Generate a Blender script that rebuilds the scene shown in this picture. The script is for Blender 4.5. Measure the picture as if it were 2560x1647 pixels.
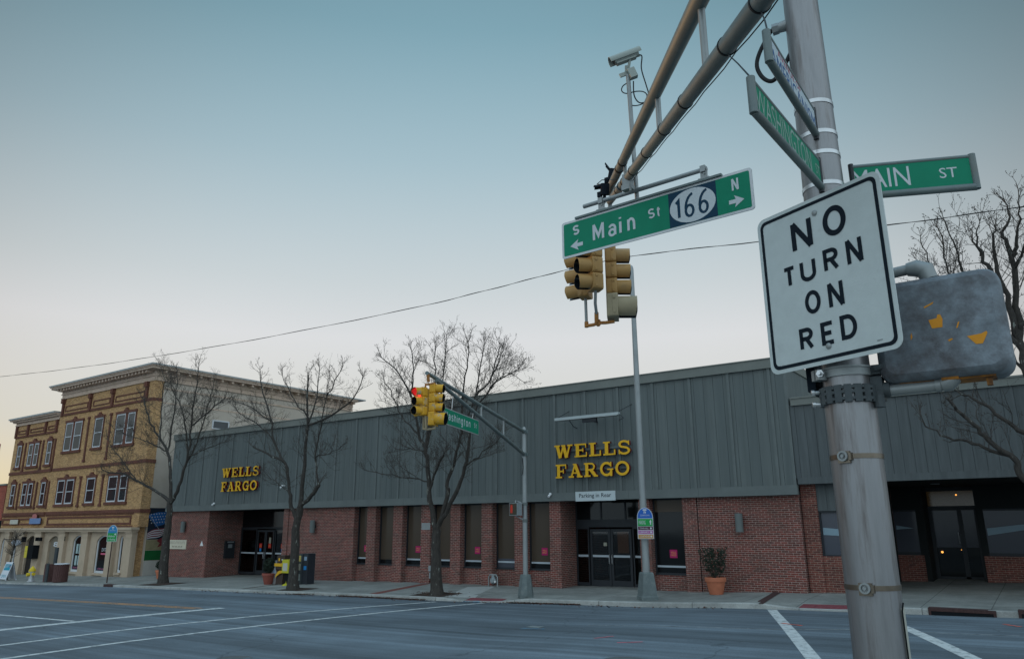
import bpy, bmesh, math, random
from mathutils import Vector, Matrix, Euler
import numpy as np
for o in list(bpy.data.objects): bpy.data.objects.remove(o)
S = bpy.context.scene
COL = S.collection
rad = math.radians
# ------------------------------------------------------------------ camera
cam_d = bpy.data.cameras.new('camera'); cam = bpy.data.objects.new('camera', cam_d); COL.objects.link(cam)
_r = Vector((.816494, .577327, -.005545)); _d = Vector((-.152352, .206183, -.966580)); _f = Vector((-.556890, .790052, .256304))
cam.matrix_world = Matrix(((_r.x, -_d.x, -_f.x, 0), (_r.y, -_d.y, -_f.y, 0), (_r.z, -_d.z, -_f.z, 2.3), (0, 0, 0, 1)))
cam_d.sensor_width = 36; cam_d.lens = 26.0; cam_d.clip_end = 2000; cam_d.clip_start = .05
S.camera = cam
# ------------------------------------------------------------------ sky and sun (dusk, sun just above the roofs on the left)
SUN_DIR = Vector((-.985, .12, .062)).normalized()
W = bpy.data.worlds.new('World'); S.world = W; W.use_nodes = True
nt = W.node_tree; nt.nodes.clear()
wo = nt.nodes.new('ShaderNodeOutputWorld'); bg = nt.nodes.new('ShaderNodeBackground')
sk = nt.nodes.new('ShaderNodeTexSky'); sk.sky_type = 'NISHITA'; sk.sun_disc = False
sk.sun_elevation = math.asin(SUN_DIR.z); sk.sun_rotation = math.atan2(SUN_DIR.x, SUN_DIR.y)
sk.altitude = 0; sk.air_density = 1.0; sk.dust_density = 2.5; sk.ozone_density = 1.5
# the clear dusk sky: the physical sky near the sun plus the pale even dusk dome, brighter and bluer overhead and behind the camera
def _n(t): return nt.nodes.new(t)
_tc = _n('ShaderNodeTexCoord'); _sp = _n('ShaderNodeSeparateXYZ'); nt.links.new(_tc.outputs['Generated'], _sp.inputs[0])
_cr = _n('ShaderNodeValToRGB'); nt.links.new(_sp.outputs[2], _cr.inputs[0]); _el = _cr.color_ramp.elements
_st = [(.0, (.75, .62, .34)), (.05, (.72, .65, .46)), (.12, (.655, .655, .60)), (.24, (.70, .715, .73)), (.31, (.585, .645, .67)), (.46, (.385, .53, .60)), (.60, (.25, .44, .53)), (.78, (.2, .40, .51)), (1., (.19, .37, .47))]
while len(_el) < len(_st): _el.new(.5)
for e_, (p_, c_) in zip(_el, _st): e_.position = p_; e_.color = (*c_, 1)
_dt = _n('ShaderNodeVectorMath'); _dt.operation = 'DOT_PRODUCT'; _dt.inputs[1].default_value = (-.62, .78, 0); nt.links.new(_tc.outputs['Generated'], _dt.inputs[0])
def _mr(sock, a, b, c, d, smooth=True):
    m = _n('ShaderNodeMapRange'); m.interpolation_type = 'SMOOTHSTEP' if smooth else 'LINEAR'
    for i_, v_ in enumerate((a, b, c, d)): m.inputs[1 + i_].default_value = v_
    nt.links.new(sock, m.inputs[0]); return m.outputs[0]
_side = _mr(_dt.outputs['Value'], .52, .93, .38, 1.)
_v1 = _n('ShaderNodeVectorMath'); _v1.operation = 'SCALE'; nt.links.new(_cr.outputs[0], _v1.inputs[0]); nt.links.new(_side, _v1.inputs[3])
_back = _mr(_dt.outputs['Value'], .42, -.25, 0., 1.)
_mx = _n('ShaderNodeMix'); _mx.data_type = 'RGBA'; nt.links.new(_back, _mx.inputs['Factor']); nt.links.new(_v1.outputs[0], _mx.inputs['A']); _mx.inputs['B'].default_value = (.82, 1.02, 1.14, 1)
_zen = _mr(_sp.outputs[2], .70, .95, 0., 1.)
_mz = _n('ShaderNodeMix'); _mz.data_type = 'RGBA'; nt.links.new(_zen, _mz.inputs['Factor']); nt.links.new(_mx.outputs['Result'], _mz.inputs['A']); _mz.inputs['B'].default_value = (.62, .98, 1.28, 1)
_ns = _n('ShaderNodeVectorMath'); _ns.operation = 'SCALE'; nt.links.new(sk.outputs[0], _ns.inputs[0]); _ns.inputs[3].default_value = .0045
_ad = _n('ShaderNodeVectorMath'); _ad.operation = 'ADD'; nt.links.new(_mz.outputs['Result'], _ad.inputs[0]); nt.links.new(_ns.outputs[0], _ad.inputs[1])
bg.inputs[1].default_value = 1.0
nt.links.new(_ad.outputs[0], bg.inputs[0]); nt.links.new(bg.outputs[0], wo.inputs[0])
sl = bpy.data.lights.new('sun', 'SUN'); sun = bpy.data.objects.new('sun', sl); COL.objects.link(sun)
sl.energy = 1.05; sl.angle = rad(.6); sl.color = (1, .5, .14)
sun.rotation_euler = (-SUN_DIR).to_track_quat('-Z', 'Y').to_euler(); sun.location = (-30, 10, 30)
S.view_settings.view_transform = 'Standard'; S.view_settings.look = 'None'; S.view_settings.exposure = 0; S.view_settings.gamma = 1
S.cycles.max_bounces = 6; S.cycles.diffuse_bounces = 3; S.cycles.glossy_bounces = 3; S.cycles.transparent_max_bounces = 6
S.cycles.use_denoising = True
# ------------------------------------------------------------------ mesh helpers
ROOTLOC = {}
def ortho(n):
    n = Vector(n).normalized(); a = Vector((0, 0, 1)) if abs(n.z) < .95 else Vector((1, 0, 0))
    u = a.cross(n).normalized(); return u, n.cross(u)
def spl(pts, sub=5):
    pts = [Vector(p) for p in pts]; P = []
    for i in range(len(pts) - 1):
        a, b = pts[i], pts[i + 1]; p0 = pts[max(i - 1, 0)]; p3 = pts[min(i + 2, len(pts) - 1)]
        for k in range(sub):
            s = k / sub; P.append(.5 * ((2 * a) + (b - p0) * s + (2 * p0 - 5 * a + 4 * b - p3) * s * s + (3 * a - 3 * b + p3 - p0) * s ** 3))
    return P + [pts[-1]]
class MB:
    def __init__(s): s.v = []; s.f = []; s.m = []
    def add(s, vs, fs, m=0):
        b = len(s.v); s.v += [tuple(v) for v in vs]; s.f += [tuple(i + b for i in f) for f in fs]; s.m += [m] * len(fs); return s
    def box(s, x0, x1, y0, y1, z0, z1, m=0):
        vs = [(x, y, z) for z in (z0, z1) for y in (y0, y1) for x in (x0, x1)]
        return s.add(vs, [(0, 2, 3, 1), (4, 5, 7, 6), (0, 1, 5, 4), (2, 6, 7, 3), (0, 4, 6, 2), (1, 3, 7, 5)], m)
    def obox(s, c, u, v, n, a, b, d, m=0):      # centred oriented box, full sizes a along u, b along v, d along n
        c = Vector(c); u = Vector(u).normalized() * a / 2; v = Vector(v).normalized() * b / 2; n = Vector(n).normalized() * d / 2
        vs = [c + i * u + j * v + k * n for k in (-1, 1) for j in (-1, 1) for i in (-1, 1)]
        return s.add(vs, [(0, 2, 3, 1), (4, 5, 7, 6), (0, 1, 5, 4), (2, 6, 7, 3), (0, 4, 6, 2), (1, 3, 7, 5)], m)
    def tube(s, pts, r, n=10, m=0, caps=True):
        pts = [Vector(p) for p in pts]; k = len(pts)
        rs = r if isinstance(r, (list, tuple)) else [r] * k
        t0 = (pts[1] - pts[0]).normalized(); u, w = ortho(t0); vs = []; fs = []
        for i, p in enumerate(pts):
            t = (pts[min(i + 1, k - 1)] - pts[max(i - 1, 0)])
            t = t.normalized() if t.length > 1e-9 else t0
            u = (u - t * u.dot(t)); u = u.normalized() if u.length > 1e-6 else ortho(t)[0]; w = t.cross(u)
            for j in range(n):
                a = 2 * math.pi * j / n; vs.append(p + (u * math.cos(a) + w * math.sin(a)) * rs[i])
        for i in range(k - 1):
            for j in range(n):
                q = (j + 1) % n; fs.append((i * n + j, i * n + q, (i + 1) * n + q, (i + 1) * n + j))
        if caps: fs += [tuple(range(n - 1, -1, -1)), tuple((k - 1) * n + j for j in range(n))]
        return s.add(vs, fs, m)
    def cyl(s, p0, p1, r0, r1=None, n=16, m=0, caps=True): return s.tube([p0, p1], [r0, r0 if r1 is None else r1], n, m, caps)
    def lathe(s, c, prof, n=24, m=0, axis=(0, 0, 1)):
        c = Vector(c); a = Vector(axis).normalized(); u, w = ortho(a); vs = []; fs = []; k = len(prof)
        for r, h in prof:
            for j in range(n):
                t = 2 * math.pi * j / n; vs.append(c + a * h + (u * math.cos(t) + w * math.sin(t)) * max(r, 1e-4))
        for i in range(k - 1):
            for j in range(n):
                q = (j + 1) % n; fs.append((i * n + j, i * n + q, (i + 1) * n + q, (i + 1) * n + j))
        fs += [tuple(range(n - 1, -1, -1)), tuple((k - 1) * n + j for j in range(n))]
        return s.add(vs, fs, m)
    def prism(s, poly, o, u, v, n, d, m=0, mside=None):   # polygon in (u, v) at o, front face at +n*0, back at -n*d
        o = Vector(o); u = Vector(u); v = Vector(v); n = Vector(n); k = len(poly)
        fr = [o + u * a + v * b for a, b in poly]; bk = [p - n * d for p in fr]
        s.add(fr + bk, [tuple(range(k))], m); s.f.append(tuple(len(s.v) - 1 - i for i in range(k))); s.m.append(m if mside is None else mside)
        b = len(s.v) - 2 * k
        for i in range(k):
            q = (i + 1) % k; s.f.append((b + i, b + k + i, b + k + q, b + q)); s.m.append(m if mside is None else mside)
        return s
    def flat(s, poly, o, u, v, m=0):
        o = Vector(o); u = Vector(u); v = Vector(v)
        return s.add([o + u * a + v * b for a, b in poly], [tuple(range(len(poly)))], m)
    def grid(s, P, m=0):     # P[i][j] points
        a, b = len(P), len(P[0]); vs = [p for r in P for p in r]
        return s.add(vs, [(i * b + j, (i + 1) * b + j, (i + 1) * b + j + 1, i * b + j + 1) for i in range(a - 1) for j in range(b - 1)], m)
    def build(s, name, mats, parent=None, smooth=True, loc=None, angle=35, recalc=False):
        me = bpy.data.meshes.new(name); L = Vector((0, 0, 0))
        if parent is not None:
            L = ROOTLOC[parent.name]
        elif loc is not None: L = Vector(loc)
        vs = [(v[0] - L[0], v[1] - L[1], v[2] - L[2]) for v in s.v]
        me.from_pydata(vs, [], s.f)
        for mt in (mats if isinstance(mats, (list, tuple)) else [mats]): me.materials.append(mt)
        me.polygons.foreach_set('material_index', s.m)
        if recalc:
            bm = bmesh.new(); bm.from_mesh(me); bmesh.ops.recalc_face_normals(bm, faces=bm.faces); bm.to_mesh(me); bm.free()
        if smooth:
            me.polygons.foreach_set('use_smooth', [True] * len(me.polygons)); me.set_sharp_from_angle(angle=rad(angle))
        me.update()
        o = bpy.data.objects.new(name, me); COL.objects.link(o)
        if parent is not None: o.parent = parent
        else: o.location = L
        ROOTLOC[o.name] = L
        return o
def thing(name, loc, label, cat, group=None):
    o = bpy.data.objects.new(name, None); COL.objects.link(o); o.location = loc; o.empty_display_size = .1
    ROOTLOC[o.name] = Vector(loc); o['label'] = label; o['category'] = cat
    if group: o['group'] = group
    return o
def tag(o, label, cat, group=None):
    o['label'] = label; o['category'] = cat
    if group: o['group'] = group
    return o
def struct(o, label=None):
    o['kind'] = 'structure'
    if label: o['label'] = label
    return o
def copy_tree(o, off=None, parent=None):
    c = o.copy(); COL.objects.link(c); ROOTLOC[c.name] = ROOTLOC[o.name].copy()
    if parent is not None: c.parent = parent
    if off is not None: c.location = c.location + Vector(off); ROOTLOC[c.name] += Vector(off)
    for ch in list(o.children): copy_tree(ch, None, c)
    return c
def rrect(w, h, r, n=6):     # rounded rectangle centred on 0
    P = []
    for cx, cy, a0 in ((w/2-r, h/2-r, 0), (-w/2+r, h/2-r, 90), (-w/2+r, -h/2+r, 180), (w/2-r, -h/2+r, 270)):
        for i in range(n + 1):
            a = rad(a0 + 90 * i / n); P.append((cx + r * math.cos(a), cy + r * math.sin(a)))
    return P
def circ(r, n=24, cx=0, cy=0, ry=None): return [(cx + r * math.cos(2*math.pi*i/n), cy + (ry or r) * math.sin(2*math.pi*i/n)) for i in range(n)]
def text_mesh(txt, bold=0., space=1.):
    c = bpy.data.curves.new('text', 'FONT'); c.body = txt; c.size = 1; c.offset = bold; c.space_character = space; c.resolution_u = 3
    ob = bpy.data.objects.new('text', c); COL.objects.link(ob)
    dg = bpy.context.evaluated_depsgraph_get(); me = bpy.data.meshes.new_from_object(ob.evaluated_get(dg))
    vs = [tuple(v.co) for v in me.vertices]; fs = [tuple(p.vertices) for p in me.polygons]
    bpy.data.objects.remove(ob); bpy.data.curves.remove(c); bpy.data.meshes.remove(me)
    return vs, fs
def put_text(mb, txt, o, u, v, x0, x1, y0, y1, m=0, bold=0., space=1., lift=None):
    """fit the ink of txt into the rectangle x0..x1, y0..y1 of the frame (o; u, v)"""
    vs, fs = text_mesh(txt, bold, space)
    if not vs: return
    ax = min(p[0] for p in vs); bx = max(p[0] for p in vs); ay = min(p[1] for p in vs); by = max(p[1] for p in vs)
    o = Vector(o); u = Vector(u); v = Vector(v)
    mb.add([o + u * (x0 + (p[0]-ax)/(bx-ax)*(x1-x0)) + v * (y0 + (p[1]-ay)/(by-ay)*(y1-y0)) for p in vs], fs, m)
# ------------------------------------------------------------------ terrain
XS = [-80, -60, -41.6, -27, -22, -15.7, -10.2, -7.7, 0, 10, 40]; ZS = [-1.1, -.78, -.42, -.13, -.05, .01, .10, .2, .36, .5, .9]
KX = [-130, -90, -70, -49.75, -40, -27, -18, -14, -7, 60]; KY = [-8, 12.5, 18.3, 19.6, 20.4, 20.35, 20.8, 21.5, 22.0, 22.0]
def zb(x): return float(np.interp(x, XS, ZS))
def ky(x): return float(np.interp(x, KX, KY))
def ramp(x):
    r = 0
    for a, b in ((-17.0, -15.6), (-6.2, -4.7)):
        r = max(r, min(1, max(0, (x - a + .9) / .9)), 0) if x < a else max(r, 1 if x <= b else max(0, 1 - (x - b) / .9))
    return r
def zroad(x, y): return zb(x) - .2 + max(0, .1 * (1 - ((y - 12) / 9) ** 2))
def zside(x, y): return zb(x) - .02 * min(25 - y, 8) - .11 * ramp(x) * max(0, min(1, 1 - (y - ky(x)) / 1.5))
def gz(x, y): return zside(x, y) if y >= ky(x) else zroad(x, y)
# ------------------------------------------------------------------ materials
def mat(name, col, rough=.7, metal=0., spec=.5, var=0., vscale=3., bump=0., bscale=40., dirt=None, dscale=1.2, dlo=.5, dhi=.7, stretch=(1, 1, 1), emit=None, es=0.):
    m = bpy.data.materials.new(name); m.use_nodes = True; n = m.node_tree; b = n.nodes['Principled BSDF']
    b.inputs['Base Color'].default_value = (*col, 1); b.inputs['Roughness'].default_value = rough; b.inputs['Metallic'].default_value = metal
    b.inputs['Specular IOR Level'].default_value = spec if (metal > 0 or rough < .3 or spec != .5) else .22
    if emit: b.inputs['Emission Color'].default_value = (*emit, 1); b.inputs['Emission Strength'].default_value = es
    def N(t): return n.nodes.new(t)
    tc = N('ShaderNodeTexCoord'); mp = N('ShaderNodeMapping'); mp.inputs['Scale'].default_value = stretch
    ge = N('ShaderNodeNewGeometry'); n.links.new(ge.outputs['Position'], mp.inputs['Vector'])
    out = None
    if var:
        nz = N('ShaderNodeTexNoise'); nz.inputs['Scale'].default_value = vscale; nz.inputs['Detail'].default_value = 6; nz.inputs['Roughness'].default_value = .65
        n.links.new(mp.outputs[0], nz.inputs['Vector'])
        mr = N('ShaderNodeMapRange'); mr.inputs['From Min'].default_value = .25; mr.inputs['From Max'].default_value = .75; mr.inputs['To Min'].default_value = 1 - var; mr.inputs['To Max'].default_value = 1 + var
        n.links.new(nz.outputs['Fac'], mr.inputs['Value'])
        mx = N('ShaderNodeMix'); mx.data_type = 'RGBA'; mx.blend_type = 'MULTIPLY'; mx.inputs['Factor'].default_value = 1; mx.inputs['A'].default_value = (*col, 1)
        n.links.new(mr.outputs[0], mx.inputs['B']); out = mx.outputs['Result']
    if dirt:
        nz = N('ShaderNodeTexNoise'); nz.inputs['Scale'].default_value = dscale; nz.inputs['Detail'].default_value = 8; nz.inputs['Roughness'].default_value = .7
        n.links.new(mp.outputs[0], nz.inputs['Vector'])
        mr = N('ShaderNodeMapRange'); mr.inputs['From Min'].default_value = dlo; mr.inputs['From Max'].default_value = dhi
        n.links.new(nz.outputs['Fac'], mr.inputs['Value'])
        mx = N('ShaderNodeMix'); mx.data_type = 'RGBA'; mx.inputs['A'].default_value = (*col, 1); mx.inputs['B'].default_value = (*dirt, 1)
        if out is not None: n.links.new(out, mx.inputs['A'])
        n.links.new(mr.outputs[0], mx.inputs['Factor']); out = mx.outputs['Result']
    if out is not None: n.links.new(out, b.inputs['Base Color'])
    if bump:
        nz = N('ShaderNodeTexNoise'); nz.inputs['Scale'].default_value = bscale; nz.inputs['Detail'].default_value = 4
        n.links.new(mp.outputs[0], nz.inputs['Vector'])
        bp = N('ShaderNodeBump'); bp.inputs['Strength'].default_value = bump; bp.inputs['Distance'].default_value = .01
        n.links.new(nz.outputs['Fac'], bp.inputs['Height']); n.links.new(bp.outputs[0], b.inputs['Normal'])
    return m
def brick(name, c1, c2, mortar, c3=None, bias=0., rowh=.0677, bw=.216, ms=.0048, stain=(.04, .035, .03), stain_amt=.35):
    m = bpy.data.materials.new(name); m.use_nodes = True; n = m.node_tree; b = n.nodes['Principled BSDF']; b.inputs['Roughness'].default_value = .9; b.inputs['Specular IOR Level'].default_value = .15
    N = n.nodes.new; L = n.links.new
    ge = N('ShaderNodeNewGeometry'); sp = N('ShaderNodeSeparateXYZ'); L(ge.outputs['Position'], sp.inputs[0])
    ad = N('ShaderNodeMath'); ad.operation = 'ADD'; L(sp.outputs[0], ad.inputs[0]); L(sp.outputs[1], ad.inputs[1])
    cb = N('ShaderNodeCombineXYZ'); L(ad.outputs[0], cb.inputs[0]); L(sp.outputs[2], cb.inputs[1])
    br = N('ShaderNodeTexBrick'); br.inputs['Scale'].default_value = 1; br.inputs['Brick Width'].default_value = bw; br.inputs['Row Height'].default_value = rowh
    br.inputs['Mortar Size'].default_value = ms; br.inputs['Mortar Smooth'].default_value = .1; br.inputs['Bias'].default_value = bias
    br.inputs['Color1'].default_value = (*c1, 1); br.inputs['Color2'].default_value = (*c2, 1); br.inputs['Mortar'].default_value = (*mortar, 1)
    L(cb.outputs[0], br.inputs['Vector'])
    nz = N('ShaderNodeTexNoise'); nz.inputs['Scale'].default_value = .9; nz.inputs['Detail'].default_value = 6; L(ge.outputs['Position'], nz.inputs['Vector'])
    mr = N('ShaderNodeMapRange'); mr.inputs['From Min'].default_value = .45; mr.inputs['From Max'].default_value = .75; mr.inputs['To Max'].default_value = stain_amt; L(nz.outputs['Fac'], mr.inputs[0])
    mx = N('ShaderNodeMix'); mx.data_type = 'RGBA'; mx.inputs['B'].default_value = (*stain, 1); L(br.outputs['Color'], mx.inputs['A']); L(mr.outputs[0], mx.inputs['Factor'])
    n2 = N('ShaderNodeTexNoise'); n2.inputs['Scale'].default_value = 14; n2.inputs['Detail'].default_value = 3; L(ge.outputs['Position'], n2.inputs['Vector'])
    m2 = N('ShaderNodeMapRange'); m2.inputs['From Min'].default_value = .3; m2.inputs['From Max'].default_value = .7; m2.inputs['To Min'].default_value = .75; m2.inputs['To Max'].default_value = 1.25; L(n2.outputs['Fac'], m2.inputs[0])
    x2 = N('ShaderNodeMix'); x2.data_type = 'RGBA'; x2.blend_type = 'MULTIPLY'; x2.inputs['Factor'].default_value = 1; L(mx.outputs['Result'], x2.inputs['A']); L(m2.outputs[0], x2.inputs['B'])
    L(x2.outputs['Result'], b.inputs['Base Color'])
    bp = N('ShaderNodeBump'); bp.inputs['Strength'].default_value = .6; bp.inputs['Distance'].default_value = .008; bp.invert = True
    L(br.outputs['Fac'], bp.inputs['Height']); L(bp.outputs[0], b.inputs['Normal'])
    return m
def glassy(name, col, rough=.06, spec=.5, warp=.0):
    m = mat(name, col, rough, 0, spec)
    if warp:
        n = m.node_tree; b = n.nodes['Principled BSDF']; ge = n.nodes.new('ShaderNodeNewGeometry'); nz = n.nodes.new('ShaderNodeTexNoise'); nz.inputs['Scale'].default_value = 1.3
        bp = n.nodes.new('ShaderNodeBump'); bp.inputs['Strength'].default_value = warp; bp.inputs['Distance'].default_value = .02
        n.links.new(ge.outputs['Position'], nz.inputs['Vector']); n.links.new(nz.outputs['Fac'], bp.inputs['Height']); n.links.new(bp.outputs[0], b.inputs['Normal'])
    return m
def clear_glass(name, tint=(.55, .55, .55)):
    m = bpy.data.materials.new(name); m.use_nodes = True; n = m.node_tree; n.nodes.clear(); N = n.nodes.new
    o = N('ShaderNodeOutputMaterial'); t = N('ShaderNodeBsdfTransparent'); t.inputs[0].default_value = (*tint, 1); g = N('ShaderNodeBsdfGlossy'); g.inputs['Roughness'].default_value = .03
    f = N('ShaderNodeFresnel'); f.inputs[0].default_value = 1.5; mx = N('ShaderNodeMixShader')
    n.links.new(f.outputs[0], mx.inputs[0]); n.links.new(t.outputs[0], mx.inputs[1]); n.links.new(g.outputs[0], mx.inputs[2]); n.links.new(mx.outputs[0], o.inputs[0])
    return m
def paint_worn(name, col, under, lo=.52, hi=.62, scale=9.):
    return mat(name, col, .75, dirt=under, dscale=scale, dlo=lo, dhi=hi, var=.12, vscale=2)
M = {}
M['brick'] = brick('red_brick', (.215, .062, .05), (.115, .052, .045), (.46, .37, .32), stain=(.09, .06, .048), stain_amt=.5)
M['brick_dark'] = brick('red_brick_shopfront', (.20, .065, .05), (.11, .04, .035), (.36, .28, .22))
M['ybrick'] = brick('yellow_brick', (.54, .315, .135), (.34, .185, .08), (.50, .38, .26), stain=(.27, .145, .07), stain_amt=.35)
M['trim_brick'] = brick('brown_trim_brick', (.17, .065, .045), (.12, .045, .035), (.22, .12, .085), bw=.1)
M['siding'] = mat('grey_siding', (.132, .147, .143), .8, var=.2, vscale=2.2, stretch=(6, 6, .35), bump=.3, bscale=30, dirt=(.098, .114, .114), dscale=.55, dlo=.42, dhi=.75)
M['siding_shaded'] = mat('shaded_siding', (.098, .108, .110), .8, var=.2, vscale=2.2, stretch=(6, 6, .35), bump=.3, bscale=30)  # darker copy of the grey siding, shade put into its colour
M['siding_trim'] = mat('grey_trim', (.136, .151, .147), .8, var=.12, vscale=2, bump=.15)
M['coping'] = mat('coping_metal', (.175, .182, .165), .7, var=.1, vscale=1.5)
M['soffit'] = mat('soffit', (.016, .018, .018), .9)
M['dark_frame'] = mat('dark_bronze_frame', (.022, .025, .03), .5, spec=.3)
M['pane_brown'] = glassy('brown_shade_glass', (.078, .058, .043), .12, .12, .05)
M['pane_dark'] = glassy('dark_glass', (.008, .009, .010), .06, .25, .04)
M['pane_blue'] = glassy('grey_shade_glass', (.07, .074, .09), .1, .2, .05)
M['pane_house'] = glassy('sash_glass', (.022, .026, .03), .05, .55, .03)
M['pane_house_b'] = glassy('sash_glass_shade', (.075, .075, .075), .1, .4, .03)
M['glass'] = clear_glass('door_glass')
M['white_paint'] = mat('white_paint', (.72, .72, .72), .6, var=.06)
M['white_line'] = paint_worn('road_white', (.52, .53, .52), (.16, .17, .175), .5, .66, 7)
M['yellow_line'] = paint_worn('road_yellow', (.62, .28, .09), (.2, .16, .12), .48, .62, 7)
M['orange_mark'] = paint_worn('spray_orange', (.75, .12, .07), (.13, .12, .12), .48, .58, 12)
M['pink_mark'] = paint_worn('spray_pink', (.75, .16, .2), (.13, .12, .12), .5, .62, 12)
M['blue_mark'] = paint_worn('spray_blue', (.06, .22, .34), (.12, .13, .14), .42, .56, 6)
M['sticker'] = mat('magenta_sticker', (.40, .012, .115), .6)
M['sticker_red'] = mat('red_sticker', (.5, .02, .02), .5)
M['sticker_blue'] = mat('blue_sticker', (.02, .2, .5), .5)
M['sticker_text'] = mat('sticker_gold', (.75, .35, .06), .5)
M['push_bar'] = mat('white_band', (.42, .46, .5), .5)
M['gold'] = mat('sign_yellow', (.78, .42, .015), .4, var=.05)
M['sign_red'] = mat('sign_red_side', (.13, .01, .018), .5)
M['black'] = mat('black_paint', (.010, .011, .013), .8, spec=.1)
M['sign_black'] = mat('sign_black', (.012, .017, .024), .8, spec=.08)
M['grey_sign'] = mat('pale_sign', (.5, .55, .56), .6)
M['sign_white'] = mat('reflective_white', (.50, .54, .535), .6, var=.06, vscale=14, bump=.08, bscale=120, dirt=(.38, .41, .41), dscale=5, dlo=.60, dhi=.8)
M['sign_green'] = mat('reflective_green', (.002, .20, .11), .6, var=.08, vscale=5)
M['sign_text'] = mat('sign_letter_white', (.52, .55, .57), .6)
M['sign_navy'] = mat('shield_navy', (.014, .045, .08), .6, spec=.1)
M['alu'] = mat('aluminium_trim', (.45, .46, .47), .45, metal=.6, var=.1, vscale=8)
M['steel_bright'] = mat('bright_strap', (.52, .53, .54), .32, metal=.9, var=.15, vscale=10)
M['galv'] = mat('galvanised', (.27, .285, .285), .5, metal=.4, var=.14, vscale=5, stretch=(1, 1, .4), bump=.08, bscale=60, dirt=(.17, .17, .165), dscale=2.5, dlo=.55, dhi=.8)
M['strap_dark'] = mat('strap_bronze', (.16, .13, .10), .32, metal=.8, var=.3, vscale=14)
M['galv_base'] = mat('pole_base_paint', (.13, .155, .155), .6, var=.2, vscale=6, dirt=(.2, .21, .2), dscale=6, dlo=.55, dhi=.75)
M['galv_arm'] = mat('galvanised_arm', (.135, .168, .168), .55, metal=.15, var=.22, vscale=8, dirt=(.12, .11, .09), dscale=4, dlo=.5, dhi=.8)
M['galv_pole'] = mat('weathered_pole', (.27, .268, .275), .40, metal=.65, var=.28, vscale=5, stretch=(3, 3, .25), bump=.06, bscale=80, dirt=(.135, .12, .115), dscale=5, dlo=.46, dhi=.64)
M['box_grey'] = mat('weathered_box', (.165, .19, .215), .65, metal=.1, var=.5, vscale=9, bump=.2, bscale=70, dirt=(.075, .07, .075), dscale=6, dlo=.45, dhi=.66)
M['box_orange'] = mat('exposed_orange', (.62, .25, .02), .6, var=.12, vscale=20)
M['box_orange_dirty'] = mat('stained_orange', (.32, .125, .018), .7, var=.4, vscale=18, dirt=(.07, .04, .03), dscale=12, dlo=.45, dhi=.65)
M['sig_yellow'] = mat('signal_yellow', (.42, .24, .085), .45, var=.1, vscale=6, dirt=(.32, .20, .09), dscale=3)
M['sig_yellow_f'] = mat('signal_yellow_deep', (.62, .33, .03), .45, var=.12, vscale=6, dirt=(.38, .33, .25), dscale=6, dlo=.55, dhi=.62)
M['sig_pale'] = mat('signal_tan', (.34, .28, .18), .5, var=.1, vscale=5)
M['rust_orange'] = mat('rust_bracket', (.40, .17, .05), .6, var=.3, vscale=20)
M['lens_dark'] = mat('dark_lens', (.012, .016, .02), .15, spec=.6)
M['lens_green'] = mat('unlit_green_lens', (.008, .055, .05), .15, spec=.6)
M['red_lit'] = mat('lit_red_lens', (.5, .01, .01), .3, emit=(1, .03, .03), es=9)
M['hand_lit'] = mat('lit_hand', (.4, .03, .02), .4, emit=(1, .12, .06), es=.05)
M['lamp_warm'] = mat('warm_lamp', (.8, .5, .2), .4, emit=(1, .42, .08), es=1.6)
M['wall_glow'] = mat('lobby_wall_glow', (.30, .14, .05), .8, emit=(.8, .33, .08), es=.035)  # indoor lamp glow put into the lobby panels as weak emission
M['room_dark'] = mat('room_dark', (.03, .024, .02), .9)
M['bark'] = mat('bark', (.046, .040, .035), .9, var=.4, vscale=14, stretch=(1, 1, .4), bump=.6, bscale=35, dirt=(.24, .25, .22), dscale=7, dlo=.60, dhi=.66)
M['twig'] = mat('twig', (.062, .053, .046), .9, var=.3, vscale=6)
M['mulch'] = mat('mulch', (.05, .033, .026), 1, var=.5, vscale=25, bump=.8, bscale=50)
M['leaf_litter'] = mat('dry_leaves', (.085, .045, .032), .9, var=.5, vscale=15)
M['terracotta'] = mat('terracotta', (.46, .155, .085), .8, var=.14, vscale=6)
M['pot_red'] = mat('red_pot', (.24, .07, .052), .8, var=.14, vscale=6)
M['shrub'] = mat('shrub_leaf', (.022, .033, .022), .8, var=.4, vscale=20)
M['stucco'] = mat('cream_stucco', (.47, .365, .27), .85, var=.1, vscale=1.5, bump=.15, bscale=60, dirt=(.36, .29, .21), dscale=.9, dlo=.52, dhi=.75)
M['stucco_side'] = mat('side_stucco', (.47, .40, .335), .9, var=.08, vscale=.8, dirt=(.44, .37, .29), dscale=.5, dlo=.5, dhi=.75)
M['cornice'] = mat('cornice_cream', (.56, .42, .33), .7, var=.08, vscale=2, dirt=(.42, .32, .23), dscale=1.5)
M['cornice_cap'] = mat('cornice_cap', (.40, .40, .39), .6, var=.1)
M['sash_white'] = mat('sash_white', (.56, .57, .59), .6)
M['navy'] = mat('mural_navy', (.012, .018, .03), .8, var=.2)
M['flag_blue'] = mat('mural_blue', (.02, .10, .27), .8, var=.2, vscale=5)
M['flag_white'] = mat('mural_white', (.5, .5, .52), .8)
M['flag_red'] = mat('mural_red', (.2, .03, .035), .8, var=.2, vscale=5)
M['mural_olive'] = mat('mural_olive', (.27, .23, .13), .85, var=.2, vscale=3, dirt=(.36, .17, .08), dscale=2, dlo=.6, dhi=.75)
M['mural_green'] = mat('mural_green', (.01, .11, .03), .85, var=.1)
M['mural_white'] = mat('mural_base', (.47, .44, .40), .85, var=.08)
M['blue_sign'] = mat('wayfinding_blue', (.02, .11, .42), .5)
M['blue_sign_b'] = mat('walkway_blue', (.02, .2, .42), .5)
M['green_sign'] = mat('walkway_green', (.015, .28, .06), .5)
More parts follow.
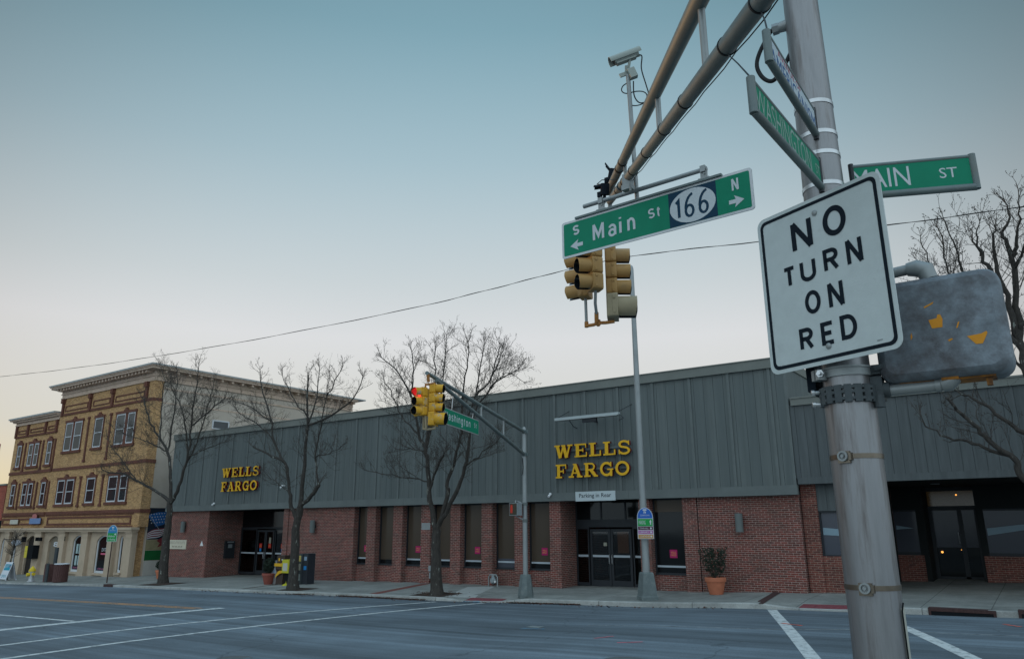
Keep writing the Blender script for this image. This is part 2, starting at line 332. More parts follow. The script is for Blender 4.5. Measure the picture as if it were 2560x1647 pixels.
M['maroon'] = mat('maroon', (.07, .012, .03), .5)
M['mauve'] = mat('mauve', (.36, .12, .3), .5)
M['ochre'] = mat('ochre', (.45, .22, .05), .5)
M['brown_wood'] = mat('brown_slats', (.10, .05, .045), .7, var=.25, vscale=8)
M['hyd_silver'] = mat('hydrant_silver', (.42, .43, .45), .5, metal=.3)
M['hyd_yellow'] = mat('hydrant_yellow', (.65, .46, .03), .5)
M['teal'] = mat('board_teal', (.01, .26, .36), .5)
M['board_white'] = mat('board_white', (.6, .62, .66), .6)
M['dkbrown'] = mat('dropbox_brown', (.055, .036, .028), .5, var=.15)
M['dropbox_yellow'] = mat('dropbox_yellow', (.65, .36, .02), .5)
M['bright_yellow'] = mat('newsbox_yellow', (.47, .43, .03), .5)
M['grey_box'] = mat('courier_grey', (.22, .21, .21), .6, var=.1)
M['rack'] = mat('rack_slate', (.045, .055, .06), .5, var=.1)
M['paper'] = mat('newsprint', (.33, .31, .25), .8, var=.5, vscale=22)
M['iron'] = mat('cast_iron', (.06, .032, .03), .8, var=.4, vscale=20)
M['tactile'] = mat('tactile_red', (.19, .05, .058), .9, var=.5, vscale=14)
M['redwood'] = mat('brick_strip', (.17, .06, .05), .9, var=.25, vscale=10)
M['cable'] = mat('black_cable', (.015, .016, .018), .6)
M['cam_body'] = mat('camera_housing', (.30, .33, .30), .5, var=.05)
M['meter'] = mat('meter_grey', (.24, .27, .28), .5, metal=.2, var=.15, vscale=20)
M['cream_sign'] = mat('cream_sign', (.60, .54, .42), .7, var=.05)
M['cream_text'] = mat('cream_sign_text', (.30, .26, .2), .7)
M['pink_text'] = mat('window_pink', (.6, .12, .2), .5)
M['redhouse'] = brick('red_shop_brick', (.36, .085, .055), (.28, .065, .045), (.36, .2, .15))
M['post_brown'] = mat('post_brown', (.05, .025, .02), .6)

def ground_mat(name, kind):
    m = bpy.data.materials.new(name); m.use_nodes = True; n = m.node_tree; b = n.nodes['Principled BSDF']; N = n.nodes.new; L = n.links.new
    ge = N('ShaderNodeNewGeometry')
    def noise(scale, stretch=(1, 1, 1), det=6, rough=.6):
        mp = N('ShaderNodeMapping'); mp.inputs['Scale'].default_value = stretch; L(ge.outputs['Position'], mp.inputs['Vector'])
        z = N('ShaderNodeTexNoise'); z.inputs['Scale'].default_value = scale; z.inputs['Detail'].default_value = det; z.inputs['Roughness'].default_value = rough; L(mp.outputs[0], z.inputs['Vector']); return z.outputs['Fac']
    def rng(s, a, b_, c, d):
        r = N('ShaderNodeMapRange'); r.inputs['From Min'].default_value = a; r.inputs['From Max'].default_value = b_; r.inputs['To Min'].default_value = c; r.inputs['To Max'].default_value = d; L(s, r.inputs[0]); return r.outputs[0]
    def mul(a, bb):
        x = N('ShaderNodeMath'); x.operation = 'MULTIPLY'; L(a, x.inputs[0]); L(bb, x.inputs[1]); return x.outputs[0]
    def tint(col, fac):
        x = N('ShaderNodeMix'); x.data_type = 'RGBA'; x.blend_type = 'MULTIPLY'; x.inputs['Factor'].default_value = 1
        if isinstance(col, tuple): x.inputs['A'].default_value = (*col, 1)
        else: L(col, x.inputs['A'])
        L(fac, x.inputs['B']); return x.outputs['Result']
    if kind == 'asphalt':
        f = mul(rng(noise(.35, (.10, 1.6, 1), 5, .55), .3, .7, .62, 1.42), rng(noise(1.6, (.03, 2.2, 1), 4), .3, .72, .68, 1.4))
        f = mul(f, rng(noise(45, (1, 1, 1), 4, .85), .3, .7, .6, 1.4)); f = mul(f, rng(noise(.22, (1, 1, 1), 4), .38, .62, .8, 1.2))
        c = tint((.094, .117, .137), f)
        # tar-sealed cracks
        v = N('ShaderNodeTexVoronoi'); v.feature = 'DISTANCE_TO_EDGE'; v.inputs['Scale'].default_value = .16
        wn = N('ShaderNodeTexNoise'); wn.inputs['Scale'].default_value = .9; wn.inputs['Detail'].default_value = 5; L(ge.outputs['Position'], wn.inputs['Vector'])
        va = N('ShaderNodeMixRGB'); va.blend_type = 'ADD'; va.inputs[0].default_value = 1.6; L(ge.outputs['Position'], va.inputs[1]); L(wn.outputs['Color'], va.inputs[2]); L(va.outputs[0], v.inputs['Vector'])
        k = rng(v.outputs['Distance'], .0, .004, .55, 1.); c = tint(c, k)
        L(c, b.inputs['Base Color']); b.inputs['Roughness'].default_value = .78
        bp = N('ShaderNodeBump'); bp.inputs['Strength'].default_value = .35; bp.inputs['Distance'].default_value = .006; L(noise(90, (1, 1, 1), 3, .8), bp.inputs['Height']); L(bp.outputs[0], b.inputs['Normal'])
    else:
        base = (.235, .235, .215) if kind == 'walk' else (.34, .34, .32)
        f = mul(rng(noise(.7, (1, 1, 1), 7, .65), .3, .72, .66, 1.2), rng(noise(35, (1, 1, 1), 4, .8), .3, .7, .8, 1.2))
        f = mul(f, rng(noise(3.5, (1, 1, 1), 6, .7), .35, .7, .85, 1.12))
        c = tint(base, f)
        br = N('ShaderNodeTexBrick'); br.offset = 0; br.inputs['Scale'].default_value = 1; br.inputs['Brick Width'].default_value = 1.53 if kind == 'walk' else 3.0; br.inputs['Row Height'].default_value = 1.53 if kind == 'walk' else 9
        br.inputs['Mortar Size'].default_value = .012; br.inputs['Color1'].default_value = (1.06, 1.06, 1.06, 1); br.inputs['Color2'].default_value = (.9, .9, .9, 1); br.inputs['Mortar'].default_value = (.42, .42, .42, 1)
        L(ge.outputs['Position'], br.inputs['Vector']); c = tint(c, br.outputs['Color'])
        L(c, b.inputs['Base Color']); b.inputs['Roughness'].default_value = .85
        bp = N('ShaderNodeBump'); bp.inputs['Strength'].default_value = .25; bp.inputs['Distance'].default_value = .005; L(noise(50, (1, 1, 1), 3, .8), bp.inputs['Height']); L(bp.outputs[0], b.inputs['Normal'])
    return m
M['asphalt'] = ground_mat('asphalt', 'asphalt'); M['walk'] = ground_mat('concrete_walk', 'walk'); M['kerb'] = ground_mat('concrete_kerb', 'kerb')

def board_tone(m, pitch, lo, hi, phase=0.):
    """each board of the cladding takes its own slightly different tone, with rain streaks running down it"""
    n = m.node_tree; b = n.nodes['Principled BSDF']; src = b.inputs['Base Color'].links[0].from_socket; N = n.nodes.new; L = n.links.new
    ge = N('ShaderNodeNewGeometry'); sp = N('ShaderNodeSeparateXYZ'); L(ge.outputs['Position'], sp.inputs[0])
    d = N('ShaderNodeMath'); d.operation = 'MULTIPLY_ADD'; d.inputs[1].default_value = 1 / pitch; d.inputs[2].default_value = phase; L(sp.outputs[0], d.inputs[0])
    f = N('ShaderNodeMath'); f.operation = 'FLOOR'; L(d.outputs[0], f.inputs[0]); w = N('ShaderNodeTexWhiteNoise'); w.noise_dimensions = '1D'; L(f.outputs[0], w.inputs['W'])
    r = N('ShaderNodeMapRange'); r.inputs[3].default_value = lo; r.inputs[4].default_value = hi; L(w.outputs['Value'], r.inputs[0])
    mp = N('ShaderNodeMapping'); mp.inputs['Scale'].default_value = (9, 9, .22); L(ge.outputs['Position'], mp.inputs['Vector']); z = N('ShaderNodeTexNoise'); z.inputs['Scale'].default_value = 1; z.inputs['Detail'].default_value = 5; L(mp.outputs[0], z.inputs['Vector'])
    q = N('ShaderNodeMapRange'); q.inputs[1].default_value = .5; q.inputs[2].default_value = .75; q.inputs[3].default_value = 1.; q.inputs[4].default_value = .88; L(z.outputs['Fac'], q.inputs[0])
    k = N('ShaderNodeMath'); k.operation = 'MULTIPLY'; L(r.outputs[0], k.inputs[0]); L(q.outputs[0], k.inputs[1])
    x = N('ShaderNodeMix'); x.data_type = 'RGBA'; x.blend_type = 'MULTIPLY'; x.inputs['Factor'].default_value = 1; L(src, x.inputs['A']); L(k.outputs[0], x.inputs['B']); L(x.outputs['Result'], b.inputs['Base Color'])
board_tone(M['siding'], 1.42, .94, 1.06, .27); board_tone(M['siding_shaded'], .6, .92, 1.06)
# ------------------------------------------------------------------ ground, street, pavement
def frange(a, b, st):
    k = max(1, int(round((b - a) / st))); return [a + (b - a) * i / k for i in range(k + 1)]
gx = [-600, -300, -160, -120, -90] + frange(-80, 40, 8) + [60, 100, 200, 400]; gy = [-300, -120, -60, -30, 0, 15, 40, 80, 150, 400, 900]
struct(MB().grid([[(x, y, zb(x) - .75) for y in gy] for x in gx]).build('ground', M['asphalt']))
rx = frange(-125, 45, 1.0); ds = [0, .3, .8, 1.5, 2.5, 4, 5.5, 7, 8.5, 10, 11.5, 13, 15, 17, 20, 25, 32, 40]
struct(MB().grid([[(x, ky(x) - d, zroad(x, ky(x) - d)) for d in ds] for x in rx]).build('road', M['asphalt']))
sx = frange(-125, 45, .5); sd = [.18, .5, 1., 1.5, 2.2, 3., 4., 5., 6.5, 8, 10.5]
struct(MB().grid([[(x, ky(x) + d, zside(x, ky(x) + d)) for d in sd] for x in sx]).build('sidewalk', M['walk']))
kb = MB(); P = []
for x in sx:
    y = ky(x); zt = zside(x, y + .18) + .004; zr = zroad(x, y) - .1
    P.append([(x, y - .01, zr), (x, y + .012, max(zt - .02, zr + .02)), (x, y + .035, zt), (x, y + .18, zt), (x, y + .185, zr)])
struct(kb.grid(P).build('kerb', M['kerb']))
# the corner the photographer stands on
struct(MB().grid([[(x, y, .27 + .02 * max(0, 3 - y)) for y in (-20, -10, -4, 0, 2, 4, 5.0)] for x in frange(-5, 30, 2.5)]).build('sidewalk', M['walk']))
struct(MB().box(-5.15, 30, 5.0, 5.16, -.2, .262).build('kerb', M['kerb']))

def ribbon(name, pts, w, m, lift=.004, label=None, step=.5):
    pts = [Vector((p[0], p[1], 0)) for p in pts]; L = []; 
    for a, b in zip(pts[:-1], pts[1:]):
        k = max(1, int((b - a).length / step))
        L += [a + (b - a) * i / k for i in range(k)]
    L.append(pts[-1]); R = []
    for i, p in enumerate(L):
        t = (L[min(i + 1, len(L) - 1)] - L[max(i - 1, 0)]).normalized(); s = Vector((-t.y, t.x, 0)) * w / 2
        a, b = p + s, p - s; R.append([(a.x, a.y, gz(a.x, a.y) + lift), (p.x, p.y, gz(p.x, p.y) + lift), (b.x, b.y, gz(b.x, b.y) + lift)])
    o = MB().grid(R).build(name, m); o['kind'] = 'structure'
    if label: o['label'] = label
    return o
ribbon('crosswalk_line', [(-19.0, 6.2), (-19.08, 10.5), (-18.78, 14), (-17.62, 20.4)], .17, M['white_line'], label='white crosswalk line nearer the traffic post')
ribbon('crosswalk_line', [(-17.0, 5.8), (-17.0, 9.4), (-16.75, 12.5), (-15.95, 20.9)], .17, M['white_line'])
ribbon('stop_line', [(-22.1, 6.4), (-22.0, 10.7), (-21.85, 15.0)], .36, M['white_line'])
ribbon('crosswalk_line', [(-6.68, 21.86), (-3.5, 13.4), (-1.9, 9.2)], .25, M['white_line'])
ribbon('crosswalk_line', [(-4.15, 21.8), (-2.93, 18.75), (-1.33, 14.5), (.2, 10.4)], .25, M['white_line'])
ribbon('lane_line', [(-75, 8.2), (-50, 9.7), (-30, 10.4), (-22.3, 10.72)], .14, M['white_line'])
ribbon('centre_line', [(-80, 12.0), (-55, 13.6), (-35.4, 14.12), (-22.4, 14.66)], .1, M['yellow_line'])
ribbon('centre_line', [(-80, 11.75), (-55, 13.35), (-35.4, 13.87), (-22.4, 14.41)], .1, M['yellow_line'])
ribbon('edge_line', [(-9.4, 16.4), (-5.4, 17.1), (-3.9, 17.8), (4, 18.6)], .07, paint_worn('worn_line', (.30, .31, .31), (.11, .115, .12), .42, .6, 5))
ribbon('paint_mark', [(-7.95, 14.1), (-7.74, 14.55)], .05, M['pink_mark'], lift=.006)
ribbon('paint_mark', [(-7.22, 13.7), (-6.83, 14.03)], .05, M['pink_mark'], lift=.006)
ribbon('paint_mark', [(-10.5, 15.22), (-9.95, 15.3)], .2, M['blue_mark'], lift=.006)
ribbon('paint_mark', [(-5.45, 18.45), (-4.9, 18.1)], .09, M['orange_mark'], lift=.009)
ribbon('paint_mark', [(-1.22, 20.46), (-.88, 19.98)], .09, M['orange_mark'], lift=.006)
ribbon('paint_mark', [(-16.9, 20.95), (-16.3, 21.15)], .25, M['blue_mark'], lift=.009)
ribbon('brick_strip', [(-21.06, 20.75), (-22.1, 24.9)], .42, M['redwood'])
ribbon('brick_strip', [(-28.9, 20.75), (-29.6, 25.0)], .2, M['mulch'])
ribbon('concrete_patch', [(-18.9, 24.6), (-17.4, 21.4)], 1.1, mat('light_concrete', (.36, .36, .34), .85, var=.12, vscale=4))
ribbon('tactile_paving', [(-17.0, 21.35), (-15.6, 21.55)], .55, M['tactile'], lift=.008)
ribbon('tactile_paving', [(-6.05, 22.42), (-4.5, 22.42)], .6, M['tactile'], lift=.008)
ribbon('drain_cover', [(-7.08, 22.0), (-7.48, 25.2)], .24, M['iron'], lift=.012)
for i, (x0, y0, x1, y1) in enumerate(((-37.3, 20.75, -35.5, 22.3), (-26.5, 20.62, -25.2, 21.8), (-19.35, 20.9, -17.9, 22.2), (-.3, 22.2, 1.3, 23.4))):
    g = [[(x, y, gz(x, y) + .012 + .035 * math.sin(3.14 * (x-x0)/(x1-x0)) * math.sin(3.14 * (y-y0)/(y1-y0))) for y in frange(y0, y1, .2)] for x in frange(x0, x1, .2)]
    struct(MB().grid(g).build('tree_pit', M['mulch']))
def disc(name, x, y, r, m, z=None, ring=None):
    mb = MB(); zz = gz(x, y) + .006 if z is None else z
    mb.lathe((x, y, zz - .03), [(r, 0), (r, .03), (r * .93, .032), (r * .92, .026), (0, .026)], 40)
    return mb.build(name, m)
o = disc('manhole_cover', -6.08, 11.82, .42, M['manhole_grey'] if 'manhole_grey' in M else mat('manhole_iron', (.10, .105, .108), .7, var=.25, vscale=15)); struct(o, 'round iron manhole cover in the road')
o = disc('manhole_cover', -12.76, 9.1, .33, mat('manhole_grey', (.10, .105, .108), .7, var=.25, vscale=15)); struct(o, 'round iron manhole cover beyond the crosswalk lines')
ribbon('utility_cover', [(-10.55, 15.6), (-10.2, 15.6)], .3, mat('valve_cover', (.2, .22, .22), .7, var=.3, vscale=20), lift=.010)
# kerb inlet castings
for x0, x1 in ((-2.86, -1.42), (-.98, .2)):
    y = ky((x0 + x1) / 2); zt = zside(x0, y + .2); mb = MB()
    mb.box(x0, x1, y - .035, y + .3, zt + .006, zt + .03); mb.box(x0, x1, y - .035, y + .0, zt - .045, zt + .006)
    mb.box(x0, x0 + .06, y - .03, y + .0, zt - .2, zt - .045); mb.box(x1 - .06, x1, y - .03, y + .0, zt - .2, zt - .045)
    mb.box(x0 + .06, x1 - .06, y - .02, y - .012, zt - .2, zt - .045, 1)
    o = mb.build('storm_drain', [M['iron'], M['black']])
    tag(o, 'brown cast iron kerb drain with a long dark slot' if x0 < -2 else 'brown cast iron kerb drain cut off by the right edge', 'drain')
# leaf litter along the gutter
random.seed(4); mb = MB()
def leaf_run(x0, x1, n, y_off, spread):
    for i in range(n):
        x = random.uniform(x0, x1); y = ky(x) - abs(random.gauss(0, spread)) - y_off; s = random.uniform(.02, .05); a = random.uniform(0, 6.28); z = gz(x, y) + random.uniform(.006, .035)
        u = Vector((math.cos(a), math.sin(a), random.uniform(-.5, .5))) * s; v = Vector((-math.sin(a), math.cos(a), random.uniform(-.5, .5))) * s * .7; p = Vector((x, y, z))
        mb.add([p - u, p + v, p + u, p - v], [(0, 1, 2, 3)])
leaf_run(-22.6, -18.4, 800, .02, .09); leaf_run(-15.2, -12.6, 600, .02, .07); leaf_run(-25.5, -24, 110, .02, .12); leaf_run(-31, -8, 350, .02, .3)
for k in range(160):
    x = random.gauss(-18.6, .55); y = random.gauss(21.6, .4); s = random.uniform(.02, .045); p = Vector((x, y, gz(x, y) + .045)); a = random.uniform(0, 6.28)
    u = Vector((math.cos(a), math.sin(a), .3)) * s; v = Vector((-math.sin(a), math.cos(a), -.2)) * s; mb.add([p - u, p + v, p + u, p - v], [(0, 1, 2, 3)])
o = mb.build('leaves', M['leaf_litter'], smooth=False); o['kind'] = 'stuff'; o['label'] = 'dry brown leaves lying along the far gutter'; o['category'] = 'leaves'
# ------------------------------------------------------------------ low grey and brick corner building
bank = thing('bank_building', (-24.5, 25, 0), 'long low building of grey vertical siding over red brick piers and tall windows', 'building')
ZB, ZP, ZT = 3.21, 3.50, 7.38          # band bottom, panel bottom, panel top
def grooved(mb, x0, x1, y, z0, z1, yb, pitch=.358, gw=.013, gd=.016, phase=0.):
    xs = []; x = x0 + phase
    prof = [(x0, y)]
    while x < x1 - .05:
        if x > x0 + .05: prof += [(x - gw/2, y), (x - gw/2 + .003, y + gd), (x + gw/2 - .003, y + gd), (x + gw/2, y)]
        x += pitch
    prof += [(x1, y)]
    mb.grid([[(a, b, z0), (a, b, z1)] for a, b in prof][::-1])
    mb.add([(x0, y, z1), (x1, y, z1), (x1, yb, z1), (x0, yb, z1)], [(0, 1, 2, 3)]); mb.add([(x0, y, z0), (x1, y, z0), (x1, yb, z0), (x0, yb, z0)], [(3, 2, 1, 0)])
    mb.add([(x0, y, z0), (x0, y, z1), (x0, yb, z1), (x0, yb, z0)], [(0, 1, 2, 3)]); mb.add([(x1, y, z0), (x1, y, z1), (x1, yb, z1), (x1, yb, z0)], [(3, 2, 1, 0)])
    mb.add([(x0, yb, z0), (x0, yb, z1), (x1, yb, z1), (x1, yb, z0)], [(0, 1, 2, 3)])
mb = MB(); grooved(mb, -42.6, -6.5, 25.0, ZP - .02, ZT + .04, 29.0, phase=.30); mb.build('siding', M['siding'], bank)
mb = MB()
for x in (-40.9, -39.5, -38.07, -36.75, -35.34, -33.93, -32.53, -31.13, -29.67, -28.26, -26.84, -25.43, -23.98, -22.6, -21.22, -19.78, -18.44, -17.08, -15.56, -14.16, -12.74, -11.31, -9.87, -8.46, -7.05):
    mb.box(x - .05, x + .05, 24.955, 25.006, ZP, ZT)
mb.box(-6.59, -6.497, 24.972, 25.006, ZP, ZT); mb.build('batten', M['siding_trim'], bank)
mb = MB(); mb.box(-42.66, -6.46, 24.9, 25.3, ZT, ZT + .31); mb.box(-42.68, -6.44, 24.87, 25.34, ZT + .31, ZT + .345); mb.box(-6.46 - .3, -6.46, 25.302, 29, ZT, ZT + .31); mb.build('coping', M['coping'], bank)
mb = MB(); xs = [-42.64, -38.3, -34.6, -30.9, -27.2, -23.5, -19.8, -16.1, -12.4, -9.75, -6.46]
for a, b in zip(xs[:-1], xs[1:]): mb.box(a + .003, b - .003, 24.87, 25.04, ZB, ZP + .015)
mb.build('fascia', M['siding_trim'], bank)
MB().box(-42.6, -6.5, 25.041, 28.9, ZB + .01, ZB + .12).build('soffit', M['soffit'], bank)
MB().box(-42.58, -6.52, 28.9, 46, -1.2, ZT - .1).build('rear_body', M['brick'], bank)
MB().box(-42.5, -6.6, 25.3, 45.9, ZT - .05, ZT + .05).build('roof', M['coping'], bank)
# rooftop vents just over the coping
mb = MB(); mb.box(-14.6, -13.2, 28, 29.2, ZT, ZT + .86); mb.box(-11.7, -10.6, 27.5, 28.5, ZT, ZT + .72); mb.lathe((-13.9, 27.4, ZT), [(.3, 0), (.3, .55), (.38, .6), (.2, .78), (0, .8)], 14); mb.build('roof_vent', M['coping'], bank)
# brick walls and piers
piers = [(-27.27, -26.87), (-25.99, -25.44), (-24.32, -23.76), (-22.63, -22.10), (-20.96, -20.43), (-19.29, -18.74), (-17.63, -17.10)]
zb0 = -1.2
for x0, x1, y0, y1 in ((-42.6, -38.52, 25.1, 28.9), (-31.62, -27.27, 25.12, 25.9), (-9.93, -6.93, 25.14, 25.9)): MB().box(x0, x1, y0, y1, zb0, ZB + .012).build('wall', M['brick'], bank)
for x0, x1, y0, y1 in [(-31.98, -31.62, 25.06, 28.9), (-15.96, -15.46, 25.1, 28.9), (-12.14, -11.72, 25.1, 28.9), (-10.47, -9.95, 25.1, 25.9), (-6.93, -6.52, 25.1, 28.9)] + [(a, b, 25.1, 25.9) for a, b in piers]: MB().box(x0, x1, y0, y1, zb0, ZB + .012).build('pier', M['brick'], bank)
win = []
edges = [-26.87] + [v for p in piers[1:] for v in p] + [-15.96]
for i in range(0, len(edges), 2): win.append((edges[i], edges[i + 1]))
win.append((-11.72, -10.47))
for a, b in win: MB().box(a, b, 25.36, 25.9, zb0, .62).build('spandrel', M['brick'], bank)
MB().box(-9.945, -9.93, 25.13, 25.2, zb0, ZB).build('expansion_joint', M['black'], bank)
def text_on(parent, name, m, jobs):
    mb = MB()
    for j in jobs: put_text(mb, *j)
    return mb.build(name, m, parent, smooth=False)
Xu, Zu, Yu = (1, 0, 0), (0, 0, 1), (0, 1, 0)
STK = {0, 2, 4, 6, 7}
for i, (a, b) in enumerate(win):
    pale = i in (1,); last = i == 7
    mb = MB(); mb.box(a + .002, b - .002, 25.46, 25.56, .62, ZB + .01, 1 if not last else 2)
    f = .05
    fr = MB(); fr.box(a + .002, a + f, 25.4, 25.459, .63, ZB); fr.box(b - f, b - .002, 25.4, 25.459, .63, ZB); fr.box(a + f, b - f, 25.4, 25.459, ZB - f, ZB); fr.box(a + f, b - f, 25.4, 25.459, .63, .63 + f)
    w = mb.build('window', [M['dark_frame'], M['pane_brown'], M['pane_dark']], bank)
    fr.box(a + .002, b - .002, 25.33, 25.398, .612, .65); fo = fr.build('frame', M['dark_frame'], w)
    if i == 5 or True:
        g = MB(); g.box(a + f, b - f, 25.448, 25.459, .68, .68 + (.34 if i == 5 else .18)); g.build('clear_pane', M['pane_dark'] if i != 5 else M['pane_blue'], w)
    if not pale:
        MB().box(a + f, b - f, 25.436, 25.447, .86, .925).build('safety_strip', M['push_bar'], w)
    if last: MB().box(a + f, b - f, 25.44, 25.458, 2.75, ZB - f).build('blind', M['pane_brown'], w)
    if i in STK:
        cx = (a + b) / 2 + (.1 if not last else .05); s = MB(); s.box(cx - .14, cx + .14, 25.448, 25.4585, 1.18, 1.46)
        put_text(s, 'WELLS', (cx, 25.446, 1.32), Xu, Zu, -.10, .10, .01, .075, 1); put_text(s, 'FARGO', (cx, 25.446, 1.32), Xu, Zu, -.10, .10, -.075, -.01, 1)
        s.build('sticker', [M['sticker'], M['sticker_text']], w, smooth=False)
# ---- right entrance (doors behind the wayfinding pole)
EY = 26.25; zs = .06
def door_bay(x0, x1, y, zbot, ztop, ztr, leaves, sides, zstripe, stickers=(), parent=bank):
    mb = MB(); fw = .05
    mb.box(x0, x1, y, y + .1, ztop + .07, ztr)                       # header panel
    mb.box(x0, x0 + fw, y, y + .1, zbot, ztop + .07); mb.box(x1 - fw, x1, y, y + .1, zbot, ztop + .07)
    fr = mb.build('entrance_frame', M['dark_frame'], parent)
    for a, b in sides:
        g = MB(); g.box(a, b, y + .045, y + .055, zbot + .1, ztop); s = g.build('sidelight', M['glass'], parent)
        m2 = MB(); m2.box(a - .05, a, y + .002, y + .098, zbot, ztop + .07); m2.box(b, b + .05, y + .002, y + .098, zbot, ztop + .07); m2.box(a, b, y + .002, y + .098, zbot, zbot + .12); m2.box(a, b, y + .002, y + .098, ztop, ztop + .07); m2.build('frame', M['dark_frame'], s)
        MB().box(a + .01, b - .01, y + .03, y + .043, zstripe - .04, zstripe + .04).build('safety_strip', M['push_bar'], s)
    for k, (a, b) in enumerate(leaves):
        m2 = MB(); st = .09
        m2.box(a, a + st, y + .01, y + .07, zbot, ztop); m2.box(b - st, b, y + .01, y + .07, zbot, ztop); m2.box(a + st, b - st, y + .01, y + .07, zbot, zbot + .22); m2.box(a + st, b - st, y + .01, y + .07, ztop - .1, ztop)
        d = m2.build('door', M['dark_frame'], parent)
        MB().box(a + st, b - st, y + .035, y + .045, zbot + .22, ztop - .1).build('pane', M['glass'], d)
        MB().box(a + st, b - st, y + .02, y + .033, zstripe - .04, zstripe + .04).build('safety_strip', M['push_bar'], d)
        hx = b - .05 if k % 2 == 0 else a + .05
        MB().tube([(hx, y - .0, zstripe - .28), (hx, y - .05, zstripe - .26), (hx, y - .05, zstripe + .04), (hx, y - .0, zstripe + .06)], .013, 8).build('handle', M['steel_bright'], d)
door_bay(-15.46, -12.14, EY, zs, 2.16, 2.52, [(-14.83, -13.95), (-13.93, -13.05)], [(-15.4, -14.93), (-12.95, -12.2)], 1.16)
mb = MB(); mb.box(-15.46, -12.14, EY + .03, EY + .06, 2.52, ZB); mb.build('transom_window', M['pane_dark'], bank)
mb = MB()
for x in (-15.46, -14.35, -13.3, -12.2): mb.box(x, x + .06, EY, EY + .029, 2.52, ZB)
mb.build('transom_bar', M['dark_frame'], bank)
s = MB(); s.box(-14.26, -14.12, EY + .028, EY + .034, 1.53, 1.66); s.build('notice', M['paper'], bank)
# lobby behind the glass
mb = MB(); mb.box(-15.4, -12.2, 28.7, 28.8, 0, 3.1, 0); mb.box(-14.7, -14.25, 28.3, 28.4, 1.2, 2.05, 1); mb.box(-13.45, -13.2, 27.8, 28.2, 0, 2.0, 1); mb.box(-12.9, -12.5, 28.3, 28.4, 1.2, 2.1, 1); mb.box(-15.4, -12.2, EY + .2, 28.7, .03, .05, 0)
mb.build('lobby', [M['room_dark'], M['wall_glow']], bank)
# ---- left entrance
door_bay(-38.5, -31.99, 27.25, -.24, 2.15, 2.3, [(-36.98, -36.25), (-36.23, -35.5)], [(-38.42, -37.1), (-35.35, -34.3), (-34.2, -33.2), (-33.1, -32.1)], .9)
MB().box(-38.5, -31.99, 27.3, 27.33, 2.3, ZB).build('transom_window', M['pane_dark'], bank)
MB().box(-38.4, -32, 28.7, 28.8, -.3, 3.1).build('lobby', M['room_dark'], bank)
for x, top in ((-36.65, 1), (-35.85, 0), (-34.75, 1)):
    s = MB(); s.box(x - .11, x + .11, 27.27, 27.278, 1.18, 1.42, 0); put_text(s, 'WELLS', (x, 27.268, 1.3), Xu, Zu, -.08, .08, .0, .05, 2); put_text(s, 'FARGO', (x, 27.268, 1.3), Xu, Zu, -.08, .08, -.06, -.01, 2)
    if top: s.box(x - .08, x + .08, 27.27, 27.278, 1.0, 1.16, 1)
    else: s.box(x - .08, x + .08, 27.27, 27.278, 1.43, 1.75, 3)
    s.build('sticker', [M['sticker_red'], M['sticker_blue'], M['sticker_text'], M['paper']], bank, smooth=False)
mb = MB(); mb.box(-33.2, -32.3, 28.4, 28.5, 2.5, 2.75); mb.build('lobby_lamp', mat('dim_lamp', (.5, .3, .1), .6, emit=(1, .5, .12), es=.12), bank)
# night deposit box in the left return wall
t = thing('deposit_box', (-38.5, 26.5, .6), 'dark steel deposit box with pale slot set in the return wall of the left entrance', 'deposit box')
MB().box(-38.5, -38.36, 26.2, 26.8, .62, 1.56).build('housing', M['dark_frame'], t)
MB().box(-38.36, -38.33, 26.3, 26.7, 1.46, 1.53).build('hood', M['meter'], t); MB().box(-38.36, -38.345, 26.36, 26.62, 1.18, 1.38).build('plate', M['meter'], t)
# wall sign and small warning triangle
t = thing('wall_sign', (-41.35, 25.1, 1.1), 'cream rectangular wall sign with faint lettering on the left brick wall', 'sign')
MB().box(-42.16, -40.46, 25.06, 25.1, 1.12, 1.63).build('board', M['cream_sign'], t)
text_on(t, 'lettering', M['cream_text'], [('EXECUTIVE SUITE', (-41.31, 25.057, 1.375), Xu, Zu, -.74, .74, .03, .17)])
mb = MB()
for k in range(17):
    if k not in (4, 9, 13): mb.box(-41.83 + .061 * k, -41.79 + .061 * k, 25.055, 25.059, 1.21 + .01 * (k % 2), 1.31 - .015 * (k % 3))
mb.build('faded_line', M['cream_text'], t, smooth=False)
tag(MB().prism([(-.15, 0), (.15, 0), (0, .27)], (-38.98, 25.085, 1.32), Xu, Zu, (0, -1, 0), .012).build('warning_triangle', M['white_paint']), 'small white triangle fixed near the corner of the left brick wall', 'sticker')
# ---- sign letters
def rib(pts, w, closed=False):
    pts = [Vector((p[0], p[1])) for p in pts]; k = len(pts); L = []; R = []
    for i in range(k):
        a = pts[i - 1] if (i or closed) else pts[0]; b = pts[i]; c = pts[(i + 1) % k] if (i < k - 1 or closed) else pts[-1]
        d1 = (b - a).normalized() if (b - a).length else (c - b).normalized(); d2 = (c - b).normalized() if (c - b).length else d1
        n1 = Vector((-d1.y, d1.x)); n2 = Vector((-d2.y, d2.x)); n = (n1 + n2).normalized(); q = w / 2 / max(.4, n.dot(n1))
        L.append(b + n * q); R.append(b - n * q)
    return L, R
def arc(cx, cy, rx, ry, a0, a1, n=14): return [(cx + rx * math.cos(rad(a0 + (a1 - a0) * i / n)), cy + ry * math.sin(rad(a0 + (a1 - a0) * i / n))) for i in range(n + 1)]
T_, S_ = .225, .115     # stem and serif weight
def R_(x0, x1, y0, y1): return ('p', [(x0, y0), (x1, y0), (x1, y1), (x0, y1)])
def st(x): return R_(x - T_/2, x + T_/2, 0, 1)
